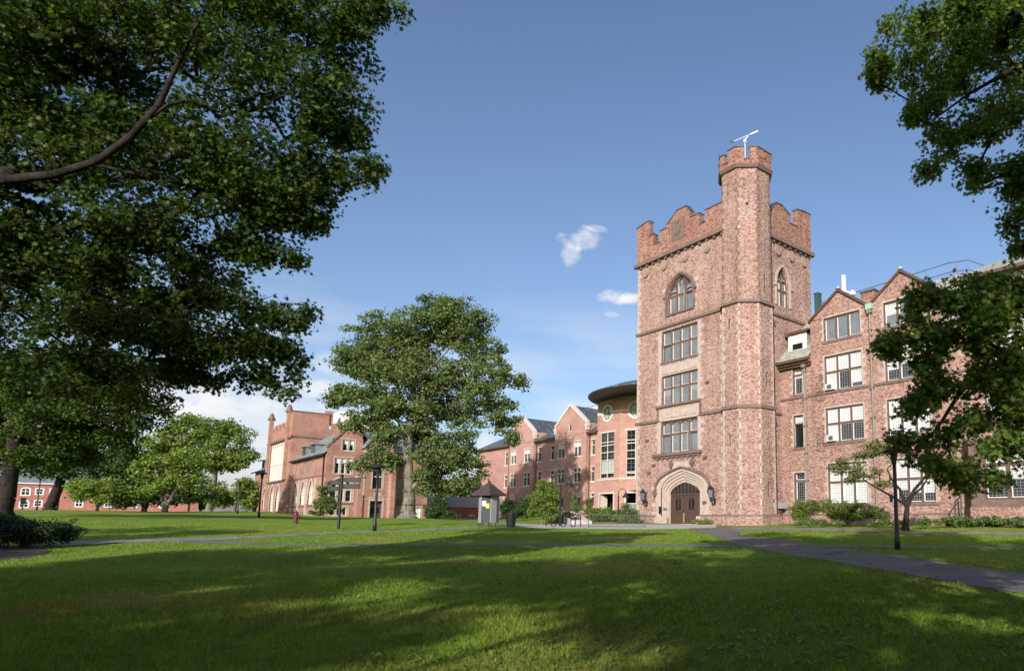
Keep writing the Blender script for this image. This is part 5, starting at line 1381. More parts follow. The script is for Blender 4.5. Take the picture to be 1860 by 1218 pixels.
m.tube([(XG - .8, YL - .12, 2), (XG - .8, YL - .12, 10.6)], .09, 6); m.tube([(XG + .12, 35.9, 2), (XG + .12, 35.9, 11.6)], .09, 6); m.build('gutter', M['iron'], lh)
for x, w_ in ((-112.5, 2.0), (-107.6, 2.4), (-139.5, 2.2)):
    z0 = 11.0 if x > -130 else 10.7
    m = MB(); m.box((x - w_ / 2, YL + .5, z0), (x + w_ / 2, YL + 3.0, z0 + 1.7)); d_ = m.build('dormer', M['slate_grey'], lh)
    m = MB(); m.box((x - w_ / 2 - .25, YL + .1, z0 + 1.7), (x + w_ / 2 + .25, YL + 4.2, z0 + 1.9)); m.build('dormer_roof', M['slate_grey'], d_)
    m = MB(); F_ = FY(YL + .48); F_.box(m, x - w_ / 2 + .2, x + w_ / 2 - .2, z0 + .35, z0 + 1.5, 0, .03); m.build('dormer_pane', M['glass_dark'], d_)
m = MB(); m.box((-122, 33, 15.1), (-116.5, 40, 19.6)); m.build('lift_overrun', M['white'], lh)

# ================================================================ LOW LINK BUILDING behind the oak
lk = thing('low_annex', 'low red brick annex with a dark hipped roof behind the old oak', 'building', (-112, 48, 2.0))
XK = -111.0
FK = FX(XK)
kh = [hole(50.2, 51.7, 1.9, 2.75), hole(53.0, 54.2, 1.9, 2.68)]
m = MB(); wall(m, FK, 38.0, 58.0, 1.0, 3.95, kh, dep=.2); m.build('wall', M['low_brick'], lk)
m = MB(); FK.box(m, 38, 57.6, 3.95, 4.12, -.1, .15); m.build('eaves_band', M['brick_trim'], lk)
m = MB(); m.add([(XK + .2, 38, 4.12), (XK + .2, 57.6, 4.12), (XK - 4, 57.0, 5.9), (XK - 4, 44.5, 5.9)], [(0, 1, 2, 3)]); m.add([(XK + .2, 38, 4.12), (XK - 4, 44.5, 5.9), (XK - 8, 38, 4.12)], [(0, 1, 2)]); m.build('roof', M['slate_grey'], lk)
m = MB(); m.box((XK - 4.5, 49.4, 5.5), (XK - 3.2, 51.0, 6.3)); m.build('roof_vent', M['white'], lk)
for h in kh: window(lk, FK, h, 2, (2.4,), dep=.12, mull='white', case='white', pane='glass_dark', lead=(1, 0), bar=.1, cw=.03)

# ================================================================ OLD BRICK DORMITORY at the far left
XD = -176.0
dm_ = thing('brick_dormitory', 'long low red brick dormitory with white windows beyond the far left lawn', 'building', (XD, 5, 3.5))
FD = FX(XD)
dw = []
for u in (-4.7, ): dw += [hole(u, u + 1.1, 6.4, 7.7, .4, 'round'), hole(u, u + 1.1, 4.1, 5.3, .4, 'round')]
for u in (-2.75, -.8, 3.0, 7.3, 11.3, 16.0): dw += [hole(u, u + .95, 6.6, 7.6 + (.5 if u > 1 else 0)), hole(u, u + .95, 4.35, 5.35 + (.3 if u > 1 else 0))]
dw += [hole(-8.6, -6.6, 4.75, 6.95, .7, 'round'), hole(-12, -10.5, 4.6, 6.9)]
m = MB(); wall(m, FD, -40, 22.5, 2.5, 8.5, dw, dep=.2); m.add([(XD, 22.5, 2.5), (XD - 12, 22.5, 2.5), (XD - 12, 22.5, 8.5), (XD, 22.5, 8.5)], [(0, 1, 2, 3)]); m.build('wall', M['dorm_brick'], dm_)
m = MB(); FD.box(m, -40.1, 22.6, 8.5, 8.72, -.2, .3); m.build('cornice', M['white'], dm_)
m = MB(); m.add([(XD + .3, -40, 8.72), (XD + .3, 22.8, 8.72), (XD - 6, 22.8, 11.2), (XD - 6, -40, 11.2)], [(0, 1, 2, 3)]); m.add([(XD + .3, 22.8, 8.72), (XD - 12, 22.8, 8.72), (XD - 6, 22.8, 11.2)], [(0, 1, 2)]); m.build('roof', M['slate_grey'], dm_)
for h in dw:
    m = MB(); ring(m, FD, h, 0, .16, -.05, .05, True)
    w = window(dm_, FD, h, 2 if h['u1'] - h['u0'] < 1.3 else 3, ((h['z0'] + h['z1']) / 2,), dep=.12, mull='white', case='white', pane='glass_dark', lead=(1, 0), bar=.08, cw=.03)
    m.build('casing', M['white'], w)
m = MB()
for u in (.35, 13.2, 20.8): m.tube([(XD + .1, u, 3), (XD + .1, u, 8.5)], .1, 6)
m.build('downpipe', M['iron'], dm_)

# ================================================================ GROUND
def axis(inner, step, outer):
    a = list(np.arange(0, inner + 1e-6, step)); s = step
    while a[-1] < outer: s *= 1.25; a.append(a[-1] + s)
    a = np.array(a); return np.concatenate([-a[:0:-1], a])
gx = axis(95, 1.0, 2600); gd = np.concatenate([-axis(40, 2.0, 2200)[axis(40, 2.0, 2200) > 0][::-1], np.arange(0, 150, .8)]); 
far = [150.0]; s = .8
while far[-1] < 2600: s *= 1.25; far.append(far[-1] + s)
gd = np.concatenate([gd, far])
R_, D_ = np.meshgrid(gx, gd)
X_ = D_ * FWD[0] + R_ * RGT[0]; Y_ = D_ * FWD[1] + R_ * RGT[1]; Z_ = H(X_, Y_)
Vg = np.stack([X_, Y_, Z_], -1).reshape(-1, 3); ny, nx_ = R_.shape
ii, jj = np.meshgrid(np.arange(ny - 1), np.arange(nx_ - 1), indexing='ij'); a = (ii * nx_ + jj).ravel()
gq = np.stack([a, a + 1, a + nx_ + 1, a + nx_], 1)
go = np_mesh('ground', Vg, gq.ravel(), np.arange(len(gq)) * 4, M['lawn'], None, True)
tag(go, 'mown green lawn rising gently towards the buildings', 'ground', None, 'structure')
PATHS = []
def strip(name, L, Rr, m, label, cat='path', lift=.022):
    """L, Rr: matching (px, D) edge points; a slab draped on the ground"""
    def dens(E):
        P = [G(p, d)[:2] for p, d in E]; return P
    A, B = dens(L), dens(Rr); V = []; rows = 0; nw = 6
    for i in range(len(A) - 1):
        n = max(2, int(max(np.linalg.norm(A[i + 1] - A[i]), np.linalg.norm(B[i + 1] - B[i])) / .45))
        for k in range(n + (i == len(A) - 2)):
            t = k / n; p, q = A[i] + (A[i + 1] - A[i]) * t, B[i] + (B[i + 1] - B[i]) * t
            wv = .05 * math.sin(rows * 1.3) 
            for w in range(nw + 1):
                c = p + (q - p) * (w / nw); 
                if w in (0, nw): c = c + (q - p) / (np.linalg.norm(q - p) + 1e-6) * wv * .6
                V.append((c[0], c[1], float(H(c[0], c[1])) + (lift if 0 < w < nw else lift * .6)))
            rows += 1
    fs = [(r * (nw + 1) + w, r * (nw + 1) + w + 1, (r + 1) * (nw + 1) + w + 1, (r + 1) * (nw + 1) + w) for r in range(rows - 1) for w in range(nw)]
    mb = MB(); mb.v = V; mb.f = fs
    # make faces point up
    a_, b_, c_ = (np.array(V[i]) for i in fs[0][:3])
    if np.cross(b_ - a_, c_ - a_)[2] < 0: mb.f = [f[::-1] for f in fs]
    o = mb.build(name, m, None, True)
    tag(o, label, cat, None, 'structure'); PATHS.append((A, B)); return o
strip('path', [(60, 27.2), (150, 27.6), (330, 28.6), (450, 30.8), (560, 34.0), (700, 37.4), (840, 40.0), (960, 45.0), (1010, 50)], [(60, 28.9), (150, 29.3), (330, 30.4), (450, 32.4), (560, 35.5), (700, 38.9), (840, 42.0), (950, 47.5), (985, 52)], M['asphalt_pale'], 'pale walk curving from the dark shrub to the entrance court')
strip('path', [(330, 28.5), (500, 27.2), (700, 27.0), (900, 27.2), (1100, 27.5), (1330, 27.6)], [(330, 30.0), (500, 28.4), (700, 28.2), (900, 28.4), (1100, 28.8), (1330, 29.3)], M['asphalt'], 'straight narrow asphalt walk crossing the lawn', lift=.018)
strip('path', [(1222, 51), (1290, 38), (1340, 28.5), (1450, 22.5), (1600, 17.6), (1750, 14.6), (1900, 12.6), (2100, 10.8)], [(1335, 51), (1345, 38), (1420, 32.5), (1560, 25.0), (1700, 20.8), (1860, 17.3), (2000, 15.3), (2200, 13.2)], M['asphalt'], 'wide grey asphalt walk running from the tower door to the right foreground', lift=.026)
strip('path', [(1400, 26.8), (1560, 27.0), (1700, 27.2), (1870, 27.4), (2000, 27.5)], [(1400, 28.2), (1560, 28.2), (1700, 28.3), (1870, 28.6), (2000, 28.8)], M['asphalt'], 'narrow asphalt walk behind the right lamp post', lift=.018)
strip('path', [(1290, 46), (1420, 43.5), (1560, 40.5), (1700, 38), (1880, 34.8), (1990, 34)], [(1290, 51), (1420, 48.0), (1560, 43.6), (1700, 40), (1880, 36.4), (1990, 35.6)], M['asphalt_pale'], 'pale walk in front of the stone hall')
strip('courtyard', [(960, 43.5), (1060, 43.5), (1180, 44), (1300, 47)], [(905, 56), (1010, 60), (1155, 59.0), (1300, 58.0)], M['concrete'], 'pale concrete court before the arched door', 'pavement', lift=.03)
strip('path', [(930, 44), (930, 50), (905, 58), (870, 66), (850, 75)], [(985, 45), (985, 52), (950, 58), (915, 66), (880, 76)], M['asphalt_pale'], 'pale walk leading past the notice kiosk to the brick hall')
strip('path', [(-200, 66), (0, 68), (100, 70)], [(-200, 70), (0, 72), (100, 73)], M['asphalt_pale'], 'pale road glimpsed at the far left before the dormitory', 'road')
strip('mulch_bed', [(-150, 19), (0, 20.5), (70, 22), (100, 23.5)], [(-150, 28), (0, 28), (60, 27), (110, 25)], M['mulch'], 'brown mulch bed under the dark yew', 'bed', lift=.03)
rngT = np.random.default_rng(77)
# bare worn patch near the left edge
# ================================================================ STREET FURNITURE
def lamp(px, D, h, label, sub=False):
    x, y, z = G(px, D)
    t = thing('street_lamp', label, 'lamp post', (x, y, z), 'dark lamp posts with dish tops on the lawn')
    m = MB(); m.lathe((x, y, z - .05), [(.11, 0), (.11, .5), (.085, .55), (.07, h * .55), (.06, h - .62)], 12); m.build('post', M['iron'], t, True)
    m = MB(); m.lathe((x, y, z + h - .66), [(.075, 0), (.10, .03), (.10, .1), (.16, .45), (.17, .52)], 14); m.build('lantern', M['iron'], t)
    m = MB(); m.lathe((x, y, z + h - .18), [(.20, 0), (.46, .0), (.47, .035), (.36, .1), (.17, .17), (.03, .2)], 20); m.build('dish', M['iron'], t, True)
    return t, x, y, z
lamp(686, 38, 3.85, 'slim black lamp post with a dish top between the finger post and the old oak')
t, x, y, z = lamp(1625, 26, 4.0, 'nearest black lamp post with a dish top, in front of the stone hall at right')
m = MB(); m.box((x - .2, y - .1, z + 1.85), (x - .08, y - .06, z + 2.15)); m.build('sign_plate', M['blue'], t)
lamp(476, 61, 4.2, 'black lamp post left of the hydrant in front of the gothic hall')
lamp(437, 82, 4.0, 'distant thin lamp post on the crest beside the left end of the gothic hall')
lamp(74, 85, 4.4, 'distant lamp post before the brick dormitory at far left')
def gooseneck(px, D, h, label, side):
    x, y, z = G(px, D)
    t = thing('street_lamp', label, 'lamp post', (x, y, z), 'gooseneck lamps before the brick hall')
    m = MB(); m.tube([(x, y, z), (x, y, z + h * .75)], [.08, .06], 8); pts = []
    for k in range(9):
        a = math.pi * k / 8; r = .34; pts.append((x + RGT[0] * (r - r * math.cos(a)) * side, y + RGT[1] * (r - r * math.cos(a)) * side, z + h * .75 + h * .1 + r * math.sin(a)))
    m.tube([(x, y, z + h * .75)] + pts, .035, 6); m.build('post', M['iron'], t)
    e = pts[-1]; m = MB(); m.lathe((e[0], e[1], e[2] - .5), [(.34, 0), (.30, .1), (.16, .3), (.1, .5), (.05, .62)], 12); m.build('shade', M['iron'], t)
gooseneck(1019, 52, 4.2, 'gooseneck lamp beside the small bright green tree', 1)
gooseneck(1124, 62, 3.4, 'gooseneck lamp left of the tower before the entrance drum', 1)
# finger post
x, y, z = G(621, 39.5)
t = thing('finger_post', 'black finger post with four sign arms on the lawn', 'signpost', (x, y, z))
m = MB(); m.tube([(x, y, z - .1), (x, y, z + 3.15)], .085, 10); m.lathe((x, y, z + 3.1), [(.11, 0), (.11, .08), (.03, .16)], 10); m.build('post', M['iron'], t)
FS = Frame((x, y, 0), (RGT[0], RGT[1]))
for u0, u1, z0, z1 in ((.1, 1.14, 2.78, 3.06), (.1, 1.12, 2.38, 2.68), (-.66, -.1, 2.62, 2.9), (-.8, -.1, 2.26, 2.52)):
    m = MB(); FS.box(m, u0, u1, z + z0, z + z1, -.025, .025); s = m.build('sign_arm', M['iron'], t)
    m = MB()
    for k, a in enumerate(np.arange(u0 + .12, u1 - .14, .09)):
        FS.box(m, a, a + (.055 if k % 3 else .03), z + z0 + .09, z + z1 - .09, .025, .029)
    m.build('lettering', M['lettering'], s)
# hydrant
x, y, z = G(543, 46)
t = thing('fire_hydrant', 'dark red fire hydrant on the lawn before the gothic hall', 'hydrant', (x, y, z))
m = MB(); m.lathe((x, y, z), [(.2, 0), (.2, .05), (.13, .08), (.13, .55), (.17, .58), (.17, .64)], 14); m.build('barrel', M['hydrant'], t, False)
m = MB(); m.lathe((x, y, z + .64), [(.16, 0), (.15, .08), (.09, .18), (.04, .2), (.04, .27)], 14); m.build('bonnet', M['hydrant'], t)
for s_ in (-1, 1):
    m = MB(); m.tube([(x + RGT[0] * .1 * s_, y + RGT[1] * .1 * s_, z + .48), (x + RGT[0] * .27 * s_, y + RGT[1] * .27 * s_, z + .48)], .075, 8); m.build('outlet', M['hydrant'], t)
# kiosk
x, y, z = G(889, 43)
t = thing('notice_kiosk', 'notice kiosk with brown pyramid roof and weathered grey side boards', 'kiosk', (x, y, z))
c0 = np.array([x, y])
KF = Frame((x, y, 0), (RGT[0], RGT[1]))
m = MB()
for a, w in ((.30, .95), ):
    F = KF
    for s_ in (-1, 1):
        p0 = F.P(s_ * .31, 0, .5); p1 = F.P(s_ * .56, 0, .12); p2 = F.P(s_ * .56, 0, -.42)
        for q0, q1 in ((p0, p1), (p1, p2)):
            d = np.array([q1[0] - q0[0], q1[1] - q0[1]]); n_ = np.array([d[1], -d[0]]) / np.linalg.norm(d) * .03
            P = [(q0[0] - n_[0], q0[1] - n_[1]), (q1[0] - n_[0], q1[1] - n_[1]), (q1[0] + n_[0], q1[1] + n_[1]), (q0[0] + n_[0], q0[1] + n_[1])]
            m.add([(a_, b_, z + .28) for a_, b_ in P] + [(a_, b_, z + 2.15) for a_, b_ in P], [(0,1,2,3)[::-1], (4,5,6,7), (0,1,5,4), (1,2,6,5), (2,3,7,6), (3,0,4,7)])
m.build('side_board', M['kiosk_panel'], t)
m = MB(); KF.box(m, -.31, .31, z + .34, z + 2.15, -.02, .42); bd = m.build('notice_board', M['kiosk_board'], t)
m = MB(); KF.box(m, -.27, -.03, z + 1.35, z + 1.68, .42, .43); m.build('white_notice', M['paper'], bd)
m = MB(); KF.box(m, -.02, .2, z + 1.2, z + 1.52, .431, .442); m.build('yellow_notice', M['paper_yellow'], bd)
m = MB(); m.lathe((x, y, z + 2.02), [(1.12, 0), (1.10, .1), (.06, .88), (.09, .9), (.09, 1.0)], 4, math.atan2(RGT[1], RGT[0]) + .35); m.build('roof', M['kiosk_roof'], t)
for u, d in ((-.54, .1), (-.33, .42), (-.18, .4), (.18, .4), (.33, .42), (.54, .1)):
    m = MB(); a = KF.P(u, z + .34, d); b = KF.P(u * 1.06, z - .05, d * 1.1); m.tube([a, b], .03, 6); m.build('leg', M['iron'], t)
# bin
x, y, z = G(931, 43)
t = thing('litter_bin', 'tall black litter bin beside the notice kiosk', 'bin', (x, y, z))
m = MB(); m.lathe((x, y, z), [(.26, 0), (.36, .85)], 16); m.build('body', M['iron'], t)
m = MB(); m.lathe((x, y, z + .85), [(.39, 0), (.39, .07), (.3, .12), (.27, .1), (.05, .08)], 16); m.build('lid', M['iron'], t)
# wave rack
xr, yr_, zr_ = G(1027, 48)
t = thing('bicycle_rack', 'black wave-shaped bicycle rack on the concrete court', 'bicycle rack', (xr, yr_, zr_))
m = MB(); ptsr = []
for k in range(4):
    c = -1.25 + k * .68
    for a in np.linspace(math.pi, 0, 9): ptsr.append((c + .17 + .17 * math.cos(a), .72 + .17 * math.sin(a)))
    if k < 3:
        for a in np.linspace(math.pi, 2 * math.pi, 7)[1:-1]: ptsr.append((c + .51 + .17 * math.cos(a), .2 + .16 * math.sin(a)))
ptsr = [(ptsr[0][0], -.1)] + ptsr + [(ptsr[-1][0], -.1)]
m.tube([(xr + RGT[0] * u + FWD[0] * u * .25, yr_ + RGT[1] * u + FWD[1] * u * .25, zr_ + zz) for u, zz in ptsr], .035, 8); m.build('tube', M['iron'], t)
# steel barrier railing
pa, pb = G(1071, 46.5), G(1172, 48)
t = thing('steel_barrier', 'low grey steel barrier railing at the edge of the court', 'railing', tuple(pa))
m = MB(); L = np.linalg.norm((pb - pa)[:2]); zz = lambda f: float(pa[2] + (pb[2] - pa[2]) * f)
for h in (.12, .92): m.tube([(pa[0], pa[1], pa[2] + h), (pb[0], pb[1], pb[2] + h)], .022, 6)
for f in np.linspace(0.03, .97, 34): p = pa + (pb - pa) * f; m.tube([(p[0], p[1], p[2] + .12), (p[0], p[1], p[2] + .92)], .009, 4)
m.build('bars', M['iron_grey'], t)
for f in (0, 1):
    p = pa + (pb - pa) * f; m = MB(); m.tube([(p[0], p[1], p[2] - .05), (p[0], p[1], p[2] + 1.0)], .035, 8); m.build('post', M['iron_grey'], t)
# entrance steps with pale cheek wall
A0, A1 = G(1070, 60), G(1037, 74)
t = thing('entrance_stairs', 'pale concrete steps with sloping side walls climbing to the brick hall', 'stairs', tuple(A0))
d = (A1 - A0); d[2] = 0; Ls = np.linalg.norm(d); d /= Ls; sd = -np.array([d[1], -d[0], 0])
m = MB(); n = 11; rise = (2.35 - A0[2]) / n
for k in range(n):
    a = A0 + d * (k * Ls / n); b = A0 + d * ((k + 1) * Ls / n); z1 = A0[2] + rise * (k + 1)
    P = [a, b, b + sd * 1.3, a + sd * 1.3]
    m.add([(p[0], p[1], .8) for p in P] + [(p[0], p[1], z1) for p in P], [(3,2,1,0), (4,5,6,7), (0,1,5,4), (1,2,6,5), (2,3,7,6), (3,0,4,7)])
m.build('steps', M['concrete'], t)
for o_ in (-.3, 1.3):
    m = MB(); P = [A0 + sd * o_, A1 + sd * o_, A1 + sd * (o_ + .3), A0 + sd * (o_ + .3)]; tops = [A0[2] + .3, 2.65, 2.65, A0[2] + .3]
    m.add([(p[0], p[1], .8) for p in P] + [(p[0], p[1], q) for p, q in zip(P, tops)], [(3,2,1,0), (4,5,6,7), (0,1,5,4), (1,2,6,5), (2,3,7,6), (3,0,4,7)]); m.build('cheek_wall', M['brick_trim'], t)
# black standpipe railing by the stone hall
x, y, z = -20.1, 45.2, 1.4
t = thing('hand_rail', 'dark green iron handrail post by the projecting stone bay', 'handrail', (x, y, z))
m = MB(); m.tube([(x, y, z), (x, y, z + 1.5)], .06, 8); m.tube([(x, y, z + 1.5), (x, y + 1.0, z + 1.9)], .05, 6); m.tube([(x, y + 1.0, z), (x, y + 1.0, z + 1.9)], .05, 6); m.build('rail', plain('dark_green_iron', (.02, .05, .05), .4), t)
# posts far left by the dormitory
x, y, z = G(48, 118)
t = thing('wayside_bell', 'small dark post-mounted box before the dormitory wall', 'box', (x, y, z))
m = MB(); m.tube([(x, y, z), (x, y, z + 2.0)], .12, 8); m.build('post', M['iron'], t)
m = MB(); m.box((x - .35, y - .35, z + 1.1), (x + .35, y + .35, z + 2.1)); m.box((x - .45, y - .45, z + 2.1), (x + .45, y + .45, z + 2.2)); m.build('box', M['iron'], t)
x, y, z = G(7, 112)
t = thing('park_bench', 'dark red bench at the left edge before the dormitory', 'bench', (x, y, z))
FB_ = Frame((x, y, 0), (RGT[0], RGT[1]))
m = MB()
for k in range(4): FB_.box(m, -1.1, 1.1, z + .45, z + .5, -.25 + k * .13, -.15 + k * .13)
m.build('seat', M['hydrant'], t)
m = MB()
for k in range(3): FB_.box(m, -1.1, 1.1, z + .6 + k * .15, z + .7 + k * .15, -.33, -.28)
m.build('backrest', M['hydrant'], t)
for u in (-1.0, 1.0):
    m = MB(); FB_.box(m, u - .04, u + .04, z - .05, z + .45, -.25, .2); FB_.box(m, u - .04, u + .04, z + .45, z + 1.05, -.33, -.27); m.build('leg', M['iron'], t)
# ================================================================ TREES
def trunk_px(pts, D): return plimb(pts, D)
# --- the old oak in front of the gothic hall
D = 75
base = G(745, D)
L0 = [(base[0], base[1], base[2] - .2, 1.4), (base[0], base[1], base[2] + .25, 1.02), (base[0], base[1], base[2] + .7, .82), (*at(744, 905, D), .66), (*at(743, 880, D), .57), (*at(742, 840, D), .52), (*at(742, 800, D), .49), (*at(746, 760, D), .40), (*at(752, 700, D), .30), (*at(765, 640, D), .2), (*at(790, 580, D), .09)]
LL = [L0,
 plimb([(742, 800, 0, .35), (728, 768, -.4, .25), (700, 742, -1.2, .18), (665, 722, -2, .09), (635, 718, -2.5, .03)], D),
 plimb([(744, 775, 0, .28), (765, 762, .5, .2), (800, 735, 1.5, .16), (850, 715, 2.2, .12), (905, 700, 3, .05)], D),
 plimb([(742, 830, 0, .26), (752, 815, 1.5, .18), (790, 800, 3.2, .12), (840, 790, 4.0, .05)], D),
 plimb([(745, 890, 0, .3), (760, 875, 0, .24), (771, 850, .1, .2), (790, 838, 1, .14), (820, 835, 1.5, .06)], D),
 plimb([(742, 845, 0, .16), (725, 838, -1, .1), (690, 835, -1.5, .05)], D),
 plimb([(746, 760, 0, .24), (722, 700, 1, .17), (700, 640, 1.5, .1), (690, 600, 1.5, .05)], D),
 plimb([(752, 700, 0, .2), (800, 650, -1.5, .10), (840, 610, -2, .05)], D)]
bl = [(810, 582, 62, 42), (850, 600, 48, 45), (795, 560, 38, 22), (720, 608, 66, 40), (668, 640, 45, 38), (640, 655, 32, 22), (700, 670, 60, 32), (650, 718, 46, 20), (612, 725, 22, 12), (760, 690, 75, 40), (865, 675, 52, 38), (915, 690, 34, 20), (890, 725, 48, 28), (905, 765, 30, 20, 1), (925, 795, 12, 16, 1), (700, 745, 50, 22, -1), (640, 762, 30, 14, -1), (650, 775, 18, 12, -1), (800, 745, 62, 34, 1.5), (830, 800, 45, 28, 2), (850, 845, 30, 24, 2), (795, 845, 48, 30, 1), (800, 880, 40, 20, 1.5), (848, 880, 22, 18, 2), (775, 870, 30, 22, 1), (830, 825, 40, 26, 1), (715, 795, 26, 18, -1), (700, 775, 40, 16, -1), (718, 838, 26, 16, -1), (765, 790, 26, 24, 1.5), (770, 830, 22, 22, 1.2), (695, 828, 32, 20, -1), (662, 848, 16, 12, -1), (880, 640, 30, 35), (760, 630, 40, 36)]
tree('old_oak', 'big spreading old oak with a pale flared trunk in front of the gothic hall', 'tree', base, LL, pblobs(bl, D, 1.15), 2900, 38, .26, 'tuft', M['oak_leaf'], M['bark'], 11, spread=.55, squash=.55, shell=.45, fam=4, fam_r=1.7, fam_sq=.6)

# --- big dark oak whose trunk stands at the left edge
D = 45
base = G(12, D)
L0 = [(base[0], base[1], base[2] - .3, .8), (base[0], base[1], base[2] + .6, .52), (*at(16, 880, D), .46), (*at(22, 830, D), .43), (*at(32, 760, D), .4), (*at(60, 680, D), .36), (*at(75, 640, D), .2)]
LL = [L0, plimb([(36, 760, 0, .3), (90, 720, -1, .2), (160, 690, -2, .12), (230, 680, -2, .05)], D), plimb([(30, 800, 0, .25), (-40, 740, 1, .2), (-110, 690, 1, .1)], D),
      plimb([(60, 680, 0, .2), (20, 660, -2, .12), (-20, 640, -3, .06)], D), plimb([(45, 740, 0, .2), (110, 770, 2, .14), (170, 780, 3, .05)], D)]
bl = [(-60, 690, 110, 60), (150, 680, 105, 50), (60, 700, 120, 55), (200, 700, 75, 60, -2), (110, 760, 95, 48), (190, 770, 70, 40, 2), (40, 790, 70, 36, 2), (-30, 810, 60, 50), (75, 845, 40, 14, 3), (150, 835, 40, 14, 3), (250, 740, 45, 45, -1), (120, 800, 80, 22, 1), (215, 805, 45, 24, 1), (70, 830, 40, 18, -2), (-80, 740, 70, 60), (270, 690, 35, 35)]
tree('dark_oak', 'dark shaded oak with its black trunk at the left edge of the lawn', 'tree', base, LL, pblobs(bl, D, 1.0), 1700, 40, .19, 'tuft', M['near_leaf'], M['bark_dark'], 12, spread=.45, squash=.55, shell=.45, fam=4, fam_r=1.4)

# --- near oak overhead at the left: trunk out of frame
D = 11
bx, by = FWD[:2] * 10 + RGT[:2] * (-15.8)
base = np.array([bx, by, float(H(bx, by))])
fork = (*at(-330, 470, 10.6), .36)
L0 = [(bx, by, base[2] - .2, .7), (bx, by, base[2] + .6, .5), (bx + .1, by + .1, base[2] + 2.6, .42), fork[:3] + (.38,), (*at(-300, 250, 11), .3), (*at(-230, 20, 11.3), .2), (*at(-180, -150, 11.6), .1)]
LL = [L0,
 plimb([(-330, 470, -0.36, 0.182), (-150, 370, 0.00, 0.134), (0, 328, 0.00, 0.080), (100, 318, 0.00, 0.068), (175, 292, 0.00, 0.061), (235, 250, 0.00, 0.056), (290, 195, 0.00, 0.050), (318, 130, 0.00, 0.038), (345, 70, 0.00, 0.030), (372, 20, 0.00, 0.024), (380, -80, 0.00, 0.014)], 10.3),
 plimb([(270, 215, 0.00, 0.033), (310, 190, 0.00, 0.024), (350, 182, 0.22, 0.017), (430, 215, 0.44, 0.014), (520, 240, 0.58, 0.009)], 10.3),
 plimb([(-250, 130, 0.36, 0.122), (-60, 80, 0.36, 0.066), (80, 70, 0.00, 0.047), (180, 40, -0.29, 0.040), (260, -20, -0.58, 0.024), (400, -60, -0.73, 0.014)], 11.0),
 plimb([(60, 322, 0.00, 0.038), (180, 300, 0.58, 0.029), (300, 330, 1.02, 0.024), (430, 360, 1.46, 0.017), (540, 390, 1.61, 0.009)], 10.3),
 plimb([(-150, 370, 0.00, 0.085), (0, 450, 1.09, 0.052), (120, 520, 1.46, 0.038), (280, 560, 1.90, 0.029), (420, 600, 2.19, 0.019), (500, 640, 2.19, 0.009)], 10.7),
 plimb([(-100, 400, 0.58, 0.047), (20, 560, 2.19, 0.033), (140, 640, 2.63, 0.024), (300, 680, 2.92, 0.014)], 10.7)]
bl = [(90, 90, 190, 110, 0.0), (330, 60, 150, 85, 0.0), (540, 45, 105, 60, 0.44), (665, 18, 60, 34, 0.73), (640, 55, 30, 20, 0.73), (500, 165, 120, 70, 0.29), (590, 200, 75, 45, 0.58), (640, 240, 50, 35, 0.73), (655, 310, 28, 24, 0.73), (300, 280, 150, 80, 0.73), (90, 260, 150, 90, 0.73), (470, 300, 110, 55, 0.58), (590, 300, 65, 38, 0.73), (530, 385, 50, 32, 0.88), (440, 370, 85, 45, 0.73), (545, 345, 50, 26, 0.73), (200, 430, 150, 75, 0.88), (400, 430, 85, 34, 1.09), (490, 470, 38, 20, 1.17), (60, 500, 130, 90, 1.09), (330, 520, 110, 45, 1.46), (470, 560, 70, 28, 1.75), (530, 590, 40, 20, 1.9), (240, 600, 130, 60, 1.46), (400, 620, 90, 38, 1.75), (510, 640, 50, 18, 2.04), (510, 690, 38, 22, 2.19), (520, 720, 22, 16, 2.19), (350, 680, 60, 24, 2.19), (420, 685, 50, 20, 2.34), (160, 680, 100, 50, 2.19), (-150, 120, 170, 140, 0.0), (-180, 380, 150, 140, 0.0), (-250, -150, 220, 160, 0.0), (-120, 560, 120, 90, 1.46), (120, -60, 200, 50, 0), (420, -40, 170, 35, 0)]
tree('near_oak', 'nearest oak reaching in from the left edge with long dark limbs over the lawn', 'tree', base, LL, pblobs(bl, D, 1.3), 6800, 24, .10, 'lobed', M['near_leaf'], M['bark_dark'], 13, spread=.16, squash=.85, fam_sq=.85, shell=.5, rmin=.004, pipe=.008, fam=5, fam_r=.56)

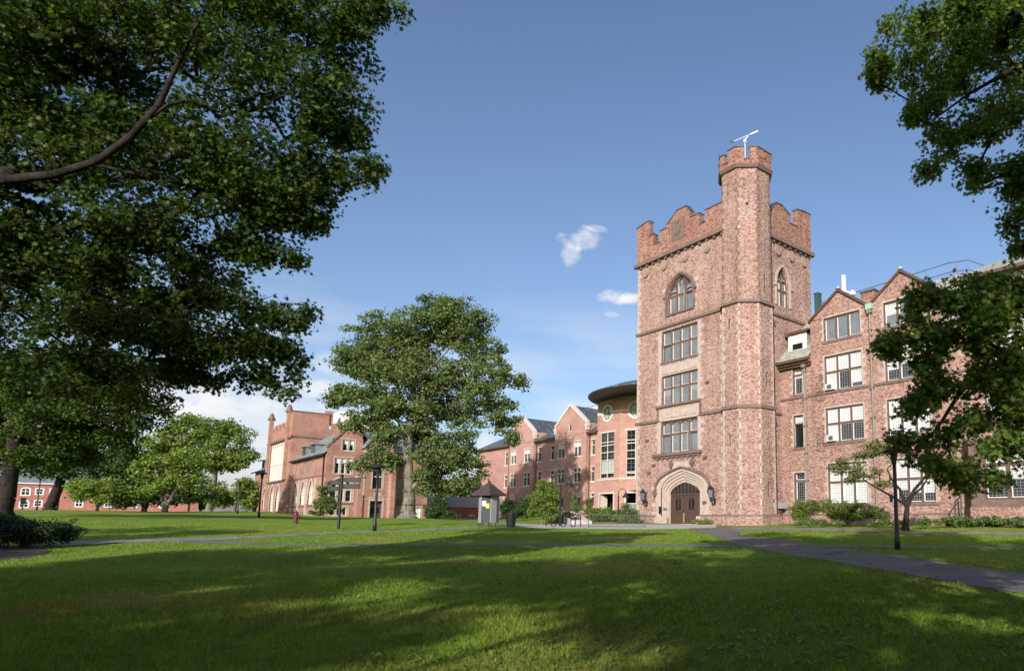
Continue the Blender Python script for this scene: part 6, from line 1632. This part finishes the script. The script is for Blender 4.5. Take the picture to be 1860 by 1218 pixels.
# --- maple at the right: trunk out of frame, lower bough in front of the hall, crown above
D = 10.5
bx, by = FWD[:2] * 10 + RGT[:2] * 8.5
base = np.array([bx, by, float(H(bx, by))])
L0 = [(bx, by, base[2] - .2, .42), (bx, by, base[2] + .7, .28), (*at(2240, 760, 9.84), 0.25), (*at(2215, 480, 10.17), 0.21), (*at(2180, 240, 10.50), 0.17), (*at(2120, 0, 11.16), 0.11), (*at(2060, -260, 11.16), 0.04)]
LL = [L0,
 plimb([(2235, 700, -0.35, 0.112), (2080, 690, -0.77, 0.091), (1960, 672, -1.05, 0.070), (1860, 655, -1.05, 0.056), (1790, 668, -1.05, 0.042), (1740, 715, -1.05, 0.032), (1700, 780, -1.05, 0.021)], D),
 plimb([(1860, 655, -1.05, 0.035), (1790, 620, -1.05, 0.028), (1700, 610, -1.05, 0.021), (1620, 620, -1.05, 0.010)], D),
 plimb([(2190, 300, 0.00, 0.105), (2040, 200, 0.60, 0.084), (1930, 110, 0.90, 0.070), (1850, 120, 0.90, 0.049), (1760, 170, 0.90, 0.028), (1700, 215, 0.90, 0.014)], D),
 plimb([(2040, 200, 0.60, 0.070), (1940, 230, 0.90, 0.056), (1860, 140, 0.90, 0.042), (1790, 60, 0.90, 0.028), (1690, 60, 0.90, 0.014)], D),
 plimb([(1940, 230, 0.90, 0.056), (1870, 330, 0.90, 0.035), (1850, 400, 0.90, 0.014)], D)]
bl = [(1725, 25, 100, 55, 1), (1640, 105, 62, 38, 1), (1585, 122, 34, 20, 1), (1610, 60, 34, 26, 1), (1600, 150, 36, 14, 1), (1720, 120, 85, 50, 1), (1810, 60, 90, 80, 1), (1700, 185, 58, 36, 1), (1665, 215, 20, 15, 1), (1740, 250, 60, 38, 1), (1690, 300, 36, 26, 1), (1770, 310, 55, 32, 1), (1840, 200, 60, 60, 1), (1840, 330, 40, 40, 1), (1848, 400, 38, 22, 1), (1855, 445, 24, 14, 1), (1960, 150, 130, 150, 1), (1930, 350, 90, 110, 1), (1900, -100, 260, 120, 1), (2150, 100, 160, 220, 1)]
# the lower bough
bl += [(x_, y_, rx_, ry_, -1) for x_, y_, rx_, ry_ in [(1700, 545, 70, 26), (1790, 520, 70, 26), (1840, 540, 50, 40), (1650, 605, 55, 28), (1620, 630, 40, 16), (1740, 590, 90, 36), (1830, 620, 70, 50), (1680, 655, 62, 24), (1780, 680, 80, 38), (1700, 710, 60, 26), (1655, 735, 32, 20), (1830, 730, 60, 40), (1740, 770, 70, 32), (1660, 800, 45, 16), (1700, 835, 50, 14), (1790, 815, 60, 30), (1845, 800, 40, 40), (1740, 860, 40, 14), (1745, 885, 18, 8), (1820, 870, 20, 10), (1930, 650, 110, 110), (1960, 800, 110, 90), (2080, 600, 120, 150)]]
tree('maple', 'maple reaching in from the right edge with a dark bough across the stone hall', 'tree', base, LL, pblobs(bl, D, 1.0), 4400, 24, .095, 'lobed', M['maple_leaf'], M['bark_dark'], 14, spread=.14, squash=.8, fam_sq=.8, shell=.5, rmin=.004, pipe=.007, fam=5, fam_r=.45)

# --- generic free-standing trees
def simple_tree(name, label, px, D, hpx, bl, lm, bm, n, per, leaf, seed, group=None, kind='tuft', spread=.5, r=.2, cat='tree', stems=1, dx=0, shell=.45):
    base = G(px, D); sc = D / F_PX
    ytop = min(b[1] - b[3] for b in bl)
    LL = []
    cxm = sum(b[0] for b in bl) / len(bl)
    L0 = [(base[0], base[1], base[2] - .15, r * 1.6), (base[0], base[1], base[2] + .35, r * 1.1), (*at(px + (cxm - px) * .25, hpx, D), r), (*at(px + (cxm - px) * .6, (hpx + ytop) / 2, D), r * .55), (*at(cxm, ytop + (hpx - ytop) * .2, D), r * .15)]
    LL.append(L0)
    for k in range(1, stems):
        s_ = (-1) ** k * (.6 + .4 * k)
        LL.append([(base[0], base[1], base[2] + .4, r * .8), (*at(px + s_ * 12, hpx, D), r * .7), (*at(px + s_ * 34, hpx - (hpx - ytop) * .5, D), r * .3)])
    return tree(name, label, cat, base, LL, pblobs(bl, D), n, per, leaf, kind, lm, bm, seed, spread=spread, group=group, shell=shell)
G_ = 'trees beyond the left lawn'
simple_tree('yellow_green_tree', 'taller-leaved yellow-green tree with a forked pale trunk left of the rounded tree', 305, 84, 885, [(335, 775, 26, 26), (310, 805, 40, 30), (275, 835, 34, 30), (320, 850, 48, 28), (290, 885, 42, 22), (345, 885, 22, 18), (350, 810, 20, 30)], M['bright_leaf'], M['bark'], 420, 34, .30, 21, G_, spread=.62, r=.3, stems=3)
simple_tree('rounded_tree', 'rounded pale green tree standing right of the forked yellow-green tree', 385, 122, 870, [(395, 790, 45, 26), (430, 800, 32, 28), (375, 815, 30, 28), (405, 835, 50, 24), (440, 830, 24, 20), (370, 850, 20, 20), (395, 770, 25, 10)], M['yellow_leaf'], M['bark'], 420, 32, .40, 22, G_, spread=.85, r=.5)
simple_tree('small_round_tree', 'lower green tree beside the left end of the gothic hall', 430, 118, 910, [(420, 890, 34, 22), (445, 895, 22, 26), (400, 900, 26, 18), (455, 905, 12, 18)], M['yellow_leaf'], M['bark'], 260, 34, .36, 23, G_, spread=.8, r=.3)
simple_tree('japanese_maple', 'low bright green tree with a flat spreading crown before the brick dormitory', 183, 75, 905, [(180, 882, 42, 14), (150, 888, 26, 15), (215, 885, 28, 12), (185, 898, 48, 12), (235, 893, 18, 10), (140, 902, 14, 10)], M['bright_leaf'], M['bark_dark'], 260, 32, .22, 24, G_, spread=.42, r=.12, stems=3)
simple_tree('dark_thicket_tree', 'dark green tree in the gap between the dormitory and the yellow-green tree', 268, 96, 905, [(255, 860, 30, 26), (285, 880, 36, 30), (240, 890, 26, 20), (350, 895, 34, 26), (300, 905, 36, 14), (362, 905, 24, 16), (245, 905, 26, 16), (225, 915, 16, 10)], M['dark_leaf'], M['bark_dark'], 460, 34, .30, 25, G_, spread=.75, r=.3, stems=2)
simple_tree('broad_dark_tree', 'tall dark tree with a thick trunk rising before the brick dormitory', 97, 88, 880, [(80, 800, 60, 30), (130, 820, 60, 30), (170, 840, 60, 24), (60, 840, 40, 24), (110, 855, 50, 16), (200, 860, 36, 16), (230, 830, 30, 26)], M['dark_leaf'], M['bark_dark'], 620, 32, .30, 26, G_, spread=.75, r=.55)
simple_tree('backdrop_tree', 'leafy tree far behind the left end of the gothic hall', 330, 150, 910, [(250, 880, 40, 30), (310, 890, 50, 26), (380, 900, 40, 22), (200, 885, 40, 26), (150, 880, 40, 24)], M['oak_leaf'], M['bark_dark'], 420, 34, .5, 27, G_, spread=1.2, r=.4)
simple_tree('backdrop_tree', 'leafy tree far behind the low annex under the old oak', 845, 125, 905, [(840, 880, 24, 22), (820, 895, 24, 16), (865, 890, 10, 20)], M['oak_leaf'], M['bark_dark'], 200, 30, .4, 28, None, spread=.9, r=.3)
simple_tree('young_linden', 'small bright green conical tree before the brick hall', 986, 60, 940, [(992, 882, 14, 12), (992, 898, 24, 14), (985, 915, 28, 14), (1003, 912, 18, 12), (988, 930, 26, 8)], M['bright_leaf'], M['bark'], 300, 36, .14, 29, None, spread=.24, r=.07)
# thin spreading tree before the stone hall
base = G(1640, 41.5); D = 41.5
LL = [[(base[0], base[1], base[2] - .1, .3), (base[0], base[1], base[2] + .3, .22), (*at(1648, 920, D), .15), (*at(1660, 890, D), .11), (*at(1685, 860, D), .07), (*at(1700, 840, D), .03)],
      plimb([(1648, 925, 0, .13), (1635, 890, 0, .09), (1618, 868, 0, .06), (1612, 850, 0, .03)], D), plimb([(1645, 915, 0, .1), (1610, 895, -.5, .07), (1575, 875, -1, .045), (1550, 855, -1, .02)], D),
      plimb([(1650, 905, 0, .1), (1675, 885, .4, .07), (1695, 850, .6, .03)], D)]
tree('thin_leaved_tree', 'small multi-stemmed tree with thin pale leaves by the shrub bed of the stone hall', 'tree', base, LL, pblobs([(1560, 830, 34, 14), (1590, 815, 34, 14), (1530, 850, 22, 10), (1570, 860, 34, 12), (1620, 840, 20, 14), (1545, 875, 22, 8), (1600, 880, 20, 7), (1530, 825, 16, 10), (1690, 850, 16, 12)], D), 210, 24, .13, 'tuft', M['pale_leaf'], M['bark_dark'], 30, spread=.34, squash=.4, rmin=.012, pipe=.014)

# --- trees standing behind the photographer; they shade the foreground
def back_tree(label, fwd, right, h, rad, n, seed, per=46, lo=.34):
    x, y = FWD[:2] * fwd + RGT[:2] * right
    z = float(H(x, y)); rng = np.random.default_rng(seed)
    LL = [[(x, y, z - .2, .5), (x, y, z + .6, .36), (x, y, z + h * .5, .26), (x, y, z + h * .75, .15), (x, y, z + h * .93, .05)]]
    bl = []
    for k in range(12):
        a = k * 2.4 + seed; r_ = rad * (.2 + .5 * (k % 3) / 2); zz_ = z + h * (lo + (.92 - lo) * ((k * 7) % 12) / 12)
        bl.append((np.array([x + r_ * math.cos(a), y + r_ * math.sin(a), zz_]), (rad * .62, rad * .62, h * .15)))
    return tree('shade_tree', label, 'tree', (x, y, z), LL, bl, n, per, .30, 'tuft', M['maple_leaf'], M['bark_dark'], seed, spread=.6, up=.1, squash=.8, group='shade trees behind the photographer', rmin=.02, fam=7, fam_r=1.2)
for label, f_, r__, h_, rd_, n_, s_, *lo_ in [
    ('shade tree behind the photographer, leftmost of the long row', -12, -42, 16, 7.5, 620, 41),
    ('shade tree behind the photographer, second from the left in the long row', -12, -30, 16, 7, 620, 42),
    ('shade tree behind the photographer, third from the left in the long row', -13, -19, 17, 7, 600, 43),
    ('shade tree behind the photographer, fourth from the left in the long row', -12, -8, 16, 6.5, 350, 44),
    ('shade tree behind the photographer, fifth from the left in the long row', -12, 3, 13, 6.5, 190, 45),
    ('shade tree behind the photographer, sixth from the left in the long row', -11, 14, 14, 7, 230, 50),
    ('shade tree behind the photographer, rightmost of the long row', -10, 26, 15, 7, 420, 46),
    ('tall shade tree of the back row, leftmost of four', -25, -26, 22, 7.5, 600, 51),
    ('tall shade tree of the back row, second of four', -25, -14, 22, 7, 300, 52),
    ('tall shade tree of the back row, third of four', -26, -6, 21, 6, 180, 53),
    ('tall shade tree of the back row, rightmost of four', -25, 10, 21, 7, 230, 54),
    ('shade tree just behind the photographer with its crown overhead', -4, 3, 18, 7.5, 420, 55, .62),  # unseen crown added overhead to dim the ambient light on the lawn
    ('shade tree left of the photographer, outermost of the nearer three', -2, -31, 17, 7, 420, 48)]:
    back_tree(label, f_, r__, h_, rd_, n_, s_, lo=lo_[0] if lo_ else .34)

# ================================================================ SHRUBS
def shrub(name, label, px, D, bl, lm, n, per, leaf, seed, group=None, spread=.2, kind='tuft', squash=.7, cat='shrub', up=.5):
    base = G(px, D)
    LL = [[(base[0], base[1], base[2] - .05, .05), (base[0], base[1], base[2] + .25, .04)]]
    return tree(name, label, cat, base, LL, pblobs(bl, D), n, per, leaf, kind, lm, M['bark_dark'], seed, spread=spread, squash=squash, group=group, rmin=.008, pipe=.008, crown_name='foliage', trunk_name='stems', up=up, shell=.6)
S1 = 'rounded shrubs along the stone hall'
shrub('shrub', 'leftmost rounded olive green shrub against the stone hall', 1465, 52, [(1462, 928, 26, 18), (1480, 920, 22, 14), (1450, 938, 16, 9)], M['shrub_leaf'], 190, 46, .09, 51, S1, .17)
shrub('shrub', 'middle rounded olive green shrub below the ground-floor windows', 1530, 50, [(1520, 922, 28, 16), (1545, 928, 26, 18), (1525, 940, 34, 9)], M['shrub_leaf'], 230, 46, .09, 52, S1, .17)
shrub('shrub', 'darker rounded shrub at the right end of the row by the thin-leaved tree', 1585, 48.5, [(1582, 930, 24, 15), (1600, 936, 16, 10)], M['oak_leaf'], 150, 44, .09, 53, S1, .17)
shrub('yew_bush', 'spreading dark yew in shade at the left edge', 55, 26, [(40, 965, 70, 20), (95, 962, 40, 18), (-30, 960, 60, 26), (10, 945, 50, 14), (115, 972, 20, 10)], M['yew_leaf'], 520, 60, .085, 54, None, .17, 'diamond', cat='bush')
shrub('conical_shrub', 'conical green shrub in front of the arcade of the gothic hall', 592, 78, [(592, 890, 8, 16), (592, 908, 18, 14), (590, 924, 28, 12), (600, 915, 18, 12)], M['oak_leaf'], 230, 40, .16, 55, None, .28)
shrub('yew_tree', 'dark conical yew against the low annex right of the old oak', 795, 70, [(795, 905, 12, 12), (795, 922, 22, 14), (797, 935, 26, 9)], M['dark_leaf'], 230, 42, .13, 56, None, .24)
shrub('dark_shrub', 'dark spreading shrub behind the litter bin', 930, 74, [(925, 920, 24, 15), (950, 922, 18, 16), (935, 932, 28, 10)], M['dark_leaf'], 230, 40, .15, 57, None, .28)
S2 = 'small conifers above the entrance hedge'
shrub('dwarf_conifer', 'small pointed conifer left of the other above the entrance steps', 1045, 74, [(1045, 905, 5, 8), (1045, 915, 9, 9), (1045, 924, 12, 7)], M['oak_leaf'], 80, 36, .11, 58, S2, .16)
shrub('dwarf_conifer', 'small pointed conifer on the right just before the entrance drum', 1070, 74, [(1070, 910, 5, 7), (1070, 918, 9, 8), (1070, 925, 12, 6)], M['oak_leaf'], 80, 36, .11, 59, S2, .16)
shrub('juniper_bed', 'bed of low bright green juniper sloping below the entrance drum', 1100, 66, [(1075, 928, 26, 7), (1105, 930, 34, 8), (1100, 938, 40, 8), (1085, 944, 22, 6), (1120, 942, 24, 8)], M['shrub_leaf'], 330, 40, .12, 60, None, .22, cat='shrubs')
shrub('laurel_shrub', 'green shrub squeezed between the juniper bed and the tower corner', 1142, 62, [(1140, 930, 14, 14), (1150, 938, 10, 12), (1128, 940, 12, 8)], M['oak_leaf'], 150, 38, .12, 61, None, .2)
shrub('hedge_shrub', 'low green shrub left of the entrance stairs', 1010, 66, [(1030, 938, 22, 9), (1010, 942, 16, 8), (1000, 946, 12, 5)], M['shrub_leaf'], 130, 38, .12, 62, None, .2)
shrub('periwinkle_patch', 'low bright ground cover along the foot of the stair turret', 1295, 58, [(1268, 946, 14, 4), (1290, 947, 18, 3), (1345, 945, 12, 3), (1375, 946, 16, 3), (1310, 948, 14, 2.5)], M['bright_leaf'], 150, 34, .09, 63, None, .15, cat='ground cover')
shrub('hosta_bed', 'bed of leafy ground cover along the foot of the stone hall', 1720, 43.5, [(1500, 948, 60, 3.5, 5), (1600, 949, 40, 4, 2), (1680, 947, 40, 5), (1740, 946, 50, 6), (1810, 946, 50, 7, -1.5), (1860, 947, 40, 7, -2.5)], M['oak_leaf'], 420, 34, .12, 64, None, .18, cat='ground cover')

# ================================================================ GRASS BLADES AND WEEDS
rng = np.random.default_rng(5)
def in_path(x, y):
    bad = np.zeros(len(x), bool)
    for A, B in PATHS:
        for i in range(len(A) - 1):
            q = [A[i], A[i + 1], B[i + 1], B[i]]; s = np.ones(len(x), bool); t = np.ones(len(x), bool)
            for k in range(4):
                p0, p1 = q[k], q[(k + 1) % 4]; cr_ = (p1[0] - p0[0]) * (y - p0[1]) - (p1[1] - p0[1]) * (x - p0[0]); s &= cr_ > -.05; t &= cr_ < .05
            bad |= s | t
    return bad
def blades(n, D0, D1, hgt, wid, power=1.0):
    # density falls with distance; spread over the visible lawn and a margin either side
    u = rng.random(n); D = D0 * (D1 / D0) ** (u ** power) if power == 1 else D0 + (D1 - D0) * u
    t = rng.uniform(-1.18, .68, n)
    x = FWD[0] * D + RGT[0] * D * t; y = FWD[1] * D + RGT[1] * D * t
    ok = ~in_path(x, y); x, y, D = x[ok], y[ok], D[ok]
    m = len(x); z = H(x, y)
    a = rng.uniform(0, 2 * np.pi, m); ca, sa = np.cos(a), np.sin(a)
    h = hgt * rng.uniform(.45, 1.25, m) * (1 + .5 * np.sin(x * .9) * np.sin(y * .8)); w = wid * rng.uniform(.6, 1.3, m) * np.clip(D / 14, .6, 4)
    lx, ly = rng.normal(size=m) * h * .45, rng.normal(size=m) * h * .45
    P0 = np.stack([x - ca * w, y - sa * w, z - .008], 1); P1 = np.stack([x + ca * w, y + sa * w, z - .008], 1)
    P2 = np.stack([x + lx * .4 + ca * w * .7, y + ly * .4 + sa * w * .7, z + h * .6], 1); P3 = np.stack([x + lx * .4 - ca * w * .7, y + ly * .4 - sa * w * .7, z + h * .6], 1); P4 = np.stack([x + lx, y + ly, z + h], 1)
    return np.stack([P0, P1, P2, P4, P3], 1).reshape(-1, 3), m
V1, m1 = blades(420000, 5.5, 45, .055, .0034)
V2, m2 = blades(200000, 5.0, 15, .07, .0042)
V1 = np.concatenate([V1, V2]); nv = m1 + m2
o = np_mesh('grass', V1, np.arange(nv * 5), np.arange(nv) * 5, M['blades'])
tag(o, 'short mown grass blades covering the lawn', 'grass', None, 'stuff')
# broad-leaved weeds (plantain and clover) in the near lawn
n = 2600; D = 6 * (4.5 ** rng.random(n)); t = rng.uniform(-.5, .62, n); x = FWD[0] * D + RGT[0] * D * t; y = FWD[1] * D + RGT[1] * D * t
ok = ~in_path(x, y) & (np.sin(x * .8) + np.cos(y * .7) > -.5); x, y = x[ok], y[ok]
k = 3; x = np.repeat(x, k) + rng.normal(size=len(x) * k) * .05; y = np.repeat(y, k) + rng.normal(size=len(y) * k) * .05
C = np.stack([x, y, H(x, y) + rng.uniform(.03, .06, len(x))], 1)
o = scatter_leaves('weeds', C, rng.uniform(.045, .10, len(C)), 'diamond', M['shrub_leaf'], None, rng, 1.2)
tag(o, 'broad-leaved plantain and clover scattered in the near lawn', 'weeds', None, 'stuff')

x, y, z = G(909, 70)
m = MB(); m.tube([(x, y, z), (x, y, z + 2.3)], .05, 6)
tag(m.build('sign_pole', M['iron_grey'], loc=(x, y, z)), 'thin grey pole standing between the notice kiosk and the litter bin', 'pole')
